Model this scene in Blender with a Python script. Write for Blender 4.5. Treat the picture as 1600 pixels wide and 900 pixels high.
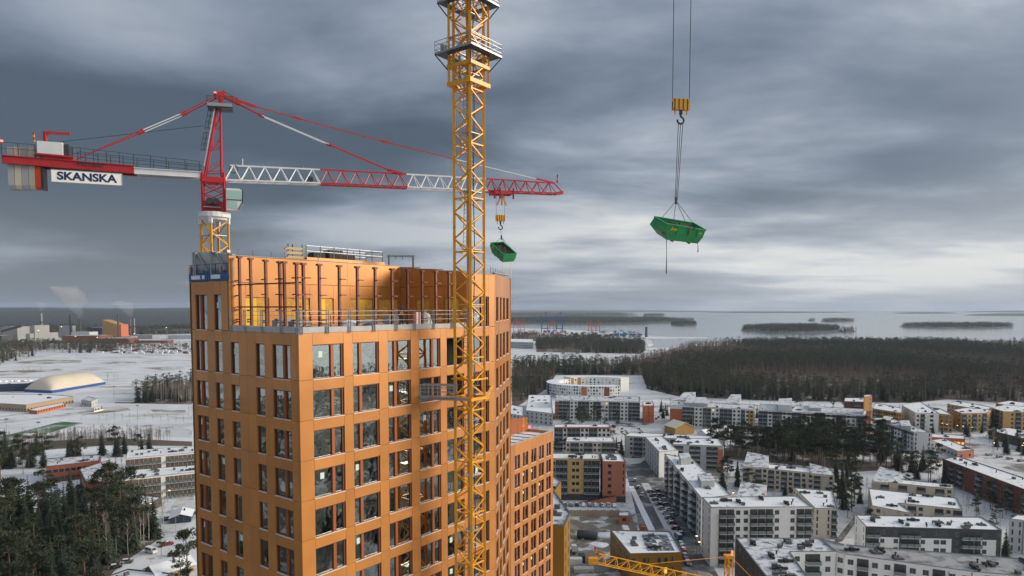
import bpy, math, random
import numpy as np
from mathutils import Vector, Matrix, noise
R = math.radians
scene = bpy.context.scene
for o in list(bpy.data.objects): bpy.data.objects.remove(o)

# ---------------------------------------------------------------- camera (drone, 24 mm equivalent, cropped frame)
F, PX, PY, H = 1067.0, 800.0, 542.0, 92.0
TH = math.atan((PY - 480) / F)
cam_d = bpy.data.cameras.new('camera'); cam = bpy.data.objects.new('camera', cam_d)
scene.collection.objects.link(cam); scene.camera = cam
cam_d.sensor_width = 36; cam_d.lens = F / 1600 * 36; cam_d.shift_y = 92 / 1600
cam_d.clip_start = 0.5; cam_d.clip_end = 60000
cam.location = (0, 0, H); cam.rotation_euler = (R(90) - TH, 0, 0)

# ---------------------------------------------------------------- sky, sun, exposure
SUN_AZ, SUN_EL = R(86), R(17)          # azimuth clockwise from +Y
world = bpy.data.worlds.new('World'); scene.world = world; world.use_nodes = True
N = world.node_tree.nodes; L = world.node_tree.links; N.clear()
def wn(t, **k):
    n = N.new(t)
    for a, b in k.items(): setattr(n, a, b)
    return n
def wmath(op, a, b=None, c=None, clamp=False):
    n = wn('ShaderNodeMath', operation=op); n.use_clamp = clamp
    for i, x in enumerate((a, b, c)):
        if x is None: continue
        if isinstance(x, (int, float)): n.inputs[i].default_value = x
        else: L.new(x, n.inputs[i])
    return n.outputs[0]
wout = wn('ShaderNodeOutputWorld'); bg = wn('ShaderNodeBackground'); L.new(bg.outputs[0], wout.inputs[0])
sky = wn('ShaderNodeTexSky', sky_type='NISHITA'); sky.sun_disc = False
sky.sun_elevation = SUN_EL; sky.sun_rotation = SUN_AZ; sky.dust_density = 2.5; sky.air_density = 1.2
tc = wn('ShaderNodeTexCoord'); sep = wn('ShaderNodeSeparateXYZ'); L.new(tc.outputs['Generated'], sep.inputs[0])
zc = wmath('MAXIMUM', sep.outputs[2], 0.0)
den = wmath('ADD', zc, 0.10)
comb = wn('ShaderNodeCombineXYZ')
L.new(wmath('DIVIDE', sep.outputs[0], den), comb.inputs[0]); L.new(wmath('DIVIDE', sep.outputs[1], den), comb.inputs[1])
def cloud_noise(loc, scale, sx, sy, rot, detail, rough, dist=0.0):
    mp = wn('ShaderNodeMapping'); L.new(comb.outputs[0], mp.inputs[0])
    mp.inputs['Location'].default_value = loc; mp.inputs['Scale'].default_value = (sx, sy, 1); mp.inputs['Rotation'].default_value = (0, 0, R(rot))
    n = wn('ShaderNodeTexNoise'); L.new(mp.outputs[0], n.inputs['Vector'])
    n.inputs['Scale'].default_value = scale; n.inputs['Detail'].default_value = detail; n.inputs['Roughness'].default_value = rough
    n.inputs['Distortion'].default_value = dist
    return n.outputs['Fac']
def wramp(x, a, b, lo=0.0, hi=1.0, smooth=True):
    n = wn('ShaderNodeMapRange'); n.interpolation_type = 'SMOOTHSTEP' if smooth else 'LINEAR'
    L.new(x, n.inputs[0]); n.inputs[1].default_value = a; n.inputs[2].default_value = b; n.inputs[3].default_value = lo; n.inputs[4].default_value = hi
    return n.outputs[0]
SK = (24.698, 5.068, 0.071, 34.856)
big = cloud_noise((SK[0], SK[1], 0), 0.36, 1.0, 0.80, 12, 2, .45, .15)        # broad banks
mid = cloud_noise((SK[2], SK[3], 0), 0.95, 0.7, 1.0, 8, 8, .52, .25)        # rolls
fine = cloud_noise((0.4, 9.2, 0), 2.6, 0.8, 0.9, -10, 7, .55, .2)
# the sun behind the cloud brightens the sky towards its bearing
vd = wn('ShaderNodeVectorMath', operation='DOT_PRODUCT'); L.new(tc.outputs['Generated'], vd.inputs[0])
vd.inputs[1].default_value = (math.sin(SUN_AZ) * math.cos(SUN_EL), math.cos(SUN_AZ) * math.cos(SUN_EL), math.sin(SUN_EL))
sunny = wramp(vd.outputs['Value'], -0.25, 1.0)
v = wmath('ADD', wmath('MULTIPLY', big, 0.75), wmath('MULTIPLY', mid, 0.50))
v = wmath('ADD', v, wmath('MULTIPLY', fine, 0.13))                           # mean about .67
thick = wramp(v, 0.47, 0.92)                                                 # 1 = thin bright cloud
thick = wmath('ADD', thick, wmath('MULTIPLY', wmath('SUBTRACT', sunny, 0.41), 0.80), clamp=True)
ramp = wn('ShaderNodeValToRGB'); L.new(thick, ramp.inputs[0])
cr = ramp.color_ramp
cr.interpolation = 'B_SPLINE'
cr.elements[0].position = 0.0; cr.elements[0].color = (0.042, 0.058, 0.083, 1)
cr.elements[1].position = 1.0; cr.elements[1].color = (0.66, 0.645, 0.605, 1)
e = cr.elements.new(0.35); e.color = (0.108, 0.138, 0.184, 1)
e = cr.elements.new(0.70); e.color = (0.258, 0.292, 0.350, 1)
# pale clear-ish band just above the horizon
band = wramp(zc, 0.0, 0.19, 1.0, 0.0)
bandc = wmath('MULTIPLY', band, wramp(sunny, 0.0, 0.75, 0.35, 1.0))
mixb = wn('ShaderNodeMix', data_type='RGBA'); L.new(wmath('MULTIPLY', bandc, 0.62), mixb.inputs[0])
L.new(ramp.outputs[0], mixb.inputs[6]); mixb.inputs[7].default_value = (0.44, 0.465, 0.495, 1)
# the blue sky through the cover: Nishita at a low strength
skys = wn('ShaderNodeMix', data_type='RGBA'); skys.blend_type = 'MULTIPLY'; skys.inputs[0].default_value = 1
L.new(sky.outputs[0], skys.inputs[6]); skys.inputs[7].default_value = (0.08, 0.08, 0.08, 1)
cover = wn('ShaderNodeMix', data_type='RGBA'); cover.inputs[0].default_value = 0.93
L.new(skys.outputs[2], cover.inputs[6]); L.new(mixb.outputs[2], cover.inputs[7])
L.new(cover.outputs[2], bg.inputs[0])
L.new(wramp(zc, 0.30, 1.0, 1.0, 1.35, False), bg.inputs[1])          # an overcast sky brightens towards the zenith

sun_d = bpy.data.lights.new('sun', 'SUN'); sun = bpy.data.objects.new('sun', sun_d); scene.collection.objects.link(sun)
sun_d.energy = 2.4; sun_d.angle = R(22); sun_d.color = (1.0, 0.87, 0.69)
sd = Vector((math.sin(SUN_AZ) * math.cos(SUN_EL), math.cos(SUN_AZ) * math.cos(SUN_EL), math.sin(SUN_EL)))
sun.rotation_euler = sd.to_track_quat('Z', 'Y').to_euler()
vs = scene.view_settings; vs.view_transform = 'Standard'; vs.look = 'None'; vs.gamma = 1; vs.exposure = 0.62; vs.use_curve_mapping = False
cy = scene.cycles
cy.use_denoising = True; cy.max_bounces = 8; cy.transparent_max_bounces = 24; cy.volume_bounces = 0; cy.caustics_reflective = False; cy.caustics_refractive = False
cy.use_adaptive_sampling = True; cy.adaptive_threshold = 0.015; cy.sample_clamp_indirect = 6
# ---------------------------------------------------------------- geometry helpers
rng = random.Random(7)
COL = scene.collection
cT, sT = math.cos(TH), math.sin(TH)
def ray(px, py):
    a = (px - PX) / F; b = -(py - PY) / F
    return Vector((a, cT + b * sT, -sT + b * cT))
def at(px, py, z=0.0):
    d = ray(px, py); return Vector((0, 0, H)) + d * ((z - H) / d.z)
def aty(px, py, Y):
    d = ray(px, py); return Vector((0, 0, H)) + d * (Y / d.y)
def onface(px, py, O, u):
    d = ray(px, py); n = Vector((u[1], -u[0], 0)); k = n.dot(Vector((O[0], O[1], 0))) / n.dot(d)
    p = Vector((0, 0, H)) + d * k
    return (p.x - O[0]) * u[0] + (p.y - O[1]) * u[1], p.z
def V(*a): return Vector(a if len(a) > 1 else a[0])
WORLD = {}
def link(o, parent=None, M=None):
    COL.objects.link(o)
    if M is not None: o.matrix_basis = M
    if parent is not None:
        o.parent = parent
        pw = WORLD.get(parent.name)
        if pw is not None: o.matrix_parent_inverse = pw.inverted()
        WORLD[o.name] = M if M is not None else Matrix.Identity(4)
    else:
        WORLD[o.name] = M if M is not None else Matrix.Identity(4)
    return o
def tag(o, label=None, cat=None, group=None, kind=None):
    for k, x in (('label', label), ('category', cat), ('group', group), ('kind', kind)):
        if x: o[k] = x
    return o
def thing(name, loc, label, cat, group=None, rz=0.0):
    o = bpy.data.objects.new(name, None); o.empty_display_size = .5
    M = Matrix.Translation(V(*loc)) @ Matrix.Rotation(rz, 4, 'Z')
    link(o, None, M); tag(o, label, cat, group); return o
class MB:
    def __init__(s): s.v = []; s.f = []; s.m = []
    def add(s, vs, fs, m=0):
        b = len(s.v); s.v += [tuple(x) for x in vs]; s.f += [tuple(b + i for i in f) for f in fs]; s.m += [m] * len(fs); return s
    def obox(s, p, a, b, c, m=0):
        p, a, b, c = V(*p), V(*a), V(*b), V(*c)
        if a.cross(b).dot(c) < 0: a, b = b, a
        vs = [p, p + a, p + a + b, p + b, p + c, p + a + c, p + a + b + c, p + b + c]
        return s.add(vs, [(0, 3, 2, 1), (4, 5, 6, 7), (0, 1, 5, 4), (1, 2, 6, 5), (2, 3, 7, 6), (3, 0, 4, 7)], m)
    def box(s, x0, y0, z0, x1, y1, z1, m=0): return s.obox((x0, y0, z0), (x1 - x0, 0, 0), (0, y1 - y0, 0), (0, 0, z1 - z0), m)
    def bar(s, p, q, w, h=None, m=0):
        p, q = V(*p), V(*q); d = (q - p); h = h or w
        if d.length < 1e-6: return s
        d.normalize(); up = V(0, 0, 1) if abs(d.z) < .95 else V(0, 1, 0)
        a = d.cross(up).normalized() * w; b = a.cross(d).normalized() * h
        return s.obox(p - a / 2 - b / 2, a, b, q - p, m)
    def tube(s, pts, r, n=6, m=0, cap=True):
        pts = [V(*p) for p in pts]; rr = r if isinstance(r, (list, tuple)) else [r] * len(pts); vs = []; fs = []
        for i, p in enumerate(pts):
            d = (pts[min(i + 1, len(pts) - 1)] - pts[max(i - 1, 0)]).normalized()
            up = V(0, 0, 1) if abs(d.z) < .9 else V(0, 1, 0)
            a = d.cross(up).normalized(); b = a.cross(d)
            for k in range(n):
                t = 2 * math.pi * k / n; vs.append(p + (a * math.cos(t) + b * math.sin(t)) * rr[i])
        for i in range(len(pts) - 1):
            for k in range(n): fs.append((i * n + k, i * n + (k + 1) % n, (i + 1) * n + (k + 1) % n, (i + 1) * n + k))
        if cap: fs.append(tuple(range(n - 1, -1, -1))); fs.append(tuple((len(pts) - 1) * n + k for k in range(n)))
        return s.add(vs, fs, m)
    def prism(s, poly, z0, z1, m=0, mtop=None):
        poly = [V(p[0], p[1], 0) for p in poly]; n = len(poly)
        if sum(poly[i].x * poly[(i + 1) % n].y - poly[(i + 1) % n].x * poly[i].y for i in range(n)) < 0: poly.reverse(); 
        z1s = z1 if isinstance(z1, (list, tuple)) else [z1] * n
        vs = [(p.x, p.y, z0) for p in poly] + [(p.x, p.y, z1s[i]) for i, p in enumerate(poly)]
        s.add(vs, [tuple(range(n - 1, -1, -1))] + [(i, (i + 1) % n, n + (i + 1) % n, n + i) for i in range(n)], m)
        s.add([(p.x, p.y, z1s[i]) for i, p in enumerate(poly)], [tuple(range(n))], m if mtop is None else mtop); return s
    def quad(s, a, b, c, d, m=0): return s.add([a, b, c, d], [(0, 1, 2, 3)], m)
    def mesh(s, name, mats, smooth=False):
        me = bpy.data.meshes.new(name); me.from_pydata(s.v, [], s.f)
        for x in (mats if isinstance(mats, (list, tuple)) else [mats]): me.materials.append(x)
        if len(set(s.m)) > 1: me.polygons.foreach_set('material_index', s.m)
        if smooth: me.polygons.foreach_set('use_smooth', [True] * len(s.f))
        me.update(); return me
    def build(s, name, mats, parent=None, smooth=False, M=None, **t):
        o = bpy.data.objects.new(name, s.mesh(name, mats, smooth)); link(o, parent, M)
        if t: tag(o, **t)
        return o
_SH = {}
def shared(key, fn):
    if key not in _SH: _SH[key] = fn()
    return _SH[key]
def ubox(mat):      # unit box on x,y in [-.5,.5], z in [0,1]
    return shared(('ubox', mat.name), lambda: MB().box(-.5, -.5, 0, .5, .5, 1).mesh('bar', mat))
def inst(name, me, parent, M, **t):
    o = bpy.data.objects.new(name, me); link(o, parent, M)
    if t: tag(o, **t)
    return o
def frame(p, a, b, c):
    return Matrix(((a[0], b[0], c[0], p[0]), (a[1], b[1], c[1], p[1]), (a[2], b[2], c[2], p[2]), (0, 0, 0, 1)))
def ubar(name, p, q, w, mat, parent, h=None):
    p, q = V(*p), V(*q); d = q - p; dn = d.normalized(); up = V(0, 0, 1) if abs(dn.z) < .95 else V(0, 1, 0)
    a = dn.cross(up).normalized(); b = a.cross(dn).normalized()
    return inst(name, ubox(mat), parent, frame(p, a * w, b * (h or w), d))
def ublock(name, p, a, b, c, mat, parent):     # box from corner p with edge vectors
    p, a, b, c = V(*p), V(*a), V(*b), V(*c)
    return inst(name, ubox(mat), parent, frame(p + a / 2 + b / 2, a, b, c))

# ---------------------------------------------------------------- materials
def mat(name, col, rough=.7, metal=0.0, var=0.0, vscale=1.0, bump=0.0, bscale=8.0, col2=None, c2lo=.45, c2hi=.6, emit=None, estr=0.0, spec=None, objvar=0.0, coat=0.0, detail=6):
    m = bpy.data.materials.new(name); m.use_nodes = True
    nt = m.node_tree; p = nt.nodes['Principled BSDF']; lk = nt.links
    p.inputs['Base Color'].default_value = (*col, 1); p.inputs['Roughness'].default_value = rough; p.inputs['Metallic'].default_value = metal
    if spec is not None: p.inputs['Specular IOR Level'].default_value = spec
    if coat: p.inputs['Coat Weight'].default_value = coat
    if emit: p.inputs['Emission Color'].default_value = (*emit, 1); p.inputs['Emission Strength'].default_value = estr
    if var or bump or col2 or objvar:
        g = nt.nodes.new('ShaderNodeNewGeometry')
        def noi(sc, det=detail):
            n = nt.nodes.new('ShaderNodeTexNoise'); lk.new(g.outputs['Position'], n.inputs['Vector']); n.inputs['Scale'].default_value = sc; n.inputs['Detail'].default_value = det; n.inputs['Roughness'].default_value = .6
            return n.outputs['Fac']
        cur = None
        if col2:
            mr = nt.nodes.new('ShaderNodeMapRange'); lk.new(noi(vscale), mr.inputs[0]); mr.inputs[1].default_value = c2lo; mr.inputs[2].default_value = c2hi
            mx = nt.nodes.new('ShaderNodeMix'); mx.data_type = 'RGBA'; lk.new(mr.outputs[0], mx.inputs[0]); mx.inputs[6].default_value = (*col, 1); mx.inputs[7].default_value = (*col2, 1)
            cur = mx.outputs[2]
        if var or objvar:
            hs = nt.nodes.new('ShaderNodeHueSaturation'); 
            if cur: lk.new(cur, hs.inputs['Color'])
            else: hs.inputs['Color'].default_value = (*col, 1)
            acc = nt.nodes.new('ShaderNodeMath'); acc.operation = 'ADD'; acc.inputs[0].default_value = 1; acc.inputs[1].default_value = 0
            if var:
                mr = nt.nodes.new('ShaderNodeMapRange'); lk.new(noi(vscale if not col2 else vscale * 3.1), mr.inputs[0]); mr.inputs[1].default_value = .25; mr.inputs[2].default_value = .75; mr.inputs[3].default_value = 1 - var; mr.inputs[4].default_value = 1 + var
                lk.new(mr.outputs[0], acc.inputs[0])
            if objvar:
                oi = nt.nodes.new('ShaderNodeObjectInfo'); mr = nt.nodes.new('ShaderNodeMapRange'); lk.new(oi.outputs['Random'], mr.inputs[0]); mr.inputs[3].default_value = -objvar; mr.inputs[4].default_value = objvar
                lk.new(mr.outputs[0], acc.inputs[1])
            lk.new(acc.outputs[0], hs.inputs['Value']); cur = hs.outputs[0]
        if cur: lk.new(cur, p.inputs['Base Color'])
        if bump:
            b = nt.nodes.new('ShaderNodeBump'); b.inputs['Strength'].default_value = bump; b.inputs['Distance'].default_value = .1; lk.new(noi(bscale), b.inputs['Height']); lk.new(b.outputs[0], p.inputs['Normal'])
    return m
def glassmat(name, tint, refl, gloss=(.9, .95, 1.0), wav=0.012, wscale=.6):
    m = bpy.data.materials.new(name); m.use_nodes = True; nt = m.node_tree; nt.nodes.clear(); lk = nt.links
    o = nt.nodes.new('ShaderNodeOutputMaterial'); mx = nt.nodes.new('ShaderNodeMixShader'); t = nt.nodes.new('ShaderNodeBsdfTransparent'); g = nt.nodes.new('ShaderNodeBsdfGlossy')
    t.inputs[0].default_value = (*tint, 1); g.inputs['Color'].default_value = (*gloss, 1); g.inputs['Roughness'].default_value = .015
    fr = nt.nodes.new('ShaderNodeFresnel'); fr.inputs[0].default_value = 1.5
    ad = nt.nodes.new('ShaderNodeMath'); ad.operation = 'ADD'; ad.use_clamp = True; lk.new(fr.outputs[0], ad.inputs[0]); ad.inputs[1].default_value = refl - .04
    if wav:
        ge = nt.nodes.new('ShaderNodeNewGeometry'); n = nt.nodes.new('ShaderNodeTexNoise'); lk.new(ge.outputs['Position'], n.inputs['Vector']); n.inputs['Scale'].default_value = wscale; n.inputs['Detail'].default_value = 2
        b = nt.nodes.new('ShaderNodeBump'); b.inputs['Strength'].default_value = 1; b.inputs['Distance'].default_value = wav; lk.new(n.outputs['Fac'], b.inputs['Height']); lk.new(b.outputs[0], g.inputs['Normal'])
    lk.new(ad.outputs[0], mx.inputs[0]); lk.new(t.outputs[0], mx.inputs[1]); lk.new(g.outputs[0], mx.inputs[2]); lk.new(mx.outputs[0], o.inputs[0])
    return m
SNOW = (.72, .75, .80)
M_ = {}
def dm(k, *a, **b): M_[k] = mat(k, *a, **b)
dm('orange_metal', (.50, .205, .050), .40, .24, var=.15, vscale=.3, objvar=.10, coat=.25)
dm('dark_orange', (.30, .085, .025), .5, .2)
dm('brown_frame', (.13, .04, .02), .5, .1)
dm('rust_steel', (.20, .06, .035), .6, .1, var=.15, vscale=2)
dm('sill', (.62, .55, .52), .6)
dm('concrete', (.46, .45, .42), .85, var=.15, vscale=.6, bump=.2)
dm('concrete_light', (.42, .42, .41), .85, var=.15, vscale=1.2)
dm('interior', (.42, .40, .37), .9, var=.3, vscale=.5)
dm('ceiling_in', (.6, .59, .57), .9)
dm('plywood', (.60, .30, .05), .7, var=.3, vscale=1.5, col2=(.76, .42, .09), c2lo=.4, c2hi=.65)
dm('ply_yellow', (.85, .52, .04), .6, var=.1, vscale=1)
dm('galv', (.33, .35, .37), .45, .6, var=.12, vscale=3)
dm('dark_steel', (.045, .05, .055), .5, .3)
dm('rope', (.03, .03, .035), .6)
dm('yellow', (.72, .33, .010), .42, var=.16, vscale=.9, col2=(.34, .15, .02), c2lo=.62, c2hi=.74)
dm('red', (.46, .022, .028), .42, var=.16, vscale=.8, col2=(.24, .02, .02), c2lo=.60, c2hi=.75)
dm('white_paint', (.70, .72, .73), .45, var=.08, vscale=.8)
dm('blue', (.02, .075, .26), .5, var=.15, vscale=1.5)
dm('green_skip', (.018, .28, .09), .55, var=.3, vscale=2.2, col2=(.11, .06, .04), c2lo=.56, c2hi=.68)
dm('rust', (.17, .07, .035), .8, var=.3, vscale=4)
dm('debris', (.035, .03, .028), .9, var=.5, vscale=6, bump=.5, bscale=5)
dm('grey_block', (.33, .34, .35), .8, var=.1, vscale=1)
dm('beige_block', (.47, .44, .37), .8, var=.1, vscale=1)
dm('orange_red', (.60, .06, .015), .6, var=.08, vscale=1)
dm('text_blue', (.008, .025, .13), .5)
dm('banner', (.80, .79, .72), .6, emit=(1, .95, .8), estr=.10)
dm('snow', SNOW, .75, var=.06, vscale=.3, bump=.15, bscale=2)
dm('roof_snow', (.70, .73, .78), .75, var=.05, vscale=.4, col2=(.16, .165, .175), c2lo=.60, c2hi=.68)
dm('roof_thin', (.56, .59, .64), .75, var=.08, vscale=.4, col2=(.12, .125, .135), c2lo=.50, c2hi=.62)
dm('roof_grey', (.30, .31, .33), .75, var=.12, vscale=.25, col2=(.10, .10, .105), c2lo=.48, c2hi=.66)
dm('flashing', (.09, .10, .11), .45, .4)
dm('vent', (.12, .125, .13), .6, .2)
dm('vent_dark', (.03, .03, .033), .7)
M_['pane'] = glassmat('pane', (.46, .58, .54), .46, (.86, .95, .95))
M_['pane_town'] = mat('pane_town', (.010, .014, .017), .12, 0, spec=.9, objvar=.3)
M_['pane_teal'] = mat('pane_teal', (.05, .085, .09), .1, 0, spec=.9)
M_['pane_lit'] = mat('pane_lit', (.4, .3, .1), .3, emit=(1, .62, .15), estr=.55)
M_['cab_glass'] = mat('cab_glass', (.36, .55, .50), .12, 0, spec=.8)
dm('lamp_glow', (1, .8, .4), .5, emit=(1, .62, .22), estr=3)
dm('red_glow', (1, .1, .05), .5, emit=(1, .05, .03), estr=6)
YELLOW, RED, WHITE = M_['yellow'], M_['red'], M_['white_paint']
# ================================================================ ground, sea, islands, woods
def land_mat():
    m = bpy.data.materials.new('ground_snow'); m.use_nodes = True; nt = m.node_tree; p = nt.nodes['Principled BSDF']; lk = nt.links
    g = nt.nodes.new('ShaderNodeNewGeometry'); p.inputs['Roughness'].default_value = .85
    def noi(sc, det=8, loc=(0, 0, 0), st=(1, 1, 1)):
        mp = nt.nodes.new('ShaderNodeMapping'); lk.new(g.outputs['Position'], mp.inputs[0]); mp.inputs[1].default_value = loc; mp.inputs[3].default_value = st
        n = nt.nodes.new('ShaderNodeTexNoise'); lk.new(mp.outputs[0], n.inputs['Vector']); n.inputs['Scale'].default_value = sc; n.inputs['Detail'].default_value = det; n.inputs['Roughness'].default_value = .62
        return n.outputs['Fac']
    def mix(f, a, b, lo, hi, top=1.0):
        mr = nt.nodes.new('ShaderNodeMapRange'); lk.new(f, mr.inputs[0]); mr.inputs[1].default_value = lo; mr.inputs[2].default_value = hi; mr.inputs[4].default_value = top
        x = nt.nodes.new('ShaderNodeMix'); x.data_type = 'RGBA'; lk.new(mr.outputs[0], x.inputs[0])
        for i, c in ((6, a), (7, b)):
            if isinstance(c, tuple): x.inputs[i].default_value = (*c, 1)
            else: lk.new(c, x.inputs[i])
        return x.outputs[2]
    c = mix(noi(.02), (.66, .69, .74), (.52, .545, .59), .40, .65)
    c = mix(noi(.011, 10, (31, 5, 0), (1, 2.6, 1)), c, (.22, .185, .14), .54, .66, .8)
    c = mix(noi(.16, 6, (3, 8, 0)), c, (.17, .15, .125), .60, .68, .7)
    lk.new(c, p.inputs['Base Color'])
    b = nt.nodes.new('ShaderNodeBump'); b.inputs['Strength'].default_value = .4; b.inputs['Distance'].default_value = .5; lk.new(noi(.5), b.inputs['Height']); lk.new(b.outputs[0], p.inputs['Normal'])
    return m
M_['land'] = land_mat()
coast = [(5200, 1500), (2500, 1480), (1250, 1640), (820, 1760), (560, 1790), (455, 1720), (400, 1640), (352, 1560), (300, 1540), (296, 1600), (352, 1700), (388, 1900), (385, 1985), (470, 2015), (590, 2070), (592, 2100), (480, 2120), (420, 2260), (350, 2560), (230, 2800), (20, 3020), (-350, 3250), (-900, 3600), (-1500, 5200), (-800, 8200), (-1500, 14000), (-12000, 14000), (-12000, -4000), (5200, -4000)]
MB().prism(coast, -4, 0).build('ground', M_['land'], kind='structure')
def sea_mat():
    m = mat('sea_water', (.13, .17, .20), .14, 0, spec=.6); nt = m.node_tree; p = nt.nodes['Principled BSDF']; lk = nt.links
    g = nt.nodes.new('ShaderNodeNewGeometry'); hs = []
    for sc, det in ((.02, 4), (.11, 4)):
        n = nt.nodes.new('ShaderNodeTexNoise'); lk.new(g.outputs['Position'], n.inputs['Vector']); n.inputs['Scale'].default_value = sc; n.inputs['Detail'].default_value = det; hs.append(n.outputs['Fac'])
    a = nt.nodes.new('ShaderNodeMath'); a.operation = 'ADD'; lk.new(hs[0], a.inputs[0]); lk.new(hs[1], a.inputs[1])
    b = nt.nodes.new('ShaderNodeBump'); b.inputs['Strength'].default_value = .10; b.inputs['Distance'].default_value = 1.5; lk.new(a.outputs[0], b.inputs['Height']); lk.new(b.outputs[0], p.inputs['Normal'])
    return m
M_['sea'] = sea_mat()
n = 96
MB().add([(19800 * math.cos(2 * math.pi * i / n), 19800 * math.sin(2 * math.pi * i / n), -2) for i in range(n)], [tuple(range(n))]).build('sea', M_['sea'], kind='structure')

# ---------------------------------------------------------------- tree meshes
dm('bark_far', (.17, .145, .13), .9); dm('bark_pine', (.13, .08, .055), .9, var=.3, vscale=2); dm('bark_spruce', (.07, .05, .04), .9, var=.3, vscale=2); dm('bark_birch', (.40, .37, .34), .85, var=.35, vscale=3)
dm('twigs', (.15, .098, .076), .9, var=.3, vscale=.05, objvar=.25); dm('needles_pine', (.034, .047, .021), .8, var=.4, vscale=.5, objvar=.45); dm('needles_spruce', (.017, .029, .016), .8, var=.4, vscale=.6, objvar=.3)
dm('needles_frost', (.06, .075, .055), .8, var=.4, vscale=.5)
def tri_leaf(mb, p, d, s, r):
    a = V(r.uniform(-1, 1), r.uniform(-1, 1), r.uniform(-1, 1)); a = (a - d * a.dot(d)); a = a.normalized() if a.length > 1e-3 else V(0, 0, 1)
    mb.add([p - a * s * .5, p + a * s * .5, p + d * s * 1.5], [(0, 1, 2)])
def spruce(seed, h=1.0, dens=1.0):
    r = random.Random(seed); cr = MB(); tr = MB(); tr.tube([(0, 0, 0), (0, 0, h * .5), (0, 0, h * .98)], [h * .014, h * .009, .002 * h], 6)
    lv = int(22 * dens)
    for i in range(lv):
        f = .10 + .9 * i / lv; z = h * f; rad = h * (.185 * (1 - f) ** .85 + .008) * r.uniform(.82, 1.15); k = max(4, int(11 * (1 - f) + 4))
        a0 = r.random() * 6.28
        for j in range(k):
            a = a0 + 6.28 * j / k + r.uniform(-.25, .25); rr = rad * r.uniform(.6, 1.18)
            d = V(math.cos(a), math.sin(a), 0); s = V(-d.y, d.x, 0); tip = d * rr + V(0, 0, z - rr * r.uniform(.30, .6)); w = rr * .30
            base = V(0, 0, z + h * .008); midp = base.lerp(tip, .55) - V(0, 0, rr * .04)
            cr.add([base, midp - s * w, tip, midp + s * w], [(0, 1, 2), (0, 2, 3)])
            for q in range(3):
                f2 = r.uniform(.3, 1); p = base.lerp(tip, f2) + s * r.uniform(-w, w) * .8
                cr.add([p - s * w * .3, p + s * w * .3, p + d * rr * .18 - V(0, 0, rr * r.uniform(.18, .4))], [(0, 1, 2)])
    return tr, cr
def pine(seed, h=1.0, nl=1700):
    r = random.Random(seed); tr = MB(); cr = MB(); bend = V(r.uniform(-.03, .03), r.uniform(-.03, .03), 0) * h
    tp = [V(0, 0, 0), V(0, 0, h * .35) + bend * .4, V(0, 0, h * .7) + bend, V(0, 0, h * .97) + bend * 1.2]
    tr.tube(tp, [h * .014, h * .011, h * .008, h * .002], 6)
    cl = []
    for i in range(15):
        f = r.uniform(.42, .97); a = r.random() * 6.28; env = .20 * math.sin(min(1, (1.03 - f) / .48) * 1.9) + .03
        rr = h * env * r.uniform(.35, 1.1); c = V(math.cos(a) * rr, math.sin(a) * rr, h * f) + bend; cl.append((c, h * r.uniform(.045, .085)))
        tr.tube([V(0, 0, h * (f - .06)) + bend, c], [h * .004, h * .0015], 4, cap=False)
    cl.append((V(0, 0, h * .97) + bend, h * .05))
    for k in range(nl):
        c, R0 = r.choice(cl); d = V(r.gauss(0, 1), r.gauss(0, 1), r.gauss(0, .7)).normalized(); rad = R0 * r.random() ** .45
        p = c + V(d.x * rad * 1.25, d.y * rad * 1.25, d.z * rad * .75); tri_leaf(cr, p, (d + V(0, 0, .35)).normalized(), h * r.uniform(.014, .027), r)
    return tr, cr
def birch(seed, h=1.0, nt_=420):
    r = random.Random(seed); tr = MB(); cr = MB()
    tr.tube([(0, 0, 0), (.01 * h, 0, h * .4), (.0, .012 * h, h * .75), (.01 * h, 0, h)], [h * .009, h * .0065, h * .0035, h * .001], 5)
    for i in range(26):
        f = r.uniform(.30, .96); a = r.random() * 6.28; L_ = h * (.24 * (1.02 - f) + .05) * r.uniform(.6, 1.1)
        b = V(0, .008 * h, h * f); e = b + V(math.cos(a) * L_ * .62, math.sin(a) * L_ * .62, L_ * .95)
        tr.tube([b, b.lerp(e, .5) + V(0, 0, -.01 * h), e], [h * .0028, h * .0018, h * .0006], 3, cap=False)
        for q in range(nt_ // 26):
            p = b.lerp(e, r.uniform(.25, 1.05)); d = V(r.gauss(0, .6), r.gauss(0, .6), r.uniform(-.3, 1)).normalized(); l2 = h * r.uniform(.02, .05)
            a2 = d.cross(V(r.uniform(-1, 1), r.uniform(-1, 1), .3)).normalized() * h * .0018
            cr.add([p - a2, p + a2, p + d * l2], [(0, 1, 2)])
    return tr, cr
TREES = {}
for kind, fn, bk, lf, cnt in (('spruce', spruce, 'bark_spruce', 'needles_spruce', 3), ('pine', pine, 'bark_pine', 'needles_pine', 4), ('birch', birch, 'bark_birch', 'twigs', 3)):
    TREES[kind] = []
    for s in range(cnt):
        tr, cr = fn(11 + s * 7 + len(kind)); TREES[kind].append((tr.mesh(kind + '_trunk', M_[bk]), cr.mesh(kind + '_crown', M_[lf])))
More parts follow.
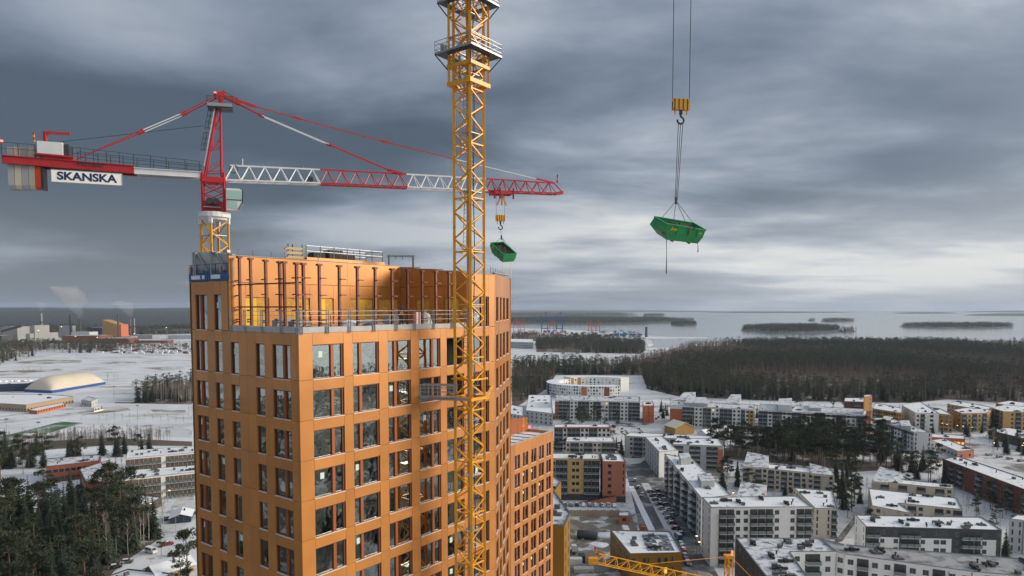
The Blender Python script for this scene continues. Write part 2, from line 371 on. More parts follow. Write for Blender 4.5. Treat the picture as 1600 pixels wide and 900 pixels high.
# sources for the far woods (their collection is not part of the scene)
def wood_source(name, gens):
    col = bpy.data.collections.new(name)
    for i, (tr, cr, mt, mc) in enumerate(gens):
        mb = MB(); mb.add(tr.v, tr.f, 0); mb.add(cr.v, cr.f, 1)
        col.objects.link(bpy.data.objects.new(name + str(i), mb.mesh(name, [mt, mc])))
    return col
CONIF = wood_source('far_conifer', [(*spruce(31 + i, 1, .62), M_['bark_spruce'], M_['needles_spruce']) for i in range(3)] + [(*pine(51 + i, 1, 520), M_['bark_pine'], M_['needles_pine']) for i in range(3)])
BARE = wood_source('far_broadleaf', [(*birch(71 + i, 1, 420), M_['bark_far'], M_['twigs']) for i in range(4)])
def scatter(name, pts, col, smin, smax, **t):
    me = bpy.data.meshes.new(name); me.from_pydata(pts, [], []); o = bpy.data.objects.new(name, me); link(o); tag(o, kind='stuff', **t)
    ng = bpy.data.node_groups.new(name + '_scatter', 'GeometryNodeTree'); ng.interface.new_socket('Geometry', in_out='INPUT', socket_type='NodeSocketGeometry'); ng.interface.new_socket('Geometry', in_out='OUTPUT', socket_type='NodeSocketGeometry')
    A = ng.nodes.new; gi, go = A('NodeGroupInput'), A('NodeGroupOutput'); ip = A('GeometryNodeInstanceOnPoints'); ci = A('GeometryNodeCollectionInfo')
    ci.inputs[0].default_value = col; ci.inputs[1].default_value = True; ci.inputs[2].default_value = True
    def rnd(dt, a, b, seed):
        n = A('FunctionNodeRandomValue'); n.data_type = dt
        idx = {'FLOAT': (2, 3, 1), 'INT': (4, 5, 2), 'FLOAT_VECTOR': (0, 1, 0)}[dt]
        n.inputs[idx[0]].default_value = a; n.inputs[idx[1]].default_value = b; n.inputs['Seed'].default_value = seed
        return n.outputs[idx[2]]
    Lk = ng.links.new
    Lk(gi.outputs[0], ip.inputs['Points']); Lk(ci.outputs[0], ip.inputs['Instance']); ip.inputs['Pick Instance'].default_value = True
    Lk(rnd('INT', 0, len(col.objects) - 1, 3), ip.inputs['Instance Index']); Lk(rnd('FLOAT_VECTOR', (0, 0, 0), (0.05, .05, 6.28), 5), ip.inputs['Rotation']); Lk(rnd('FLOAT', smin, smax, 8), ip.inputs['Scale'])
    Lk(ip.outputs[0], go.inputs[0]); md = o.modifiers.new('scatter', 'NODES'); md.node_group = ng
    return o
def inpoly(x, y, poly):
    c = False; n = len(poly); j = n - 1
    for i in range(n):
        xi, yi = poly[i]; xj, yj = poly[j]
        if (yi > y) != (yj > y) and x < (xj - xi) * (y - yi) / (yj - yi) + xi: c = not c
        j = i
    return c
def gpoly(pp, z=0.0): return [tuple(at(x, y, z)[:2]) for x, y in pp]
def fill(poly, sp, seed, z=0.0, keep=None):
    r = random.Random(seed); xs = [p[0] for p in poly]; ys = [p[1] for p in poly]; out = []
    y = min(ys)
    while y < max(ys):
        x = min(xs)
        while x < max(xs):
            a, b = x + r.uniform(-.5, .5) * sp, y + r.uniform(-.5, .5) * sp
            if inpoly(a, b, poly) and (keep is None or keep(a, b)): out.append((a, b, z))
            x += sp
        y += sp
    return out
def split_kind(pts, seed, bias=0.0, sc=.006):
    A, B = [], []; r = random.Random(seed)
    for p in pts:
        q = noise.noise(V(p[0] * sc, p[1] * sc * .7, seed)) + bias + r.uniform(-.28, .28)
        (A if q < 0.02 else B).append(p)
    return A, B
con, bare = [], []
F1 = gpoly([(800, 640), (856, 607), (868, 586), (1003, 586), (1012, 608), (1062, 620), (1200, 626), (1320, 628), (1420, 630), (1480, 624), (1600, 632), (1780, 640), (1780, 541), (1300, 538), (1080, 541), (1048, 553), (960, 570), (800, 576)])
a, b = split_kind(fill(F1, 6.6, 1), 2.0, .02); con += a; bare += b
F2 = gpoly([(838, 550), (1000, 553), (1010, 547), (1003, 538), (950, 532), (900, 528), (800, 525), (800, 531), (838, 533)])
a, b = split_kind(fill(F2, 9, 2), 5.0, .05); con += a; bare += b
F3 = gpoly([(207, 630), (330, 630), (330, 600), (235, 612)])
a, b = split_kind(fill(F3, 7, 3), 9.0, .2); con += a; bare += b
F4 = gpoly([(0, 572), (40, 560), (70, 553), (300, 548), (300, 543), (0, 540), (-60, 560)])
a, b = split_kind(fill(F4, 10, 4), 11.0, .12); con += a; bare += b
F5 = [(70, -20), (130, 90), (330, 260), (900, 520), (900, -420), (60, -420)]           # unseen wood added to the right for the tower glass to reflect
a, b = split_kind(fill(F5, 12.5, 5, keep=lambda x, y: noise.noise(V(x * .013, y * .013, 3)) > -.06), 13.0, .0); con += a; bare += b
F8 = [(-75, 55), (-330, 220), (-700, 300), (-700, -300), (-80, -300)]        # unseen wood added to the left, likewise for the glass reflections
a, b = split_kind(fill(F8, 12.5, 6, keep=lambda x, y: noise.noise(V(x * .013, y * .013, 8)) > -.06), 15.0, .0); con += a; bare += b
F6 = [(-2600, 1000), (-900, 1500), (-880, 1900), (-2600, 1900)]
F7 = gpoly([(0, 700), (60, 690), (170, 684), (300, 690), (300, 697), (170, 696), (60, 704), (0, 722)])
thicket = fill(F7, 3.0, 7, keep=lambda x, y: noise.noise(V(x * .02, y * .02, 6)) > -.1)
F9 = gpoly([(0, 529), (90, 527), (200, 524), (330, 521), (330, 512), (0, 512)])
a, b = split_kind(fill(F9, 15, 9, keep=lambda x, y: noise.noise(V(x * .004, y * .004, 4)) > -.15), 17.0, -.1); con += a; bare += b
scatter('conifer_wood', con, CONIF, 11, 23); scatter('broadleaf_wood', bare, BARE, 10, 18); scatter('bare_thicket', thicket, BARE, 5.5, 11.5)
# islands
def blob(name, pp, hmax, seed, z=-2.0, sp=11, hmin=11, hmx=17, trees=True):
    poly = gpoly(pp, z); cx = sum(p[0] for p in poly) / len(poly); cy_ = sum(p[1] for p in poly) / len(poly)
    mb = MB(); rings = [(1.0, z - 1), (.97, z + 1.2), (.8, z + hmax * .6), (.4, z + hmax)]; n = len(poly)
    for f, zz in rings: mb.v += [(cx + (p[0] - cx) * f, cy_ + (p[1] - cy_) * f, zz + noise.noise(V(p[0] * .01, p[1] * .01, f)) * hmax * .25 * (f < .9)) for p in poly]
    mb.v.append((cx, cy_, z + hmax)); k = len(rings)
    mb.f = [(i * n + j, i * n + (j + 1) % n, (i + 1) * n + (j + 1) % n, (i + 1) * n + j) for i in range(k - 1) for j in range(n)] + [((k - 1) * n + j, (k - 1) * n + (j + 1) % n, k * n) for j in range(n)]
    mb.m = [0] * len(mb.f); o = mb.build('island', M_['island'], kind='structure')
    def hz(x, y):
        best = 1e9
        return z + hmax * .75
    return [(x, y, z + hmax * .55) for x, y, _ in fill([(cx + (p[0] - cx) * .96, cy_ + (p[1] - cy_) * .96) for p in poly], sp, seed)] if trees else []
dm('island', (.06, .065, .055), .9, var=.4, vscale=.01, col2=(.22, .21, .20), c2lo=.58, c2hi=.66)
def ell(x0, x1, yf, yb, k=22, seed=0):
    r = random.Random(seed); out = []
    for i in range(k):
        t = 2 * math.pi * i / k; w = r.uniform(.88, 1.08); fx = (x0 + x1) / 2 + (x1 - x0) / 2 * math.cos(t) * w
        g0, g1 = 1 / (yf - 480), 1 / (yb - 480); gg = (g0 + g1) / 2 - (g1 - g0) / 2 * math.sin(t) * w
        out.append((fx, 480 + 1 / gg))
    return out
isl = []
isl += blob('island', ell(1156, 1318, 521, 511, seed=1), 9, 1)
isl += blob('island', ell(1310, 1338, 519.5, 516.5, 14, seed=2), 3, 2, sp=14)
isl += blob('island', ell(1406, 1592, 513.2, 508, seed=3), 7, 3, sp=13)
isl += blob('island', ell(1280, 1338, 503.4, 500.6, seed=4), 8, 4, sp=18)
isl += blob('island', ell(1262, 1274, 502, 500.5, 10, seed=5), 4, 5, sp=18)
isl += blob('island', ell(760, 1085, 508, 498, 30, seed=6), 14, 6, sp=17)
isl += blob('island', ell(1045, 1092, 509.4, 505, 16, seed=7), 7, 7, sp=13)
isl += blob('island', ell(1003, 1040, 495, 492, seed=8), 14, 8, sp=26)
isl += blob('island', ell(740, 1005, 497, 489.5, 26, seed=9), 22, 9, sp=40)
scatter('island_wood', isl, CONIF, 12, 19)
for k, (x0, x1, y0, y1, hh) in enumerate(((1100, 1330, 489.2, 487.2, 14), (1390, 1500, 490.2, 488.8, 16), (1505, 1720, 494, 491, 20), (640, 1120, 487.6, 486.2, 26), (1500, 1780, 488.0, 486.6, 24))):
    blob('island', ell(x0, x1, y0, y1, seed=20 + k), hh, 0, trees=False)
# far wooded country with the ridge on the left
dm('far_trees', (.012, .020, .020), .95, var=.5, vscale=.012)
mb = MB(); nx, ny = 150, 46
for j in range(ny):
    Y = 2950 * (13500 / 2950) ** (j / (ny - 1))
    for i in range(nx):
        X = Y * (-.92 + .86 * i / (nx - 1)) - 120
        rg = max(0, min(1, (Y - 3800) / 3500)) * (62 + 26 * noise.noise(V(X * .0006, Y * .0005, 2))) * min(1, max(.1, (-X - 200) / 2600))
        mb.v.append((X, Y, 9 + 7 * noise.noise(V(X * .02, Y * .01, 7)) + rg * 1.05))
mb.f = [(j * nx + i, j * nx + i + 1, (j + 1) * nx + i + 1, (j + 1) * nx + i) for j in range(ny - 1) for i in range(nx - 1)]; mb.m = [0] * len(mb.f)
mb.build('wooded_hills', M_['far_trees'], kind='structure')
# ================================================================ the tower
UU = V(math.sin(R(37)), math.cos(R(37)), 0); VV = V(-UU.y, UU.x, 0); ZZ = V(0, 0, 1)
W3 = V(math.sin(R(6)), math.cos(R(6)), 0)
C = V(-16.31, 52.1, 0); LL, LR, L3, TD, TK = 15.95, 24.12, 15.0, 9.42, 19.66
E_ = C + VV * LL; R_ = C + UU * LR; S_ = R_ + W3 * L3; T_ = E_ + UU * 26
P_ = C + VV * TD; Q_ = P_ + UU * TK; N_ = C + UU * TK
SLAB = 90.34
ROWS = [(86.35 - 3.15 * k, (89.06 if k == 0 else 85.46 - 3.15 * (k - 1))) for k in range(10)]
TOPROW = (90.5, 93.1)
tower = thing('high_rise_tower', (C.x, C.y, 0), 'tall orange metal-clad tower with open corner terrace and unfinished top floor', 'tower')
OR = M_['orange_metal']
def nrm(u): return V(u.y, -u.x, 0)
JG = .012
def panel(kind, O, u, t0, t1, z0, z1, th=.3, m=None, par=None):
    n = nrm(u)
    p = V(O.x, O.y, 0) + u * (t0 + JG) - n * th; p.z = z0 + JG
    return ublock(kind, p, u * (t1 - t0 - 2 * JG), n * th, ZZ * (z1 - z0 - 2 * JG), m or OR, par or tower)
def win_meshes(w, h, ms, jamb):
    """frame mesh, panes, mullion for a window w x h; local x along the wall, y outward, z up"""
    f = MB(); d0, d1, fw = -.27, -.10, .07
    f.box(0, d0, 0, fw, d1, h); f.box(w - jamb, d0, 0, w, d1, h); f.box(fw, d0, 0, w - jamb, d1, fw); f.box(fw, d0, h - fw, w - jamb, d1, h)
    key = (round(w, 2), round(h, 2), tuple(ms), jamb)
    fm = shared(('wf',) + key, lambda: f.mesh('window_frame', M_['brown_frame']))
    xs = [fw] + [x for m in ms for x in m] + [w - jamb]
    panes = []; muls = []
    for i in range(0, len(xs), 2):
        a, b = xs[i], xs[i + 1]
        panes.append(shared(('wp', round(a, 3), round(b, 3), round(h, 2)), lambda: MB().box(a, -.215, fw, b, -.195, h - fw).mesh('pane', M_['pane'])))
    for a, b in ms:
        muls.append(shared(('wm', round(a, 3), round(b, 3), round(h, 2)), lambda: MB().box(a, -.26, fw, b, -.07, h - fw).mesh('mullion', M_['dark_orange'])))
    return fm, panes, muls
def window(par, O, u, t0, t1, z0, z1, ms=(), jamb=.07, glazed=True, note=None, sillw=True):
    n = nrm(u); w = t1 - t0; h = z1 - z0; p = V(O.x, O.y, 0) + u * t0; p.z = z0
    M = frame(p, u, n, ZZ); fm, pn, mu = win_meshes(w, h, ms, jamb)
    o = inst('window', fm, par, M)
    for x in mu: inst('mullion', x, o, M)
    if glazed:
        for x in pn: inst('pane', x, o, M)
    if sillw: inst('sill', shared(('ws', round(w, 2)), lambda: MB().box(.0, -.3, -.05, w, .035, .015).mesh('sill', M_['sill'])), o, M)
    if glazed and rng.random() < .22 and pn:
        x = rng.choice(pn); b = x.vertices; x0 = min(v.co.x for v in b); x1 = max(v.co.x for v in b); q = rng.uniform(.35, 1.0); key = ('bl', round(x0, 2), round(x1, 2), round(h, 2), round(q, 1))
        inst('blind', shared(key, lambda: MB().box(x0 + .02, -.40, .09 + (h - .18) * (1 - round(q, 1)), x1 - .02, -.38, h - .09).mesh('blind', M_['blind'])), o, M)
    if note: inst('paper_notice', shared('note', lambda: MB().box(0, -.19, 0, .38, -.185, .5).mesh('paper_notice', mat('paper', (.55, .68, .60), .8))), o, M @ Matrix.Translation((note[0], 0, note[1])))
    return o
dm('blind', (.62, .64, .60), .8)
def facade(par, O, u, Lf, rows, cols, end, ztop, skip=(), mirror=False, open_=(), pref=('pier_panel', 'spandrel_panel'), gaps=None):
    edges = [0.0] + [x for c in cols for x in (c[0], c[1])] + [Lf - end]
    for ri, (zs, zt) in enumerate(rows):
        above = ztop if ri == 0 else rows[ri - 1][0]
        for i in range(0, len(edges), 2):
            a, b = edges[i], edges[i + 1]
            if b - a < .05: continue
            parts = [(a, b)] if b - a < 2.0 else [(a, a + (b - a) * .5), (a + (b - a) * .5, b)]
            for x, y in parts: panel(pref[0], O, u, x, y, zs, above, par=par)
        for ci, c in enumerate(cols):
            panel(pref[1], O, u, c[0], c[1], zt, above, par=par)
            if (ri, ci) in skip: continue
            w = c[1] - c[0]; f = c[2]; q = rng.random()
            if f and ri % 2 == 1 and c[3]: f = 1 - f
            ms = [(w * f - .14, w * f + .14)] if f else []
            note = (w * rng.uniform(.12, .55) if not f else w * (f * .35), (zt - zs) * .62) if rng.random() < .16 else None
            wo_ = window(par, O, u, c[0], c[1], zs, zt, ms, .17 if w > 2 else .09, glazed=(ri, ci) not in open_, note=note)
rcols = [(1.27, 4.3, .64, False), (5.25, 8.1, .30, False), (9.14, 11.9, .33, False), (12.98, 15.8, .64, False), (16.7, 19.2, .55, False), (20.6, 23.15, .60, False)]
lcols = [(LL - a, LL - b, f, False) for a, b, f in ((15.15, 13.2, .42), (11.93, 10.77, 0), (9.45, 8.25, 0), (5.76, 4.55, 0), (3.45, 1.06, .60))]
c3 = [(1.1, 3.0, 0, False), (4.4, 5.9, 0, False), (7.3, 9.3, 0, False), (10.7, 13.1, 0, False)]
facade(tower, C, UU, LR, ROWS, rcols, 0.0, SLAB - .35, open_={(1, 3), (1, 4), (0, 4)})
facade(tower, E_, -VV, LL, ROWS, lcols, .305, SLAB - .35)
facade(tower, R_, W3, L3, ROWS, c3, 0.0, TOPROW[0])
p = E_ - VV * (LL - 15.1) + nrm(-VV) * -.6
ublock('lit_room', V(p.x, p.y, ROWS[6][0] + .1), -VV * 1.85, nrm(-VV) * .05, ZZ * 2.1, mat('lit_room', (.7, .5, .1), .6, emit=(1, .75, .2), estr=.35), tower)
# upper block above the terrace
Eup = E_; Lup = LL - TD
facade(tower, Eup, -VV, Lup, [(SLAB - .33, TOPROW[1])], [(LL - 15.0, LL - 13.05, .42, False), (LL - 11.9, LL - 10.78, 0, False)], .3, 94.25)
facade(tower, N_, UU, LR - TK, [(SLAB - .33, TOPROW[1])], [(20.6 - TK, 23.15 - TK, .60, False)], 0.0, 95.35)
facade(tower, R_, W3, L3, [TOPROW], c3, 0.0, 95.5)
def wallpanels(O, u, t0, t1, bands, splits, boards, name='wall_panel'):
    """terrace wall: bands of panels, boarded openings cut out of the lowest band"""
    z0, z1 = bands[0]
    cuts = sorted([x for b in boards for x in b])
    xs = [t0] + cuts + [t1]
    for i in range(0, len(xs), 2):
        if xs[i + 1] - xs[i] > .06: panel(name, O, u, xs[i], xs[i + 1], z0, z1, th=.2)
    for a, b in boards:
        panel('lintel_panel', O, u, a, b, 92.85, z1, th=.2)
        k = max(1, round((b - a) / 1.15)); n = nrm(u)
        for j in range(k):
            w = (b - a) / k; p = V(O.x, O.y, SLAB) + u * (a + j * w + .01) - n * .16
            ublock('plywood_board', p, u * (w - .02), n * .04, ZZ * 2.5, M_['ply_yellow'] if rng.random() < .22 else M_['plywood'], tower)
    for za, zb in bands[1:]:
        ss = [t0] + splits + [t1]
        for a, b in zip(ss, ss[1:]):
            zz = zb if not callable(zb) else None
            if zz is not None: panel(name, O, u, a, b, za, zz, th=.2)
            else:
                n = nrm(u); p = V(O.x, O.y, 0)
                mb = MB(); A = p + u * (a + JG) - n * .2; B = p + u * (b - JG) - n * .2
                A0, B0 = V(A.x, A.y, za + JG), V(B.x, B.y, za + JG); A1, B1 = V(A.x, A.y, zb(a)), V(B.x, B.y, zb(b))
                vs = [A0, B0, B0 + n * .2, A0 + n * .2, A1, B1, B1 + n * .2, A1 + n * .2]
                mb.add(vs, [(0, 3, 2, 1), (4, 5, 6, 7), (0, 1, 5, 4), (1, 2, 6, 5), (2, 3, 7, 6), (3, 0, 4, 7)]); mb.build(name, OR, tower)
bw = [(1.5, 3.75), (5.15, 8.1), (9.1, 10.85), (12.9, 15.85), (16.7, 19.4)]
wallpanels(P_, UU, 0, TK, [(SLAB, 94.1), (94.12, 96.35)], [3.6, 7.2, 9.0, 12.6, 16.2], bw)
wallpanels(Q_, -VV, 0, TD - .21, [(SLAB, 94.1), (94.12, lambda t: 96.3 - (t / TD) * .85)], [3.1, 6.2], [(2.35, 4.3), (6.35, 8.3)])
# structure inside: floor slabs, core
foot = [C, R_, S_, T_, E_]
def inset(poly, d):
    c = sum((V(p) for p in poly), V(0, 0, 0)) / len(poly)
    return [V(p) + (c - V(p)).normalized() * d for p in poly]
sl = MB()
for k in range(len(ROWS)):
    z = ROWS[k][0] - .45
    MB().prism(inset(foot, .55), z - .3, z).build('floor_slab', M_['ceiling_in'], tower)
MB().prism(inset(foot, .42), SLAB - .40, SLAB).build('terrace_floor', M_['concrete_light'], tower)
MB().prism(inset(foot, 5.5), 52, SLAB - .5).build('core_wall', M_['interior'], tower)
upoly = [E_, P_, Q_, N_, R_, S_, T_]
def shrink(poly, d):
    out = []; n = len(poly)
    for i in range(n):
        a, b, c = poly[i - 1], poly[i], poly[(i + 1) % n]
        n1 = nrm((b - a).normalized()); n2 = nrm((c - b).normalized()); k = (n1 + n2); k = k / max(.4, k.dot(n1))
        out.append(b - k * d)
    return out
us = shrink([V(p) for p in upoly], .75)
MB().prism(us, SLAB + .02, 93.6).build('upper_core', M_['interior'], tower)
MB().prism(shrink([V(p) for p in upoly], .23), 95.0, 95.35).build('roof', M_['roof_grey'], tower)
MB().prism(foot, 0, ROWS[-1][0] - .55).build('lower_shaft', OR, tower)
# rear walls (away from the camera)
for a, b in ((S_, T_), (T_, E_)):
    d = (b - a); n = nrm(d.normalized())
    ublock('rear_wall', V(a.x, a.y, ROWS[-1][0] - .5) - n * .3, d, n * .3, ZZ * (95.6 - ROWS[-1][0] + .5), OR, tower)
# window-cill course at the foot of the upper block: concrete kerb around the terrace edge
def kerb(A, B, name='kerb'):
    d = (B - A).normalized(); n = nrm(d); Ln = (B - A).length; k = max(1, round(Ln / 2.6))
    for i in range(k):
        p = A + d * (Ln * i / k + .015) - n * .30; p.z = SLAB - .34
        ublock(name, p, d * (Ln / k - .03), n * (.33 + (i % 2) * .012), ZZ * (.46 + rng.uniform(-.03, .04)), M_['concrete_light'], tower)
kerb(P_ - VV * .03, C + VV * .34); kerb(C, N_ - UU * .02)
# rusty steel posts with cleats
def post(p, ztop, n, dbl=False):
    o = MB(); w = .30
    a = V(UU); b = V(VV)
    base = V(p.x, p.y, SLAB)
    o.obox(base - a * .095 - b * .10, a * .19, b * .03, ZZ * (ztop - SLAB)); o.obox(base - a * .095 + b * .07, a * .19, b * .03, ZZ * (ztop - SLAB)); o.obox(base - a * .015 - b * .07, a * .03, b * .14, ZZ * (ztop - SLAB))
    o.obox(V(p.x, p.y, ztop - .02) - a * .2 - b * .18, a * .40, b * .36, ZZ * .16)
    ob = o.build('steel_post', M_['rust_steel'], tower)
    for h in (.35, .55, 1.35, 2.6, 3.9):
        if h + SLAB < ztop - .6:
            z = SLAB + h + rng.uniform(-.05, .05)
            ublock('cleat', V(p.x, p.y, z) + n * .10 - a * .08 - b * .08, n * .55, nrm(n) * .12 if True else b, ZZ * .09, M_['rust_steel'], ob)
n1 = nrm(UU)
for t in (.3, .92, 2.4, 4.37, 6.25, 8.2, 10.15, 12.05, 13.9, 15.75, 17.6):
    post(C + UU * t - n1 * .5, 95.28, UU)
for t, z in ((8.85, 96.15), (7.2, 95.95), (5.05, 95.7), (3.14, 95.5), (2.55, 95.47), (.95, 95.32)):
    post(C + VV * t + UU * .62, z, VV)
for z in (92.02, 93.9):
    a, b = C + VV * 9.3 + UU * .62, C + VV * .3 + UU * .62
    ubar('steel_rail', V(a.x, a.y, z), V(b.x, b.y, z), .11, M_['rust_steel'], tower)
# guard rail of the terrace
def guard(A, B, n):
    d = (B - A).normalized(); Ln = (B - A).length; k = max(2, round(Ln / 2.35))
    for i in range(k + 1):
        p = A + d * min(Ln - .1, max(.1, Ln * i / k + rng.uniform(-.15, .15)))
        for s in (0, .22):
            q = p + d * s; ubar('guard_post', V(q.x, q.y, SLAB - .45), V(q.x, q.y, SLAB + 1.45), .06, M_['galv'], tower)
    for h in (.55, 1.0, 1.35):
        ubar('guard_rail', V(A.x, A.y, SLAB + h), V(B.x, B.y, SLAB + h), .028, M_['galv'], tower)
guard(P_ - UU * .10, C - UU * .10, None); guard(C + n1 * .10, N_ + n1 * .10, None)
# left block: raw concrete parapet and blue edge-protection platform
A, B = E_, P_; d = (B - A).normalized(); n = nrm(d); Lb = (B - A).length
mb = MB(); a0 = A - n * .55; b0 = B - n * .55
vs = [V(a0.x, a0.y, 93.7), V(b0.x, b0.y, 93.7), V(b0.x, b0.y, 93.7) + n * .25, V(a0.x, a0.y, 93.7) + n * .25, V(a0.x, a0.y, 97.0), V(b0.x, b0.y, 96.5), V(b0.x, b0.y, 96.5) + n * .25, V(a0.x, a0.y, 97.0) + n * .25]
mb.add(vs, [(0, 3, 2, 1), (4, 5, 6, 7), (0, 1, 5, 4), (1, 2, 6, 5), (2, 3, 7, 6), (3, 0, 4, 7)]).build('concrete_parapet', M_['concrete'], tower)
plat = thing('edge_platform', (A.x, A.y, 94.3), 'blue edge protection platform with grey props on the raw concrete parapet', 'platform')
def pl(t, h, o=.15): return V(A.x, A.y, h) + d * t + n * o
for i in range(2):
    t0 = .05 + i * Lb * .5; ublock('blue_board', pl(t0, 94.31, .0), d * (Lb * .5 - .12), n * .06, ZZ * .62, M_['blue'], plat)
    ublock('white_plate', pl(t0 + .45, 94.45, .062), d * 1.5, n * .012, ZZ * .34, WHITE, plat)
ublock('white_plate', pl(Lb * .5 - .95, 94.45, .064), d * .42, n * .012, ZZ * .34, WHITE, plat)
for t in (.35, 1.35, 2.5, 3.55, 4.4, 5.4, 6.2): ubar('blue_post', pl(t, 94.5, -.02), pl(t, 95.75, -.02), .07, M_['blue'], plat)
for h in (95.1, 95.72): ubar('blue_rail', pl(.1, h, .03), pl(Lb - .2, h, .03), .055, M_['blue'], plat)
for t, q in ((.95, 3.0), (1.15, 3.2), (3.9, 6.1), (4.1, 6.3)): ubar('diagonal_prop', pl(t, 96.8, -.2), pl(q, 95.2, .1), .11, M_['galv'], plat)
for t in (.9, 3.8, 1.2): ubar('upright_prop', pl(t, 94.8, .05), pl(t, 96.75, .05), .10, M_['galv'], plat)
for t in (.9, 3.7, 6.0): MB().box(-.3, -.15, 0, .3, .15, .22).build('wall_bracket', M_['galv'], plat, M=frame(pl(t, 96.62, -.16), d, n, ZZ))
ublock('timber_board', pl(4.9, 94.6, -.12), d * .7, n * .06, ZZ * .7, M_['plywood'], plat)
# parapet capping, snow dusted
def cap(A, B, za, zb, w=.42):
    d = (B - A).normalized(); n = nrm(d); Ln = (B - A).length; k = max(1, round(Ln / 3))
    for i in range(k):
        p = A + d * (Ln * i / k) - n * (w - .04); p.z = za + (zb - za) * i / k
        ublock('parapet_cap', p, d * (Ln / k - .01) + ZZ * ((zb - za) / k), n * w, ZZ * .06, M_['concrete_light'], tower)
cap(P_ + UU * .3, Q_, 96.37, 96.37); cap(Q_, N_, 96.31, 95.46); cap(N_, R_, 95.37, 95.37); cap(R_, S_, 95.52, 95.95)
# things on the roof
def rp(px, py, dep): return aty(px, py, dep)
ph = V(*aty(520, 402, 72)); 
pen = MB(); o0 = P_ + UU * 10.2 + VV * 3.2
pen.prism([o0, o0 + UU * 10.2, o0 + UU * 10.2 + VV * 3, o0 + VV * 3], 95.3, 96.95)
pen.build('roof_penthouse', OR, tower)
rail = thing('roof_railing', (o0.x, o0.y, 97.3), 'grey metal guard rail around the orange roof penthouse', 'railing')
def rpt(t, s=0.0, h=0.0): return V(o0.x, o0.y, 96.97 + h) + UU * t + VV * s
for t in (0, 1.7, 3.4, 5.1, 6.8, 8.5, 10.0):
    ubar('rail_post', rpt(t, .1), rpt(t, .1, 1.15), .09, M_['galv'], rail)
for t in (6.5, 8.2, 10.0): ubar('rail_post', rpt(t, 2.8), rpt(t, 2.8, 1.15), .09, M_['galv'], rail)
for h in (.6, 1.12): ubar('top_rail', rpt(0, .1, h), rpt(10, .1, h), .06, M_['galv'], rail); ubar('side_rail', rpt(10, .1, h), rpt(10, 2.8, h), .06, M_['galv'], rail); ubar('far_rail', rpt(4, 2.8, h), rpt(10, 2.8, h), .06, M_['galv'], rail)
for t, w, h, s in ((3.4, 1.8, .95, .9), (1.7, 1.5, .6, 1.2), (5.4, 1.6, .6, 1.1)):
    mb = MB(); p = rpt(t, s); a, b = UU, VV
    mb.obox(p, a * w, b * 1.0, ZZ * h); 
    for k in range(5): mb.obox(p - b * .03 + a * (w * (k + .2) / 5), a * .06, b * .03, ZZ * h * .95)
    x = mb.build('roof_unit', M_['vent_dark']); tag(x, {3.4: 'tallest dark ventilation unit behind the roof railing', 1.7: 'low dark ventilation unit at the left behind the roof railing', 5.4: 'long low dark ventilation unit behind the roof railing'}[t], 'vent unit')
# timber stack in scaffold posts
ts = aty(449, 400, 66.5)
st = thing('timber_rack', (ts.x, ts.y, 95.4), 'rack of pale timber boards between dark posts on the tower roof', 'timber rack')
for t in (0.1, .6, 1.7): ubar('rack_post', V(ts.x, ts.y, 95.4) + UU * t, V(ts.x, ts.y, 98.15) + UU * t, .07, M_['dark_steel'], st)
for k in range(6): 
    z = 96.75 + (k // 2) * .42 + (k % 2) * .12; ublock('timber_board', V(ts.x, ts.y, z) - UU * rng.uniform(0, .5) - VV * .14, UU * rng.uniform(1.9, 2.5), VV * .24, ZZ * .11, mat('timber%d' % k, (.55, .38, .18), .8) if k == 0 else bpy.data.materials['timber0'], st)
# steel gantry frame
gp = Q_ + VV * 1.1 - UU * .5
ga = thing('steel_gantry', (gp.x, gp.y, 95.4), 'small galvanised steel gantry frame standing on the tower roof edge', 'gantry')
gu = (V(.85, .2, 0)).normalized(); gv = V(-gu.y, gu.x, 0)
for a in (0, 2.6):
    for b in (0, 1.2): ubar('gantry_leg', V(gp.x, gp.y, 95.4) + gu * a + gv * b, V(gp.x, gp.y, 97.5) + gu * a + gv * b, .12, M_['galv'], ga)
for b in (0, 1.2): ubar('gantry_beam', V(gp.x, gp.y, 97.55) + gu * -.15 + gv * b, V(gp.x, gp.y, 97.55) + gu * 2.75 + gv * b, .14, M_['galv'], ga)
for a in (0, .65, 1.3, 1.95, 2.6): ubar('cross_beam', V(gp.x, gp.y, 97.55) + gu * a + gv * .08, V(gp.x, gp.y, 97.55) + gu * a + gv * 1.12, .10, M_['galv'], ga)
for a in (.7, 1.4): ubar('hanging_hook', V(gp.x, gp.y, 97.48) + gu * a, V(gp.x, gp.y, 97.15) + gu * a, .05, M_['dark_steel'], ga)
# thin parapet rail posts along the left roof edge
for i, t in enumerate((1.2, 2.6, 4.4, 9.5)):
    ubar('parapet_post', V(P_.x, P_.y, 96.3) + UU * t + VV * .5, V(P_.x, P_.y, 97.0) + UU * t + VV * .5, .06, M_['galv'], tower)
for i in range(7):
    p = R_ + W3 * (.5 + i * 2) + V(-1, .2, 0) * .5
    ubar('parapet_post', V(p.x, p.y, 95.3), V(p.x, p.y, 96.25), .06, M_['galv'], tower)

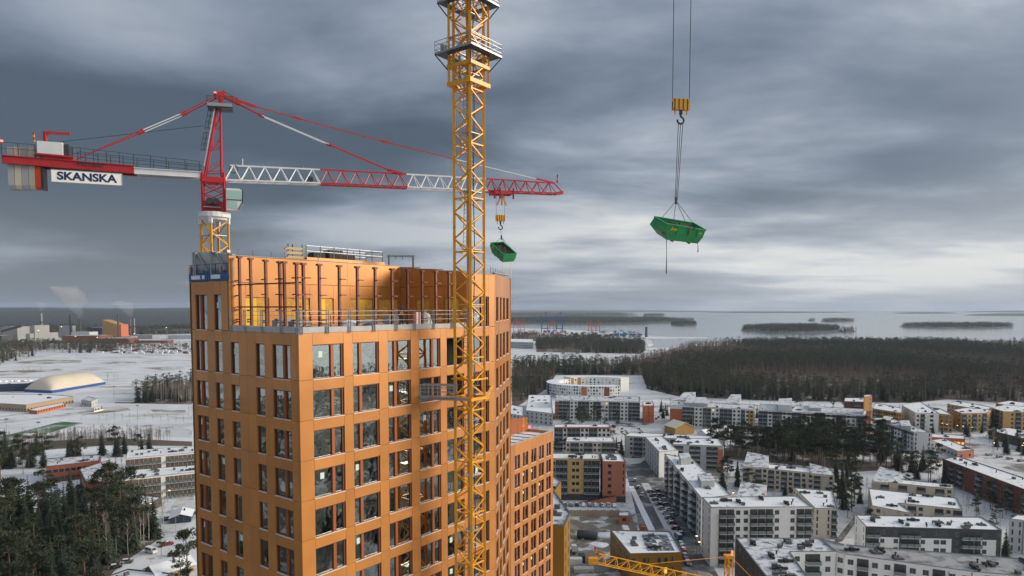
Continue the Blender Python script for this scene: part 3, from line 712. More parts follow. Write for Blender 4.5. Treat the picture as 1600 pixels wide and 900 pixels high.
# ---- clutter on the terrace
def terr(t, s): p = C + UU * t + VV * s; return V(p.x, p.y, SLAB)
red_rack = thing('steel_rack', terr(3.1, 1.6), 'red tubular steel stillage behind the terrace guard rail', 'rack')
b = terr(3.1, 1.6)
for a in (0, 1.0, 2.0):
    for c in (0, 1.0): ubar('rack_upright', b + UU * a + VV * c, b + UU * a + VV * c + ZZ * 1.1, .07, RED, red_rack)
for h in (.25, .65, 1.05):
    for c in (0, 1.0): ubar('rack_bar', b + VV * c + ZZ * h, b + UU * 2 + VV * c + ZZ * h, .06, RED, red_rack)
def heap(name, c, rx, ry, rz, seed, m, label, cat):
    r = random.Random(seed); vs = []; fs = []; n, k = 14, 6
    for i in range(k + 1):
        ph_ = math.pi / 2 * i / k
        for j in range(n):
            t = 2 * math.pi * j / n; q = 1 + .25 * noise.noise(V(math.cos(t) * 1.7 + seed, math.sin(t) * 1.7, ph_ * 2))
            vs.append((c.x + rx * math.cos(ph_) * math.cos(t) * q, c.y + ry * math.cos(ph_) * math.sin(t) * q, c.z + rz * math.sin(ph_) * q))
    for i in range(k):
        for j in range(n): fs.append((i * n + j, i * n + (j + 1) % n, (i + 1) * n + (j + 1) % n, (i + 1) * n + j))
    o = MB().add(vs, fs).build(name, m, smooth=False); tag(o, label, cat); return o
heap('tarpaulin_heap', terr(6.0, 1.5), 1.0, .7, .55, 3, M_['snow'], 'crumpled white tarpaulin heap beside the red stillage', 'tarpaulin')
heap('builders_bag', terr(15.3, 1.6), .75, .7, 1.15, 5, WHITE, 'bulging white builders bag behind the terrace rail', 'bag')
heap('grey_bag', terr(9.4, 1.7), .8, .5, .5, 8, M_['grey_block'], 'low grey sack lying near the middle of the terrace', 'bag')
bar = thing('safety_barrier', terr(13.6, 1.2), 'red and white striped safety barrier on the terrace', 'barrier')
b = terr(13.6, 1.2)
for k in range(5): ublock('stripe', b + UU * k * .25 + ZZ * .1, UU * .23, VV * .06, ZZ * 1.1, RED if k % 2 == 0 else WHITE, bar)
for k, (t, s, w, h) in enumerate(((1.2, 2.2, 1.6, .5), (11.2, 2.0, 1.4, .8), (8.0, 2.4, 2.2, .45), (2.6, 6.5, 1.8, .55))):
    mb = MB(); p = terr(t, s)
    mb.obox(p + ZZ * .12, UU * w, VV * .8, ZZ * (h - .12))
    for q in (0, .45, .9): mb.obox(p + UU * (w - .1) * q / .9, UU * .1, VV * .8, ZZ * .12)
    mb.obox(p + UU * .1 + VV * .1 + ZZ * h, UU * (w - .3), VV * .5, ZZ * .14)
    tag(mb.build('insulation_pallet', M_['grey_block']), ['grey pallet load nearest the terrace corner post', 'tallest grey pallet load, right of the terrace middle', 'long low grey pallet load against the terrace wall', 'grey pallet load at the left end of the terrace'][k], 'pallet')
# worker
def person(loc, face, jacket, helmet, label):
    root = thing('person', loc, label, 'person')
    sk = [(0, 0, .92, .15), (0, 0, 1.18, .155), (0, 0, 1.42, .15), (0, 0, 1.53, .06), (0, .02, 1.68, .10),           # 0-4 spine, head
          (-.1, 0, .86, .095), (-.11, .02, .48, .065), (-.11, -.02, .08, .05), (-.11, .12, .04, .045),                  # 5-8
          (.1, 0, .86, .095), (.11, .06, .48, .065), (.12, .02, .08, .05), (.12, .16, .04, .045),                       # 9-12
          (-.2, 0, 1.42, .07), (-.27, .03, 1.15, .05), (-.22, .22, 1.0, .04), (-.2, .30, .98, .035),                    # 13-16
          (.2, 0, 1.42, .07), (.28, .02, 1.15, .05), (.22, .2, .98, .04), (.2, .28, .96, .035)]
    ed = [(0, 1), (1, 2), (2, 3), (3, 4), (0, 5), (5, 6), (6, 7), (7, 8), (0, 9), (9, 10), (10, 11), (11, 12), (2, 13), (13, 14), (14, 15), (15, 16), (2, 17), (17, 18), (18, 19), (19, 20)]
    me = bpy.data.meshes.new('body'); me.from_pydata([x[:3] for x in sk], ed, []); me.materials.append(jacket)
    o = bpy.data.objects.new('body', me); M = Matrix.Translation(V(*loc)) @ Matrix.Rotation(face, 4, 'Z'); link(o, root, M)
    md = o.modifiers.new('skin', 'SKIN'); 
    for i, x in enumerate(sk): me.skin_vertices[0].data[i].radius = (x[3], x[3])
    me.skin_vertices[0].data[0].use_root = True
    sb = o.modifiers.new('sub', 'SUBSURF'); sb.levels = 1; sb.render_levels = 1
    hm = MB(); n = 10
    for i in range(4):
        a = math.pi / 2 * i / 3.3
        hm.v += [(.13 * math.cos(a) * math.cos(2 * math.pi * j / n), .02 + .145 * math.cos(a) * math.sin(2 * math.pi * j / n), 1.70 + .12 * math.sin(a)) for j in range(n)]
    hm.f = [(i * n + j, i * n + (j + 1) % n, (i + 1) * n + (j + 1) % n, (i + 1) * n + j) for i in range(3) for j in range(n)] + [tuple(3 * n + j for j in range(n))]; hm.m = [0] * len(hm.f)
    hm.build('helmet', helmet, root, M=M)
    MB().box(-.16, -.16, 1.0, .16, .16, 1.25).build('vest', mat('vest', (.75, .32, .02), .7), root, M=M)
person(terr(12.6, 1.9), R(200), mat('work_jacket', (.06, .07, .09), .8), M_['blue'], 'worker in dark jacket and blue helmet standing behind the terrace rail')

# ================================================================ lower wing beside the tower
WO = aty(798, 697, 111); WU = V(math.sin(R(29)), math.cos(R(29)), 0); WN = nrm(WU); WZ = WO.z; WL = 16.2
wing = thing('wing_block', (WO.x, WO.y, 0), 'lower orange metal-clad wing with snowy ribbed roof right of the tower', 'building')
wo = V(WO.x, WO.y, 0)
wrows = [(WZ - 4.35 - 3.12 * k, WZ - 1.95 - 3.12 * k) for k in range(10)]
wcols = [(1.3, 3.2, .5, False), (4.2, 6.2, .45, False), (7.3, 9.3, .5, False), (10.3, 12.3, .5, False), (13.3, 15.2, .5, False)]
facade(wing, wo, WU, WL, wrows, wcols, .0, WZ)
wp = [wo - WU * 14, wo + WU * WL, wo + WU * WL - WN * 14, wo - WU * 14 - WN * 14]
MB().prism(shrink(wp, .45), WZ - .9, WZ - .55).build('roof', M_['roof_snow'], wing)
MB().prism(shrink(wp, 3.2), 30, WZ - 1).build('core_wall', M_['interior'], wing)
for zs, zt in wrows: MB().prism(shrink(wp, .4), zs - .75, zs - .5).build('floor_slab', M_['ceiling_in'], wing)
MB().prism(wp, 0, wrows[-1][0] - .8).build('lower_shaft', OR, wing)
for a, b in ((wp[1], wp[2]), (wp[2], wp[3])):
    dd = (b - a); nn = nrm(dd.normalized()); ublock('rear_wall', V(a.x, a.y, wrows[-1][0] - .7) - nn * .3, dd, nn * .3, ZZ * (WZ - wrows[-1][0] + .6), OR, wing)
ublock('parapet_cap', V(wo.x, wo.y, WZ + .02) - WN * .36, WU * WL, WN * .4, ZZ * .07, M_['concrete_light'], wing)
for k in range(9):
    a = wo + WU * (-8 + k * 2.6) - WN * .9; a.z = WZ - .53; b = a - WN * 12
    ubar('roof_rib', a, b, .16, M_['flashing'], wing, .14)
for k in range(15):
    a = wo + WU * (.4 + k * 1.05) - WN * .75; a.z = WZ - .5
    MB().box(-.22, -.18, 0, .22, .18, .26).box(-.10, -.10, .26, .1, .1, .4).build('roof_bracket', M_['vent_dark'], wing, M=Matrix.Translation(a)) if k == 0 else inst('roof_bracket', bpy.data.meshes['roof_bracket'], wing, Matrix.Translation(a))
# tall rust-orange roof screen at the back of the wing
sc = thing('roof_screen', (wp[2].x, wp[2].y, WZ), 'tall orange slatted roof screen with scaffold at the back of the lower wing', 'screen')
A0 = wo + WU * (WL - .3) - WN * 5.2; A1 = wo - WU * 9 - WN * 9.5; dd = (A1 - A0).normalized(); Ls = (A1 - A0).length
k = 16
for i in range(k):
    p = A0 + dd * (Ls * i / k); p.z = WZ - .5
    ublock('screen_panel', p, dd * (Ls / k - .03), nrm(dd) * .08, ZZ * (2.7 + 1.3 * i / k), M_['dark_orange'] if i % 5 else OR, sc)
for i in range(9):
    p = A0 + dd * (Ls * (i + .3) / 9) - nrm(dd) * 0; 
    ubar('screen_brace', V(p.x, p.y, WZ - .4) + nrm(dd) * 2.4, V(p.x, p.y, WZ + 1.6) + nrm(dd) * .15, .10, M_['orange_metal'], sc)
for i in range(5):
    p = A0 + V(1.4, -.6, 0) * .5 + WU * (i * .1); q = A0 + V(.9 * (i % 3), -.5 * (i // 3), 0); 
    ubar('scaffold_pole', V(q.x, q.y, WZ - .5), V(q.x, q.y, WZ + 3.2), .07, M_['galv'], sc)
for h in (.6, 1.5, 2.4): ubar('scaffold_ledger', V(A0.x - .1, A0.y, WZ + h), V(A0.x + 2.1, A0.y - .3, WZ + h), .06, M_['galv'], sc)
MB().box(-.12, -.12, 0, .12, .12, .3).build('warning_lamp', M_['red_glow'], sc, M=Matrix.Translation(V(A0.x + .3, A0.y - .8, WZ + .3)))
# ================================================================ cranes
def lattice(par, c, ax, ay, side, z0, z1, pan, lw, bw_, m, ring=3, names=('mast_leg', 'mast_brace', 'mast_ring')):
    h = side / 2; cs = [c + ax * (-h) + ay * (-h), c + ax * h + ay * (-h), c + ax * h + ay * h, c + ax * (-h) + ay * h]
    for q in cs: ubar(names[0], V(q.x, q.y, z0), V(q.x, q.y, z1), lw, m, par)
    k = max(1, round((z1 - z0) / pan)); dz = (z1 - z0) / k
    for i in range(k):
        za = z0 + i * dz; zb = za + dz
        for s in range(4):
            a, b = cs[s], cs[(s + 1) % 4]
            if (i + s) % 2: a, b = b, a
            ubar(names[1], V(a.x, a.y, za), V(b.x, b.y, zb), bw_, m, par)
            if ring and i % ring == 0: ubar(names[2], V(a.x, a.y, za), V(b.x, b.y, za), bw_ * 1.15, m, par)
    return cs
def lowmast(par, c, side, z1, pan):
    h = side / 2; cs = [c + UU * a + VV * b for a, b in ((-h, -h), (h, -h), (h, h), (-h, h))]; mb = MB()
    for q in cs: mb.bar(V(q.x, q.y, 0), V(q.x, q.y, z1), .24)
    k = int(z1 / pan)
    for i in range(k):
        for s in range(4):
            a, b = cs[s], cs[(s + 1) % 4]
            if (i + s) % 2: a, b = b, a
            mb.bar(V(a.x, a.y, z1 * i / k), V(b.x, b.y, z1 * (i + 1) / k), .1)
    mb.build('lower_mast', YELLOW, par, kind='stuff')
def ladder(par, p, q, w, m, rung=.35, ax=None, name='ladder'):
    p, q = V(*p), V(*q); ax = ax or V(1, 0, 0); mb = MB(); n = int((q - p).length / rung)
    mb.bar(p - ax * w / 2, q - ax * w / 2, .045); mb.bar(p + ax * w / 2, q + ax * w / 2, .045)
    for i in range(n): r = p + (q - p) * (i / n); mb.bar(r - ax * w / 2, r + ax * w / 2, .035)
    return mb.build(name, m, par)
def hoops(par, p, q, back, r, n, name='ladder_cage', m=None):
    mb = MB(); side = back.cross((q - p).normalized()).normalized()
    ring = lambda c: [c + side * (math.cos(t) * r) + back * (math.sin(t) * r * 1.5) for t in [math.pi * k / 6 for k in range(7)]]
    for i in range(n + 1):
        pts = ring(p + (q - p) * (i / n))
        for a, b in zip(pts, pts[1:]): mb.bar(a, b, .035)
    a, b = ring(p), ring(q)
    for k in (1, 3, 5): mb.bar(a[k], b[k], .03)
    return mb.build(name, m or M_['dark_steel'], par)
def text_mesh(name, body, size, m, par, M, bold=.012, sx=1.0):
    cu = bpy.data.curves.new(name, 'FONT'); cu.body = body; cu.size = size; cu.offset = bold; cu.extrude = .006; cu.align_x = 'CENTER'; cu.align_y = 'CENTER'
    t = bpy.data.objects.new('tmp_text', cu); COL.objects.link(t)
    dg = bpy.context.evaluated_depsgraph_get(); me = bpy.data.meshes.new_from_object(t.evaluated_get(dg)); bpy.data.objects.remove(t)
    me.name = name; me.materials.clear(); me.materials.append(m)
    return inst(name, me, par, M @ Matrix.Diagonal((sx, 1, 1, 1)))

# ---------------------------------------------------------------- red and white hammerhead crane behind the tower
CM = aty(334, 300, 70.0); CD = V(math.sin(R(70)), math.cos(R(70)), 0); CW = nrm(CD)
cm0 = V(CM.x, CM.y, 0)
def cp(px, py, off=0.0):
    t, z = onface(px, py, cm0, CD); p = cm0 + CD * t + CW * off; return V(p.x, p.y, z)
rc = thing('tower_crane', (CM.x, CM.y, 0), 'red and white hammerhead tower crane with yellow mast behind the tower roof', 'crane')
zmt = cp(334, 345).z
lattice(rc, cm0, UU, VV, 1.85, 60.0, zmt, 1.25, .2, .095, YELLOW, 3)
lowmast(rc, cm0, 1.85, 60.0, 1.5)
ladder(rc, cm0 + V(-.3, 0, 86), cm0 + V(-.3, 0, zmt), .4, M_['galv'])
MB().prism([cm0 + UU * a + VV * b for a, b in ((-.9, -.9), (.9, -.9), (.9, .9), (-.9, .9))], zmt - 1.55, zmt - 1.48).build('rest_platform', M_['galv'], rc)
mb = MB(); mb.tube([V(cm0.x, cm0.y, zmt + .02), V(cm0.x, cm0.y, zmt + .25), V(cm0.x, cm0.y, zmt + .30), V(cm0.x, cm0.y, zmt + .78)], [1.25, 1.35, 1.55, 1.55], 20); mb.build('slewing_ring', WHITE, rc)
for k in range(4):
    q = cm0 + UU * (.93 if k in (1, 2) else -.93) + VV * (.93 if k > 1 else -.93); ubar('ring_bracket', V(q.x, q.y, zmt - .35), V(q.x, q.y, zmt + .4), .32, WHITE, rc)
z0 = zmt + .8; zj = cp(334, 282).z
sq = [(-1.0, -.9), (1.0, -.9), (1.0, .9), (-1.0, .9)]
cc = [cm0 + CD * a + CW * b for a, b in sq]
for q in cc: ubar('head_leg', V(q.x, q.y, z0), V(q.x, q.y, zj + .7), .19, RED, rc)
for i in range(4):
    a, b = cc[i], cc[(i + 1) % 4]
    for za, zb in ((z0 + .9, (z0 + zj) / 2 + .3), ((z0 + zj) / 2 + .3, zj - .3)):
        ubar('head_brace', V(a.x, a.y, za), V(b.x, b.y, zb), .09, RED, rc); ubar('head_brace', V(b.x, b.y, za), V(a.x, a.y, zb), .09, RED, rc)
    ubar('head_beam', V(a.x, a.y, zj - .05), V(b.x, b.y, zj - .05), .34, RED, rc, .5)
    ubar('head_beam', V(a.x, a.y, z0 + .5), V(b.x, b.y, z0 + .5), .12, RED, rc, 1.0)
for dx in (-.35, .25):
    p = cm0 + CD * dx + CW * 1.05; MB().tube([V(p.x, p.y, z0 + 1.0) - CW * .35, V(p.x, p.y, z0 + 1.0) + CW * .35], .32, 12).build('slewing_motor', M_['dark_steel'], rc)
ublock('service_plate', cm0 + CD * -.9 + CW * .95 + ZZ * (z0 + .35), CD * 1.6, CW * .6, ZZ * .06, M_['galv'], rc)
# operator cab
cb = MB(); b0 = cm0 + CD * 1.25 + CW * .35
prof = [(0, .0), (1.05, .05), (1.45, .75), (1.5, 1.95), (1.2, 2.15), (0, 2.15)]
zc0 = cp(355, 331).z
for s in (0, 1):
    pass
n = len(prof); vs = []
for off in (-.0, 1.25):
    vs += [V(b0.x, b0.y, zc0 + z) + CD * x + CW * off for x, z in prof]
cb.add(vs, [tuple(range(n - 1, -1, -1)), tuple(range(n, 2 * n))] + [(i, (i + 1) % n, n + (i + 1) % n, n + i) for i in range(n)])
cab = cb.build('operator_cab', M_['white_paint'], rc)
gl = MB()
for x0, z0_, x1, z1_ in ((.12, .15, 1.0, .98), (.12, 1.06, 1.38, 1.95)):
    gl = MB(); gl.obox(V(b0.x, b0.y, zc0 + z0_) + CD * x0 + CW * 1.25, CD * (x1 - x0), CW * .03, ZZ * (z1_ - z0_)); gl.build('cab_window', M_['cab_glass'], cab)
gl = MB()
gl.quad(*[V(b0.x, b0.y, zc0 + z) + CD * x + CW * o for x, z, o in ((1.08, .1, .08), (1.47, .78, .08), (1.47, .78, 1.17), (1.08, .1, 1.17))])
gl.quad(*[V(b0.x, b0.y, zc0 + z) + CD * x + CW * o for x, z, o in ((1.48, .8, .08), (1.525, 1.9, .08), (1.525, 1.9, 1.17), (1.48, .8, 1.17))]); gl.build('windscreen', M_['cab_glass'], cab)
for x, z, xx, zz in ((1.05, .0, 1.47, .76), (1.47, .76, 1.53, 1.98)): ubar('cab_frame', V(b0.x, b0.y, zc0 + z) + CD * x + CW * 1.24, V(b0.x, b0.y, zc0 + zz) + CD * xx + CW * 1.24, .09, M_['dark_steel'], cab)
ubar('cab_frame', V(b0.x, b0.y, zc0 + 1.02) + CD * .02 + CW * 1.27, V(b0.x, b0.y, zc0 + 1.0) + CD * 1.45 + CW * 1.27, .07, M_['dark_steel'], cab)
# A-frame head
apex = cp(345, 160); zb = zj + .5
for o in (-.75, .75):
    a, b = cp(320.5, 277, o), cp(339.5, 170, o * .3); ubar('aframe_leg', a, b, .16, RED, rc)
    c, d_ = cp(346.3, 277, o), cp(344.5, 170, o * .3); ubar('aframe_leg', c, d_, .16, RED, rc)
    for f0, f1, x in ((.0, .22, 0), (.30, .58, 0), (.62, .9, 0)):
        ubar('aframe_brace', a + (b - a) * (f0 + .08), c + (d_ - c) * f1, .07, RED, rc)
    for f in (.07, .42, .72): ubar('aframe_brace', a + (b - a) * f, c + (d_ - c) * f, .08, RED, rc)
mb = MB(); n = 5
pr = [cp(338.5, 151), cp(339, 147), cp(351, 142.5), cp(352, 149), cp(347.5, 164.5), cp(342.5, 164.5)]
mb.add([p + CW * .45 for p in pr] + [p - CW * .45 for p in pr], [tuple(range(6)), tuple(range(11, 5, -1))] + [(i, 6 + i, 6 + (i + 1) % 6, (i + 1) % 6) for i in range(6)])
mb.build('head_plate', RED, rc)
plp = cp(325, 171, .9); pe = cp(364, 172, .9)
ublock('head_platform', plp, (pe - plp), CW * -1.8, ZZ * .12, M_['dark_steel'], rc)
ublock('platform_board', plp + ZZ * .1, (pe - plp), CW * .05, ZZ * .32, M_['galv'], rc)
for f in (0, .5, 1): ubar('platform_post', plp + (pe - plp) * f, plp + (pe - plp) * f + ZZ * 1.15, .05, M_['dark_steel'], rc)
ubar('platform_rail', plp + ZZ * 1.1, pe + ZZ * 1.1, .045, M_['dark_steel'], rc)
ladder(rc, cp(319, 260, .3), cp(336, 170, .3), .45, WHITE, ax=CW)
lp, lq = cp(319, 260, .3), cp(336, 170, .3); bk = -CD
hoops(rc, lp + (lq - lp) * .27, lp + (lq - lp) * .56, bk, .38, 3); hoops(rc, lp + (lq - lp) * .64, lp + (lq - lp) * .97, bk, .38, 3)
MB().tube([cp(335.5, 153), cp(336, 145.5)], .09, 8).build('head_lamp_post', M_['dark_steel'], rc); MB().tube([cp(336, 145.5), cp(336, 143.8)], .1, 8).build('warning_lamp', M_['red_glow'], rc)
# counter-jib
def beam(name, a, b, w, h, m):
    for o in (-.75, .75):
        mb = MB(); d = b - a
        p = a + CW * (o - w / 2)
        mb.obox(p - ZZ * h / 2, d, CW * w, ZZ * h * .86); mb.obox(p - ZZ * h / 2 - CW * .06, d, CW * (w + .12), ZZ * .05); mb.obox(p + ZZ * h * .36, d, CW * (w + .12) - CW * 0, ZZ * .06)
        mb.build(name, m, rc)
beam('counter_jib_beam', cp(316, 275.5), cp(212, 269), .28, .62, WHITE)
beam('counter_jib_beam', cp(212, 267), cp(8, 251), .32, .78, RED)
mb = MB(); a, b = cp(212, 270.5), cp(8, 254.5); mb.obox(a - CW * .6, b - a, CW * 1.2, ZZ * .06); mb.build('counter_jib_deck', M_['dark_steel'], rc)
mb = MB(); a, b = cp(316, 275), cp(212, 268); mb.obox(a - CW * .6, b - a, CW * 1.2, ZZ * .06); mb.build('counter_jib_deck', M_['galv'], rc)
for px in (225, 250, 275, 300):
    p = cp(px, 266 + (px - 212) * .085); ubar('cross_member', p - CW * .75 - ZZ * .1, p + CW * .75 - ZZ * .1, .12, WHITE, rc)
rl = [(8, 244), (34, 246), (60, 248), (118, 252), (130, 252.5), (150, 255), (170, 257), (190, 259), (212, 262), (238, 264), (262, 267), (291, 269.5), (313, 272)]
for k, (px, py) in enumerate(rl):
    for o in (-.95, .95): ubar('rail_post', cp(px, py, o), cp(px, py, o) + ZZ * 1.1, .045, M_['dark_steel'], rc)
for a, b in zip(rl, rl[1:]):
    if a[0] == 60: continue
    for o in (-.95, .95):
        for h in (.55, 1.08): ubar('hand_rail', cp(*a, o) + ZZ * h, cp(*b, o) + ZZ * h, .035, M_['dark_steel'], rc)
# ballast slabs hung through the counter-jib
bl = [(14, 24, 'grey_block', 1.0), (24.5, 35, 'beige_block', 1.15), (35.5, 46, 'grey_block', 1.1), (46.5, 56, 'beige_block', 1.15), (56.5, 66, 'orange_red', .55)]
for x0, x1, mm, _ in bl:
    yt = 231 if mm != 'orange_red' else 255
    a, b = cp(x0, yt), cp(x1, yt); dz = a.z - cp(x0 + 3, 296.5).z
    mb = MB(); w = (b - a); w.z = 0
    # a slab with notched shoulders that rest on the beams
    prof = [(-.58, 0), (.58, 0), (.58, -.95), (.58, -dz * .92), (.42, -dz), (-.42, -dz), (-.58, -dz * .92), (-.58, -.95)]
    vs = [a + CW * y + ZZ * z for y, z in prof] + [a + w + CW * y + ZZ * z for y, z in prof]; k = len(prof)
    mb.add(vs, [tuple(range(k)), tuple(range(2 * k - 1, k - 1, -1))] + [(i, k + i, k + (i + 1) % k, (i + 1) % k) for i in range(k)])
    mb.build('ballast_slab', M_[mm], rc)
a, b = cp(67, 262), cp(70.5, 262); ublock('ballast_plate', V(a.x, a.y, cp(68, 297).z) - CW * .6, V(b.x - a.x, b.y - a.y, 0), CW * 1.2, ZZ * (a.z - cp(68, 297).z), M_['dark_steel'], rc)
# winch platform and house
a, b = cp(60, 249), cp(117, 254)
mb = MB(); mb.obox(a - CW * 1.15 + ZZ * .25, b - a, CW * 2.3, ZZ * .14); mb.obox(a + CD * .6 - CW * .9 - ZZ * .45, (b - a) * .8, CW * 1.8, ZZ * .7); mb.build('winch_tray', RED, rc)
a, b = cp(64, 244.5), cp(103, 246); ublock('winch_house', V(a.x, a.y, b.z) - CW * .2, V((b - a).x, (b - a).y, 0), CW * 1.3, ZZ * 1.15, WHITE, rc)
a, b = cp(104, 246), cp(111, 246); ublock('winch_cabinet', V(a.x, a.y, b.z) - CW * .7, V((b - a).x, (b - a).y, 0), CW * 1.5, ZZ * 1.05, M_['dark_steel'], rc)
MB().tube([cp(82, 229, -.6), cp(82, 229, .5)], .42, 14).build('winch_drum', M_['dark_steel'], rc)
ubar('davit_post', cp(72.5, 226, .3), cp(71.5, 207, .3), .24, RED, rc); ubar('davit_arm', cp(69.5, 207.8, .3), cp(111, 210.3, .3), .22, RED, rc); ubar('davit_gusset', cp(73, 214, .3), cp(79, 208.5, .3), .16, RED, rc)
for k in range(4): ubar('marker_stripe', cp(57 + .35 * k, 210 + 4 * k, .9), cp(57 + .35 * (k + 1), 210 + 4 * (k + 1), .9), .12, RED if k % 2 == 0 else YELLOW, rc)
MB().tube([cp(7.5, 225, .9), cp(7.5, 222.5, .9)], .12, 8).build('warning_lamp', M_['red_glow'], rc); ubar('lamp_post', cp(8, 245, .9), cp(7.5, 225, .9), .05, M_['dark_steel'], rc)
# banner
banner = thing('banner_sign', cp(140, 292, 1.0), 'white sign board with dark blue lettering hanging under the crane counter-jib', 'sign')
a, b = cp(85, 290.5, 1.02), cp(194.5, 296.5, 1.02); hb = cp(85, 268, 1.02).z - cp(85, 290, 1.02).z
a = cp(85.5, 286.5, 1.02); b = cp(194.5, 293, 1.02)
ublock('sign_panel', a, b - a, CW * .10, ZZ * hb * .82, M_['banner'], banner)
for f, t in ((0, 'e'), (1, 'e')): ublock('sign_edge', a + (b - a) * f - CD * .03 - CW * .02 - ZZ * .04, CD * .06, CW * .14, ZZ * (hb * .82 + .08), M_['galv'], banner)
for z in (-.06, hb * .82): ublock('sign_edge', a + ZZ * z - CW * .02, b - a, CW * .14, ZZ * .06, M_['galv'], banner)
mid = (a + b) / 2 + ZZ * hb * .41 + CW * .115; ux = (b - a).normalized(); uz = ZZ
text_mesh('lettering', 'SKANSKA', 1.0, M_['text_blue'], banner, frame(mid, ux, uz, CW), .036, 1.12)
for f in (.03, .5, .97): ubar('sign_hanger', a + (b - a) * f + ZZ * hb * .8 + CW * .05, a + (b - a) * f + ZZ * (hb * .82 + .55) + CW * .05, .04, M_['dark_steel'], banner)
mid = cp(145, 260.5, .75) + CW * .24; ux = (cp(180, 263, 0) - cp(120, 258, 0)).normalized()
text_mesh('beam_lettering', 'POTAIN', .52, M_['dark_steel'], rc, frame(mid, ux, uz, CW), .01, 1.15)
# jib
segs = [(352, 500, WHITE, 6), (500, 635, RED, 6), (635, 759, WHITE, 6), (759, 866, RED, 6)]
def top_y(px): return np.interp(px, [362, 500, 635, 705, 760, 850, 875], [258.5, 265, 272.2, 275.5, 279.3, 285, 287])
def bot_y(px): return np.interp(px, [350, 500, 635, 760, 878], [282.5, 287.5, 293.5, 299, 303.5])
for x0, x1, m, k in segs:
    T = lambda x: cp(x, top_y(x)); Bt = lambda x, o: cp(x, bot_y(x), o)
    ubar('jib_top_chord', T(x0 + (8 if x0 == 352 else 0)), T(x1), .15, m, rc)
    for o in (-.62, .62): ubar('jib_bottom_chord', Bt(x0, o), Bt(x1, o), .15, m, rc)
    for i in range(k):
        xa, xb = x0 + (x1 - x0) * i / k, x0 + (x1 - x0) * (i + 1) / k; xm = (xa + xb) / 2
        for o in (-.62, .62): ubar('jib_brace', Bt(xa, o), T(xm), .075, m, rc); ubar('jib_brace', T(xm), Bt(xb, o), .075, m, rc)
        ubar('jib_cross', Bt(xa, -.62), Bt(xb, .62), .06, m, rc)
    ubar('jib_cross', Bt(x1, -.62), Bt(x1, .62), .09, m, rc)
ubar('jib_tip', cp(866, 286), cp(878, 300), .12, RED, rc); ubar('jib_nose', cp(866, 303, .0), cp(879, 301, 0), .5, RED, rc, .35)
for k in range(3): ubar('marker_stripe', cp(871 - .2 * k, 273 + 4.3 * k), cp(871 - .2 * (k + 1), 273 + 4.3 * (k + 1)), .16, RED if k != 1 else YELLOW, rc)
ubar('jib_mast_pin', cp(379, 258), cp(379, 248), .08, WHITE, rc)
for px in (411, 474, 520, 576, 665): ubar('jib_pin', cp(px, top_y(px)), cp(px, top_y(px) - 4.5), .05, M_['galv'], rc)
MB().tube([cp(484, 281, -.2), cp(484, 281, .3)], .34, 12).build('trolley_winch', M_['dark_steel'], rc)
MB().tube([cp(365, 264) + V(math.cos(t), 0, math.sin(t)) * .42 for t in [i * .52 for i in range(13)]], .035, 5).build('cable_coil', M_['rope'], rc)
# pendant bars
def pend(pts, o):
    for (x0, y0), (x1, y1), m, w in pts: ubar('tie_bar', cp(x0, y0, o), cp(x1, y1, o), w, m, rc)
for o in (-.42, .42):
    pend([((341, 150), (288, 177.5), RED, .10), ((288, 177.5), (221, 206), WHITE, .085), ((221, 206), (121, 248 + o * 6), RED, .085)], o)
    for x, y in ((288, 177.5), (221, 206)): ubar('tie_joint', cp(x - 4, y + 2, o), cp(x + 4, y - 2, o), .22, RED, rc)
for o in (-.2, .2):
    pend([((350, 151), (372, 162), RED, .2), ((372, 162), (409, 181), RED, .09), ((409, 181), (514, 226), WHITE, .075), ((514, 226), (610, 267), RED, .085)], o)
pend([((350, 149), (395, 165.5), RED, .22), ((395, 165.5), (465, 185), RED, .10), ((465, 185), (602, 222), RED, .10), ((602, 222), (712, 249), RED, .10), ((712, 249), (840, 280), WHITE, .085), ((838, 279.5), (866, 285.5), RED, .16)], 0)
for x, y in ((372, 162), (409, 181), (514, 226)): ubar('tie_joint', cp(x - 4, y - 1.7), cp(x + 4, y + 1.7), .3, RED, rc)
for x, y in ((395, 165.5), (465, 185), (602, 222)): ubar('tie_joint', cp(x - 5, y - 1.3), cp(x + 5, y + 1.3), .26, RED, rc)
ubar('tie_joint', cp(608, 266), cp(630, 272), .28, RED, rc)
ubar('stay_rope', cp(86, 222.5), cp(318, 196.5), .04, M_['rope'], rc); ubar('stay_rope', cp(350, 143.5), cp(372, 154.5), .05, M_['rope'], rc)
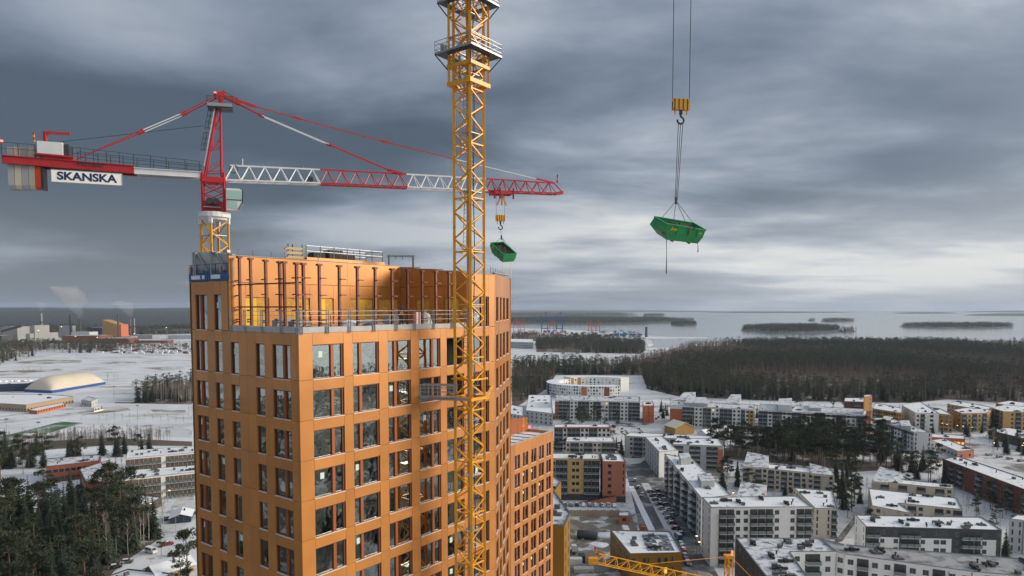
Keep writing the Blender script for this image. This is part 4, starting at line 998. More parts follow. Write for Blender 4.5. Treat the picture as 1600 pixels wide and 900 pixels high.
# trolley, ropes, hook block
def hook_block(par, top, w, h, ax, m=YELLOW):
    ay = V(-ax.y, ax.x, 0); p = top - ZZ * h
    mb = MB()
    for s in (-.16, .10): mb.obox(p - ax * w / 2 + ay * s, ax * w, ay * .06, ZZ * h)
    hb = mb.build('hook_block', m, par)
    MB().tube([p + ax * (-w * .28) + ZZ * h * .55 - ay * .09, p + ax * (-w * .28) + ZZ * h * .55 + ay * .09], h * .36, 14).build('sheave', M_['dark_steel'], hb)
    MB().tube([p + ax * (w * .28) + ZZ * h * .55 - ay * .09, p + ax * (w * .28) + ZZ * h * .55 + ay * .09], h * .36, 14).build('sheave', M_['dark_steel'], hb)
    for k in range(4): MB().obox(p - ax * w / 2 + ax * (w * (k + .25) / 4) - ay * .167, ax * .09, ay * .006, ZZ * h * .98).build('warning_stripe', M_['dark_steel'], hb)
    for s in (-.35, .35): ubar('rope_guard', p + ax * w * s, p + ax * w * s - ZZ * .32, .08, m, hb)
    ubar('hook_shank', p, p - ZZ * .3, .2, M_['dark_steel'], hb)
    c = p - ZZ * .72; MB().tube([c + ZZ * .42, c + ZZ * .28] + [c + ax * (.24 * math.sin(t)) + ZZ * (.24 * math.cos(t)) for t in [.3 + i * .42 for i in range(12)]], .07, 6).build('hook', M_['dark_steel'], hb)
    return c
ta, tb = cp(768, 302), cp(800, 303)
mb = MB()
for o in (-.75, .75): mb.bar(ta + CW * o, tb + CW * o, .22, .3)
mb.bar(ta - CW * .75, ta + CW * .75, .2); mb.bar(tb - CW * .75, tb + CW * .75, .2); mb.bar((ta + tb) / 2 - CW * .75, (ta + tb) / 2 + CW * .75, .3)
for f in (.05, .3, .95): mb.bar(ta + (tb - ta) * f + CW * .8 + ZZ * .5, ta + (tb - ta) * f + CW * .8 - ZZ * .7, .2)
mb.build('trolley', RED, rc)
mid = (ta + tb) / 2
for s in (-.3, 0, .3): ubar('trolley_guide', mid + ZZ * -.3 + CD * s * .5, mid - ZZ * 1.35 + CD * s * 1.9, .16, YELLOW, rc)
hk = cp(782, 336); hdir = CD
for s in (-.5, .5): ubar('hoist_rope', V(hk.x, hk.y, mid.z - .2) + CD * s * 1.05, hk + CD * s * 1.02, .03, M_['rope'], rc)
hook1 = hook_block(rc, hk, 1.1, .72, CD)

# ---------------------------------------------------------------- big yellow crane in front of the tower
BM = aty(733.2, 400, 62.6); bm0 = V(BM.x, BM.y, 0)
yc = thing('yellow_crane', (BM.x, BM.y, 0), 'yellow lattice crane mast with grey work platforms standing in front of the tower', 'crane')
def bz(py): return aty(733, py, 62.6).z
zcage = bz(138)
lattice(yc, bm0, UU, VV, 1.9, 54.0, 140.0, 1.2, .24, .105, YELLOW, 4)
lowmast(yc, bm0, 1.9, 54.0, 1.2)
# inner ladder, cable and rest platforms
z = 56.0
while z < 118:
    s = 1 if int((z - 56) / 5.16) % 2 else -1
    ladder(yc, bm0 + UU * (-.35) + VV * (.25 * s) + ZZ * z, bm0 + UU * (-.1) + VV * (.25 * s) + ZZ * (z + 5.4), .38, M_['galv'], ax=VV)
    hoops(yc, bm0 + UU * (-.35) + VV * (.25 * s) + ZZ * (z + 2), bm0 + UU * (-.1) + VV * (.25 * s) + ZZ * (z + 5.0), UU * .8, .34, 4, m=M_['galv'])
    c0 = bm0 + ZZ * (z - .1)
    ublock('rest_platform', c0 - UU * .9 - VV * .9, UU * 1.8, VV * 1.0, ZZ * .05, M_['galv'], yc)
    z += 5.16
mb = MB(); mb.tube([bm0 + UU * .15 - VV * .45 + ZZ * (56 + i * 1.8) + V(.05 * math.sin(i * .9), .05 * math.cos(i), 0) for i in range(45)], .045, 5); mb.build('power_cable', M_['rope'], yc)
mb = MB(); mb.tube([bm0 + UU * .4 + VV * .35 + ZZ * 56, bm0 + UU * .4 + VV * .35 + ZZ * 128], .13, 8); mb.build('riser_pipe', YELLOW, yc)
# climbing cage
def ringframe(par, c, side, z, h, w, m, name='cage_frame'):
    s = side / 2
    for (a, b) in (((-s, -s), (s, -s)), ((s, -s), (s, s)), ((s, s), (-s, s)), ((-s, s), (-s, -s))):
        p = c + UU * a[0] + VV * a[1]; q = c + UU * b[0] + VV * b[1]; d = (q - p).normalized()
        ubar(name, V(p.x, p.y, z) - d * .12, V(q.x, q.y, z) + d * .12, w, m, par, h)
ringframe(yc, bm0, 2.55, zcage + .25, .36, .22, YELLOW); ringframe(yc, bm0, 2.55, bz(106), .30, .22, YELLOW)
lattice(yc, bm0, UU, VV, 2.5, zcage + .3, 140.0, 2.0, .2, .10, YELLOW, 2, ('cage_leg', 'cage_brace', 'cage_ring'))
def deck(par, z, half, inner, posts=True):
    for (a0, a1, b0, b1) in ((-half, half, -half, -inner), (-half, half, inner, half), (-half, -inner, -inner, inner), (inner, half, -inner, inner)):
        ublock('deck_plate', bm0 + UU * a0 + VV * b0 + ZZ * z, UU * (a1 - a0), VV * (b1 - b0), ZZ * .09, M_['dark_steel'] if posts else M_['galv'], par)
    cs = [(-half, -half), (half, -half), (half, half), (-half, half)]
    for i in range(4):
        a, b = cs[i], cs[(i + 1) % 4]; p = bm0 + UU * a[0] + VV * a[1]; q = bm0 + UU * b[0] + VV * b[1]
        p, q = V(p.x, p.y, z), V(q.x, q.y, z)
        ublock('toe_board', p, q - p, ZZ * .16, nrm((q - p).normalized()) * .04, M_['galv'], par)
        for f in (0, .33, .67): ubar('deck_post', p + (q - p) * f, p + (q - p) * f + ZZ * 1.15, .05, M_['galv'], par)
        for h in (.4, .78, 1.12): ubar('deck_rail', p + ZZ * h, q + ZZ * h, .04, M_['galv'], par)
        r = bm0 + UU * (a[0] * .62) + VV * (a[1] * .62); ubar('deck_strut', p + (q - p) * .0, V(r.x, r.y, z - 1.3), .09, M_['dark_steel'], par)
deck(yc, bz(88), 2.12, 1.32); deck(yc, bz(8), 1.95, 1.32)
for s, h in ((-1.75, .8), (-1.35, .5)): ublock('pump_unit', bm0 + VV * 1.4 + UU * s + ZZ * (bz(88) + .1), UU * .35, VV * .4, ZZ * h, M_['grey_block'], yc)
MB().tube([bm0 + UU * -.6 + VV * .5 + ZZ * bz(135), bm0 + UU * -.6 + VV * .5 + ZZ * bz(88)], .14, 10).build('hydraulic_ram', M_['galv'], yc)
# tie-in collar at the open windows
zt = bz(621)
ringframe(yc, bm0, 2.35, zt, .26, .2, YELLOW, 'tie_frame'); ringframe(yc, bm0, 2.2, zt + 1.75, .16, .14, YELLOW, 'tie_frame')
def facept(t, z, off=0.0): p = C + UU * t + n1 * off; return V(p.x, p.y, z)
left = bm0 + UU * -1.15 + VV * 1.15; 
ubar('tie_strut', V(*(bm0 - UU * 1.1 - VV * 1.1).to_tuple()[:2], zt), facept(13.4, zt - .1, -.1), .2, M_['galv'], yc, .24)
ubar('tie_strut', V(*(bm0 - UU * 1.1 + VV * 1.1).to_tuple()[:2], zt), facept(13.2, zt - .05, -.1), .2, M_['galv'], yc, .24)
ubar('tie_strut', V(*(bm0 + UU * 1.1 - VV * 1.1).to_tuple()[:2], zt), facept(23.7, zt + .1, 0), .2, YELLOW, yc, .2)
ubar('tie_strut', V(*(bm0 - UU * 1.1 - VV * 1.1).to_tuple()[:2], zt), facept(17.2, zt - .1, -.1), .18, YELLOW, yc, .2)
gang = thing('access_gangway', facept(14, zt), 'grey metal access gangway with rails from crane mast into open tower window', 'gangway')
g0 = facept(13.3, zt + .15, .1); g1 = V(bm0.x, bm0.y, zt + .15) - UU * 1.2 + VV * .4; gd = (g1 - g0); gs = nrm(gd.normalized())
ublock('gangway_deck', g0 - gs * .1, gd, gs * .9, ZZ * .07, M_['galv'], gang)
for o in (-.1, .8):
    for h in (.45, .8, 1.1): ubar('gangway_rail', g0 + gs * o + ZZ * h, g1 + gs * o + ZZ * h, .05, M_['galv'], gang, .12 if h > 1 else .05)
    for f in (.03, .25, .5, .75, .97): ubar('gangway_post', g0 + gs * o + gd * f, g0 + gs * o + gd * f + ZZ * 1.15, .06, M_['galv'], gang)
# upper works above the frame
hookp = aty(1064, 155, 50.0); jd = V(hookp.x - bm0.x, hookp.y - bm0.y, 0); jl = jd.length; jd.normalize(); js = nrm(jd); jz = 141.0
for o in (-.7, .7): ubar('jib_bottom_chord', V(bm0.x, bm0.y, jz) + js * o - jd * 12, V(bm0.x, bm0.y, jz) + js * o + jd * 42, .18, YELLOW, yc)
ubar('jib_top_chord', V(bm0.x, bm0.y, jz + 1.6), V(bm0.x, bm0.y, jz + 1.6) + jd * 42, .18, YELLOW, yc)
for i in range(20):
    a = V(bm0.x, bm0.y, jz) + jd * (i * 2.1)
    for o in (-.7, .7): ubar('jib_brace', a + js * o, a + jd * 1.05 + ZZ * 1.6, .09, YELLOW, yc); ubar('jib_brace', a + jd * 1.05 + ZZ * 1.6, a + jd * 2.1 + js * o, .09, YELLOW, yc)
for i in range(3): ublock('ballast_slab', V(bm0.x, bm0.y, jz - 2) - jd * (9 + i * .9) - js * .6, jd * -.8, js * 1.2, ZZ * 3, M_['grey_block'], yc)
ublock('trolley', V(hookp.x, hookp.y, jz - .4) - jd * 1 - js * .8, jd * 2, js * 1.6, ZZ * .35, YELLOW, yc)
hx = V(1, .12, 0).normalized()
for s in (-.52, .52): ubar('hoist_rope', hookp + hx * s * 1.2, V(hookp.x, hookp.y, jz - .2) + hx * s * 1.3, .038, M_['rope'], yc)
hook2 = hook_block(yc, hookp, 1.25, .78, hx)

# ---------------------------------------------------------------- skips
def skip(M, label, hook, low, tails, ropes=1):
    root = bpy.data.objects.new('waste_skip', None); link(root, None, M); tag(root, label, 'skip', 'green skips hanging from crane hooks')
    rim = [(-1.62, -.85), (1.75, -.85), (1.75, .85), (-1.62, .85)]; bot = [(-1.05, -.72), (1.45, -.72), (1.45, .72), (-1.05, .72)]
    tip = (-1.92, .0)
    mb = MB(); 
    # hull: bottom, two sides, right end, and a snub two-facet left end
    def P(x, y, z): return V(x, y, z)
    O = [P(-1.05, -.72, 0), P(1.55, -.72, 0), P(1.55, .72, 0), P(-1.05, .72, 0),                 # 0-3 bottom
         P(-1.85, -.72, .70), P(-1.85, .72, .70),                                               # 4,5 left nose
         P(-1.25, -.85, .62), P(1.72, -.85, .62), P(1.72, .85, .62), P(-1.25, .85, .62),         # 6-9 waist
         P(-1.55, -.85, 1.3), P(1.75, -.85, 1.22), P(1.75, .85, 1.22), P(-1.55, .85, 1.3)]       # 10-13 rim
    fs = [(3, 2, 1, 0), (0, 1, 7, 6), (6, 7, 11, 10), (2, 3, 9, 8), (8, 9, 13, 12), (1, 2, 8, 7), (7, 8, 12, 11), (0, 4, 5, 3), (4, 10, 13, 5), (0, 6, 4), (6, 10, 4), (3, 5, 9), (9, 5, 13)]
    mb.add(O, fs)
    I = [V(p.x * .955, p.y * .94, p.z + (.05 if p.z < .1 else 0)) for p in O]; mb.add(I, [tuple(reversed(f)) for f in fs])
    b = 0
    for a, c in ((10, 11), (11, 12), (12, 13), (13, 10)): mb.add([O[a], O[c], I[c], I[a]], [(0, 1, 2, 3)])
    body = mb.build('skip_body', M_['green_skip'], root, M=M)
    for a, c in ((10, 11), (11, 12), (12, 13), (13, 10)): inst('rim_bar', ubox(M_['green_skip']), body, M @ _barM(O[a] + ZZ * .02, O[c] + ZZ * .02, .11))
    for x in (-.45, .45, 1.2):
        for y in (-.86, .86): inst('side_rib', ubox(M_['rust'] if x == .45 else M_['green_skip']), body, M @ _barM(V(x, y, .62), V(x, y, 1.24), .10))
    for x in (-.5, .9): inst('skid', ubox(M_['rust']), body, M @ _barM(V(x, -.7, -.06), V(x, .7, -.06), .12))
    # debris heap inside
    n = 12; db = MB(); vs = []; fs2 = []
    r = random.Random(4)
    for i in range(n + 1):
        for j in range(7): vs.append((-1.45 + 3.1 * i / n, -.76 + 1.52 * j / 6, 1.02 + r.uniform(-.06, .22) * (1 if 0 < j < 6 and 0 < i < n else .2)))
    for i in range(n):
        for j in range(6): fs2.append((i * 7 + j, (i + 1) * 7 + j, (i + 1) * 7 + j + 1, i * 7 + j + 1))
    db.add(vs, fs2).build('rubble', M_['debris'], root, M=M)
    # faint yellow markings on the flank
    for x0, sc_ in ((-1.05, 1.0), (1.15, .6)):
        mk = MB()
        for p, q in (((0, 0), (.13, .26)), ((.13, .26), (.2, 0)), ((.06, .1), (.5, .13)), ((.3, 0), (.34, .2)), ((.42, .02), (.52, .17))): mk.bar((x0 + p[0] * sc_, -.872, .86 + p[1] * sc_), (x0 + q[0] * sc_, -.872, .86 + q[1] * sc_), .02, .07 * sc_)
        mk.build('worn_marking', M_['ply_yellow'], body, M=M)
    # slings
    for k in (10, 11, 12, 13):
        q = O[k]; c = M @ V(q.x * .62, q.y, q.z); ubar('sling', c, low, .03, M_['rope'], root)
    inst('shackle', shared('shk', lambda: MB().tube([V(0, 0, -.25), V(0, 0, .25)], .09, 8).mesh('shackle', M_['dark_steel'])), root, Matrix.Translation(low))
    for s in range(ropes):
        o = (s - (ropes - 1) / 2) * .16; ubar('long_sling', low + V(o * .5, 0, 0), hook + V(o, 0, 0), .035, M_['rope'], root)
    for p, L_, m in tails: 
        q = M @ V(*p); MB().tube([q, q - ZZ * L_ * .4 + V(.04, 0, 0), q - ZZ * L_ + V(.03, .02, 0)], [.025, .02, .045], 5).build('tag_line', m, root)
    return root
def _barM(p, q, w):
    d = q - p; dn = d.normalized(); up = V(0, 0, 1) if abs(dn.z) < .95 else V(0, 1, 0); a = dn.cross(up).normalized(); b = a.cross(dn).normalized(); return frame(p, a * w, b * w, d)
c1 = aty(1057, 361, 50.0)
MS = Matrix.Translation(c1) @ Matrix.Rotation(R(4.5), 4, 'Y') @ Matrix.Rotation(R(20), 4, 'Z') @ Matrix.Rotation(R(22), 4, 'X') @ Matrix.Diagonal((1.02, 1, .88, 1)) @ Matrix.Translation((0, 0, -.62))
skip(MS, 'green skip full of rubble with trailing lines, larger one hanging right of the cranes', hook2 - ZZ * .2, aty(1056.5, 313.5, 50.0), [((-1.05, -.72, 0), 2.4, M_['rope']), ((1.55, -.72, 0), .62, M_['rust'])], 3)
tY = cp(783, 340).y
c2 = aty(785, 394, tY)
MS = Matrix.Translation(c2) @ Matrix.Rotation(R(-57), 4, 'Z') @ Matrix.Rotation(R(27), 4, 'Y') @ Matrix.Rotation(R(6), 4, 'X') @ Matrix.Diagonal((1, 1, .85, 1)) @ Matrix.Translation((0, 0, -.65))
skip(MS, 'green skip seen end-on, smaller one hanging beside the yellow mast', hook1 - ZZ * .2, aty(783.5, 371, tY), [((.9, .7, 0), 1.9, M_['ply_yellow']), ((1.5, -.7, 0), 1.6, M_['ply_yellow'])])

# ---------------------------------------------------------------- third crane, low at the bottom of the view
T3 = aty(1139, 868, 110.0)
t3 = thing('low_crane', (T3.x, T3.y, 0), 'small yellow crane whose jib tip and tower head show at the bottom edge', 'crane')
tipp = aty(925, 878, 101.0); t30 = V(T3.x, T3.y, 0); jd = V(tipp.x - T3.x, tipp.y - T3.y, 0); jl = jd.length; jd.normalize(); js = nrm(jd)
lattice(t3, t30, jd, js, 1.3, 0.0, T3.z - 6.5, 1.6, .16, .08, YELLOW, 3)
zj3 = T3.z - 6.0
def j3(t, o=0.0, h=0.0): return V(T3.x, T3.y, zj3) + jd * t + js * o + ZZ * (h + (tipp.z - zj3) * t / jl)
for o in (-.5, .5): ubar('jib_bottom_chord', j3(-9, o), j3(jl, o), .13, YELLOW, t3)
ubar('jib_top_chord', j3(0, 0, 1.5), j3(jl - 1.2, 0, 1.5), .14, YELLOW, t3)
k = 12
for i in range(k):
    a, b = jl * i / k, jl * (i + 1) / k
    for o in (-.5, .5): ubar('jib_brace', j3(a, o), j3(a, 0, 1.5), .085, YELLOW, t3); ubar('jib_brace', j3(a, 0, 1.5), j3(b, o), .085, YELLOW, t3)
for a in (.0, .5, 1.0): MB().box(-.12, -.12, 0, .12, .12, .5).build('tip_marker', RED if a != .5 else YELLOW, t3, M=Matrix.Translation(j3(jl - .9 + a * .4, 0, 1.2 + a * .7)))
MB().box(-.7, -.5, -.2, .7, .5, .7).build('tip_sheave', YELLOW, t3, M=Matrix.Translation(j3(jl - .2)))
cs = [t30 + jd * a + js * b for a, b in ((-.55, -.5), (.55, -.5), (.55, .5), (-.55, .5))]
for q in cs: ubar('head_leg', V(q.x, q.y, zj3), V(T3.x, T3.y, T3.z - .3) + (q - t30) * .75, .14, YELLOW, t3)
for i in range(6):
    za, zb = zj3 + i * .9, zj3 + (i + 1) * .9
    for s in range(4): a, b = cs[s], cs[(s + 1) % 4]; ubar('head_brace', V(a.x, a.y, za), V(b.x, b.y, zb), .08, YELLOW, t3)
MB().box(-.75, -.5, -.45, .75, .5, .1).build('head_cap', YELLOW, t3, M=Matrix.Translation(T3)); MB().tube([T3 + V(.5, 0, .1), T3 + V(.5, 0, .75)], .14, 8).build('warning_lamp', mat('beacon', (1, .15, .02), .4, emit=(1, .12, .02), estr=2.5), t3)
ubar('tie_bar', T3 + V(-.4, 0, -.2), j3(jl * .62, 0, 1.5), .06, YELLOW, t3); ubar('tie_bar', T3 + V(.4, 0, -.3), j3(-9, 0, .6), .06, YELLOW, t3)
# ================================================================ the town
dm('w_white', (.74, .74, .72), .85, var=.05, vscale=.15); dm('w_beige', (.55, .49, .41), .85, var=.05, vscale=.15); dm('w_grey', (.45, .46, .46), .85, var=.06, vscale=.15)
dm('w_yellow', (.56, .36, .13), .85, var=.06, vscale=.2); dm('w_brick', (.19, .060, .040), .9, var=.2, vscale=.8); dm('w_salmon', (.46, .17, .10), .85, var=.05, vscale=.2)
dm('w_gold', (.30, .155, .016), .5, .35, var=.06, vscale=.2); dm('w_dark', (.075, .062, .055), .8, var=.15, vscale=.4); dm('w_orange', (.48, .13, .045), .8, var=.08, vscale=.2)
dm('w_ochre', (.42, .24, .07), .85, var=.06, vscale=.2); dm('w_navy', (.02, .035, .07), .7); dm('w_tan', (.36, .27, .18), .8, var=.08, vscale=.2); dm('w_char', (.05, .053, .058), .7)
dm('frame_grey', (.16, .17, .18), .6); dm('frame_white', (.60, .61, .62), .6); dm('rail_glass', (.13, .17, .175), .15, spec=.8); dm('slab_edge', (.45, .45, .44), .8); dm('recess_shade', (.05, .052, .055), .6, var=.5, vscale=.9)
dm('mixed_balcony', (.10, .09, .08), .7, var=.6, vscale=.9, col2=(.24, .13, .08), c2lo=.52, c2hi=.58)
PT = M_['pane_town']
def near_win(w, h, fm='frame_grey', pm='pane_town'):
    def mk():
        mb = MB(); f = .07
        mb.box(-w / 2, -.02, 0, -w / 2 + f, .06, h, 0); mb.box(w / 2 - f, -.02, 0, w / 2, .06, h, 0); mb.box(-w / 2 + f, -.02, 0, w / 2 - f, .06, f, 0); mb.box(-w / 2 + f, -.02, h - f, w / 2 - f, .06, h, 0)
        if w > 1.2: mb.box(-.035, -.02, f, .035, .055, h - f, 0)
        mb.box(-w / 2 + f, -.02, f, w / 2 - f, .02, h - f, 1)
        return mb.mesh('window', [M_[fm], M_[pm]])
    return shared(('nw', w, h, fm, pm), mk)
def bal_parts(mb, w, fh, out, glazed, o=(0, 0, 0)):
    x, y, z = o
    mb.box(x - w / 2, y - .02, z + .15, x + w / 2, y + .03, z + fh - .12, 0)          # flat dark panel: glazing and recess shade put into one colour
    mb.box(x - w / 2 + .05, y + .03, z - .10, x + w / 2 - .05, y + out, z + .12, 1)      # slab
    mb.box(x - w / 2 + .05, y + out - .05, z + .12, x + w / 2 - .05, y + out, z + 1.15, 2)
    mb.box(x - w / 2 + .05, y + .03, z + .12, x - w / 2 + .09, y + out - .05, z + 1.15, 2); mb.box(x + w / 2 - .09, y + .03, z + .12, x + w / 2 - .05, y + out - .05, z + 1.15, 2)
    if glazed:
        mb.box(x - w / 2 + .06, y + out - .04, z + 1.17, x + w / 2 - .06, y + out - .015, z + fh - .12, 3)
        for k in range(4): mb.box(x - w / 2 + .08 + (w - .22) * k / 3, y + out - .05, z + 1.15, x - w / 2 + .14 + (w - .22) * k / 3, y + out + .01, z + fh - .11, 1)
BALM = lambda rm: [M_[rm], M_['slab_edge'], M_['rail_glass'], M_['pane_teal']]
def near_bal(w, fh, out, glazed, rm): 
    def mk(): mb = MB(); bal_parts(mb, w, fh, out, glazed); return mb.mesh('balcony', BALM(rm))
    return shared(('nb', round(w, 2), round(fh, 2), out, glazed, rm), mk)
VENTS = None
def vents():
    global VENTS
    if VENTS is None:
        a = MB().box(-.7, -.5, 0, .7, .5, .9); a.box(-.8, -.6, .9, .8, .6, 1.0)
        b = MB().tube([(0, 0, 0), (0, 0, .9)], .22, 8); b.tube([(0, 0, .9), (0, 0, 1.1)], .36, 8)
        c = MB().box(-2.2, -.35, .25, 2.2, .35, .8); [c.box(x - .1, -.3, 0, x + .1, .3, .25) for x in (-1.8, 0, 1.8)]; c.box(-.6, -.7, .2, .6, .7, 1.1)
        d = MB().box(-1.4, -1.0, 0, 1.4, 1.0, .45); d.box(-1.2, -.8, .45, 1.2, .8, .6); d.box(-.2, -.2, .6, .2, .2, 1.2)
        VENTS = [a.mesh('roof_vent', M_['vent']), b.mesh('roof_pipe', M_['vent_dark']), c.mesh('roof_duct', M_['vent_dark']), d.mesh('roof_hatch', M_['vent'])]
    return VENTS
FOOT = []
def ccw(poly): return sum(poly[i].x * poly[(i + 1) % len(poly)].y - poly[(i + 1) % len(poly)].x * poly[i].y for i in range(len(poly))) > 0
def block(name, label, pp, zr, floors, wall='w_white', edges=None, roof='roof_snow', near=None, group=None, z0=0.0, nv=6, cat='apartment block', world=None, glaz=False, rm='recess_shade', out=1.3, ground=None, parapet=True, accents=(), lit=0.02, top_h=0.6):
    edges = edges or {}
    pts = world or [V(*at(x, y, zr)) for x, y in pp]; n = len(pts); pts = [V(p.x, p.y, 0) for p in pts]
    FOOT.append([(p.x, p.y) for p in pts])
    rev = not ccw(pts)
    c = sum(pts, V(0, 0, 0)) / n; dist = c.length
    if near is None: near = dist < 300
    root = thing(name, (c.x, c.y, z0), label, cat, group)
    E = []
    for i in range(n):
        a, b = pts[i], pts[(i + 1) % n]
        if rev: a, b = b, a
        E.append((a, b, edges.get(i, (None, None))))
    fh = (zr - z0 - top_h - (.4 if not ground else .0)) / floors
    wj = MB(); bj = MB()
    for i, (a, b, st) in enumerate(E):
        u = (b - a); Ln = u.length
        if Ln < .3: continue
        u.normalize(); nn = nrm(u); pat, wm = st[0], st[1] or wall
        ov = .305 if True else 0
        p = V(a.x, a.y, z0) - nn * .3 
        ublock('wall', p, u * max(.1, Ln - .302), nn * .3, ZZ * (zr - z0), M_[wm], root)
        ublock('roof_edge', V(a.x, a.y, zr + .01) - nn * .35, u * max(.1, Ln - .36), nn * .40, ZZ * .09, M_['flashing'], root)
        if ground:
            ublock('ground_floor', V(a.x, a.y, z0) , u * (Ln), nn * .04, ZZ * (fh * .95), M_[ground], root)
        facing = nn.dot(-(a + b) / 2) > 0
        if pat is None: pat = 'w' * max(1, int(Ln / 3.6)) if facing else ''
        if not pat or not facing: continue
        bw2 = Ln / len(pat)
        for fl in range(floors):
            zf = z0 + .4 * (not ground) + fl * fh
            if ground and fl == 0: continue
            for k, ch in enumerate(pat):
                if ch == '.': continue
                cc = a + u * (bw2 * (k + .5)); M = frame(V(cc.x, cc.y, zf), u, nn, ZZ)
                if ch in 'BGT':
                    if ch == 'T' and fl != floors - 1: ch = 'w'
                    else:
                        w = bw2 - .12; g = (ch == 'G') or glaz
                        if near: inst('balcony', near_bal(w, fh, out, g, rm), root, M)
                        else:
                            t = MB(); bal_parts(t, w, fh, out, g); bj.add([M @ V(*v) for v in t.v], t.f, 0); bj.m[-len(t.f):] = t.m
                        continue
                spec = {'w': ((0, 1.5, 1.55),), 'W': ((0, 2.3, 1.6),), 's': ((0, .62, 1.9),), 'd': ((-.62, 1.1, 1.55), (.75, .5, 1.55)), 'L': ((0, 1.1, 2.2),)}[ch]
                for dx, w, h in spec:
                    w = min(w, bw2 * .8); zz = zf + (.85 if h < 2 else .35)
                    lw = rng.random() < lit * .35
                    if near: inst('window', near_win(round(w, 1), h, 'frame_grey', 'pane_lit' if lw else 'pane_town'), root, M @ Matrix.Translation((dx, 0, zz - zf)))
                    else:
                        Q = M @ Matrix.Translation((dx, 0, zz - zf)); t = MB(); t.box(-w / 2, -.02, 0, w / 2, .03, h, 1); t.box(-w / 2 - .06, -.02, -.06, w / 2 + .06, .015, h + .06, 0)
                        wj.add([Q @ V(*v) for v in t.v], t.f, 0); wj.m[-len(t.f):] = [(2 if (lw and q == 1) else q) for q in t.m]
    for ei, f0, f1, zlo, zhi, am in accents:
        a, b, _ = E[ei]; u = (b - a); nn = nrm(u.normalized())
        ublock('cladding_panel', V(a.x, a.y, z0 + (zr - z0) * zlo) + u * f0, u * (f1 - f0), nn * .012, ZZ * (zr - z0) * (zhi - zlo), M_[am], root)
    if wj.f: wj.build('window_rows', [M_['frame_grey'], PT, M_['pane_lit']], root, kind='stuff')
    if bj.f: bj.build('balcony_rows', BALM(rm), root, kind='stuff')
    poly = [e[0] for e in E] if not rev else [e[0] for e in reversed(E)]
    poly2 = poly if ccw(poly) else list(reversed(poly))
    MB().prism(shrink(poly2, .31), zr - .6, zr - (.22 if parapet else -.03)).build('roof', M_[roof], root)
    vs_ = vents(); r2 = random.Random(int(abs(c.x) * 7 + abs(c.y)))
    pl2 = [(p.x, p.y) for p in shrink(poly2, 2.0)]
    xs = [p[0] for p in pl2]; ys = [p[1] for p in pl2]; t = 0; d0 = E[0][1] - E[0][0]; ang = math.atan2(d0.y, d0.x)
    for _ in range(400):
        if t >= nv: break
        x, y = r2.uniform(min(xs), max(xs)), r2.uniform(min(ys), max(ys))
        if inpoly(x, y, pl2):
            vm = r2.choice(vs_); inst(vm.name.split('.')[0], vm, root, Matrix.Translation((x, y, zr - .23)) @ Matrix.Rotation(ang + (R(90) if r2.random() < .3 else 0), 4, 'Z')); t += 1
    return root, E
def slant(root, pp, zs, name='pitched_roof', roof='roof_thin', zb=None, wallm='w_beige'):
    """a mono-pitch roof lantern: pixel corners, each with its own height"""
    pts = [V(*at(x, y, z)) for (x, y), z in zip(pp, zs)]
    if not ccw(pts): pts.reverse(); zs = list(reversed(zs))
    zb = zb if zb is not None else min(zs) - 1.2
    MB().prism(pts, zb, list(zs), 1, 0).build(name, [M_[roof], M_[wallm]], root)
def penthouse(root, pp, zlo, zhi, wall='w_grey', roof='roof_thin', name='plant_room'):
    pts = [V(*at(x, y, zhi)) for x, y in pp]
    o = MB().prism(pts, zlo, zhi).build(name, M_[wall], root)
    q = [V(p.x, p.y, 0) for p in pts]; q = q if ccw(q) else q[::-1]
    MB().prism(shrink(q, -.1), zhi, zhi + .12).build(name + '_roof', M_[roof], root)

# ---- right of the street
r1, e1 = block('apartment_building', 'white corner apartment block with glazed top floor beside the parked street', [(1097, 777), (1111, 793), (1269, 792), (1246, 775)], 21.4, 7, 'w_white',
      {0: ('s.s', None), 1: ('.BB' + 'ww' + 'BBB' + 'w.w' + 'BB', None), 2: ('', None)}, nv=9, ground=None)
r2_, e2 = block('apartment_building', 'long white apartment strip running along the street with small parked cars', [(1038, 709), (1096, 779), (1143, 774), (1081, 716)], 18.5, 6, 'w_white',
      {0: ('ww' + 'BwwB' + 'wwBB' + 'wwBBwwBBww', None), 1: ('w.w', None), 2: ('', None), 3: ('', None)}, nv=12, near=True)
penthouse(r2_, [(1064, 717), (1080, 716), (1076, 708), (1061, 709)], 18.2, 21.2); penthouse(r2_, [(1096, 752), (1117, 751), (1110, 740), (1090, 741)], 18.2, 21)
r3, _ = block('apartment_building', 'pale grey block with tall dark windows at the far end of the street', [(1008, 683), (1030, 706.5), (1060, 703.5), (1035, 681)], 14, 4, 'w_grey', {0: ('LLLLLL', 'w_grey'), 1: ('..', 'w_white')}, nv=7)
r4, _ = block('apartment_building', 'balconied block with brick red end wall behind the long white strip', [(1050, 694), (1131, 697), (1123, 685.5), (1058, 684)], 14.3, 5, 'w_grey', {0: ('BB.BB.BB.', None), 1: ('w', 'w_white')}, nv=7, near=False, accents=((0, .42, .52, 0, .86, 'w_brick'), (0, .80, .99, 0, .86, 'w_salmon')))
r5, _ = block('apartment_building', 'long low grey block behind the brick ended building', [(976, 681), (1106, 688), (1112, 681), (985, 675)], 12.5, 4, 'w_grey', {0: ('.wBBw.BBwwBBw.BBww', None), 3: ('', 'w_tan')}, nv=5)
r7, _ = block('apartment_building', 'long white balconied block below the curved building', [(867, 625), (1000, 628), (1000, 620), (869, 617)], 16, 5, 'w_white', {0: ('wBBBwwBBBwBB.wBBBwwBBB', 'w_white'), 1: ('w', 'w_grey')}, roof='roof_thin', nv=7, accents=((0, 0, .06, 0, .9, 'w_salmon'), (0, .93, 1, 0, .9, 'w_tan')))
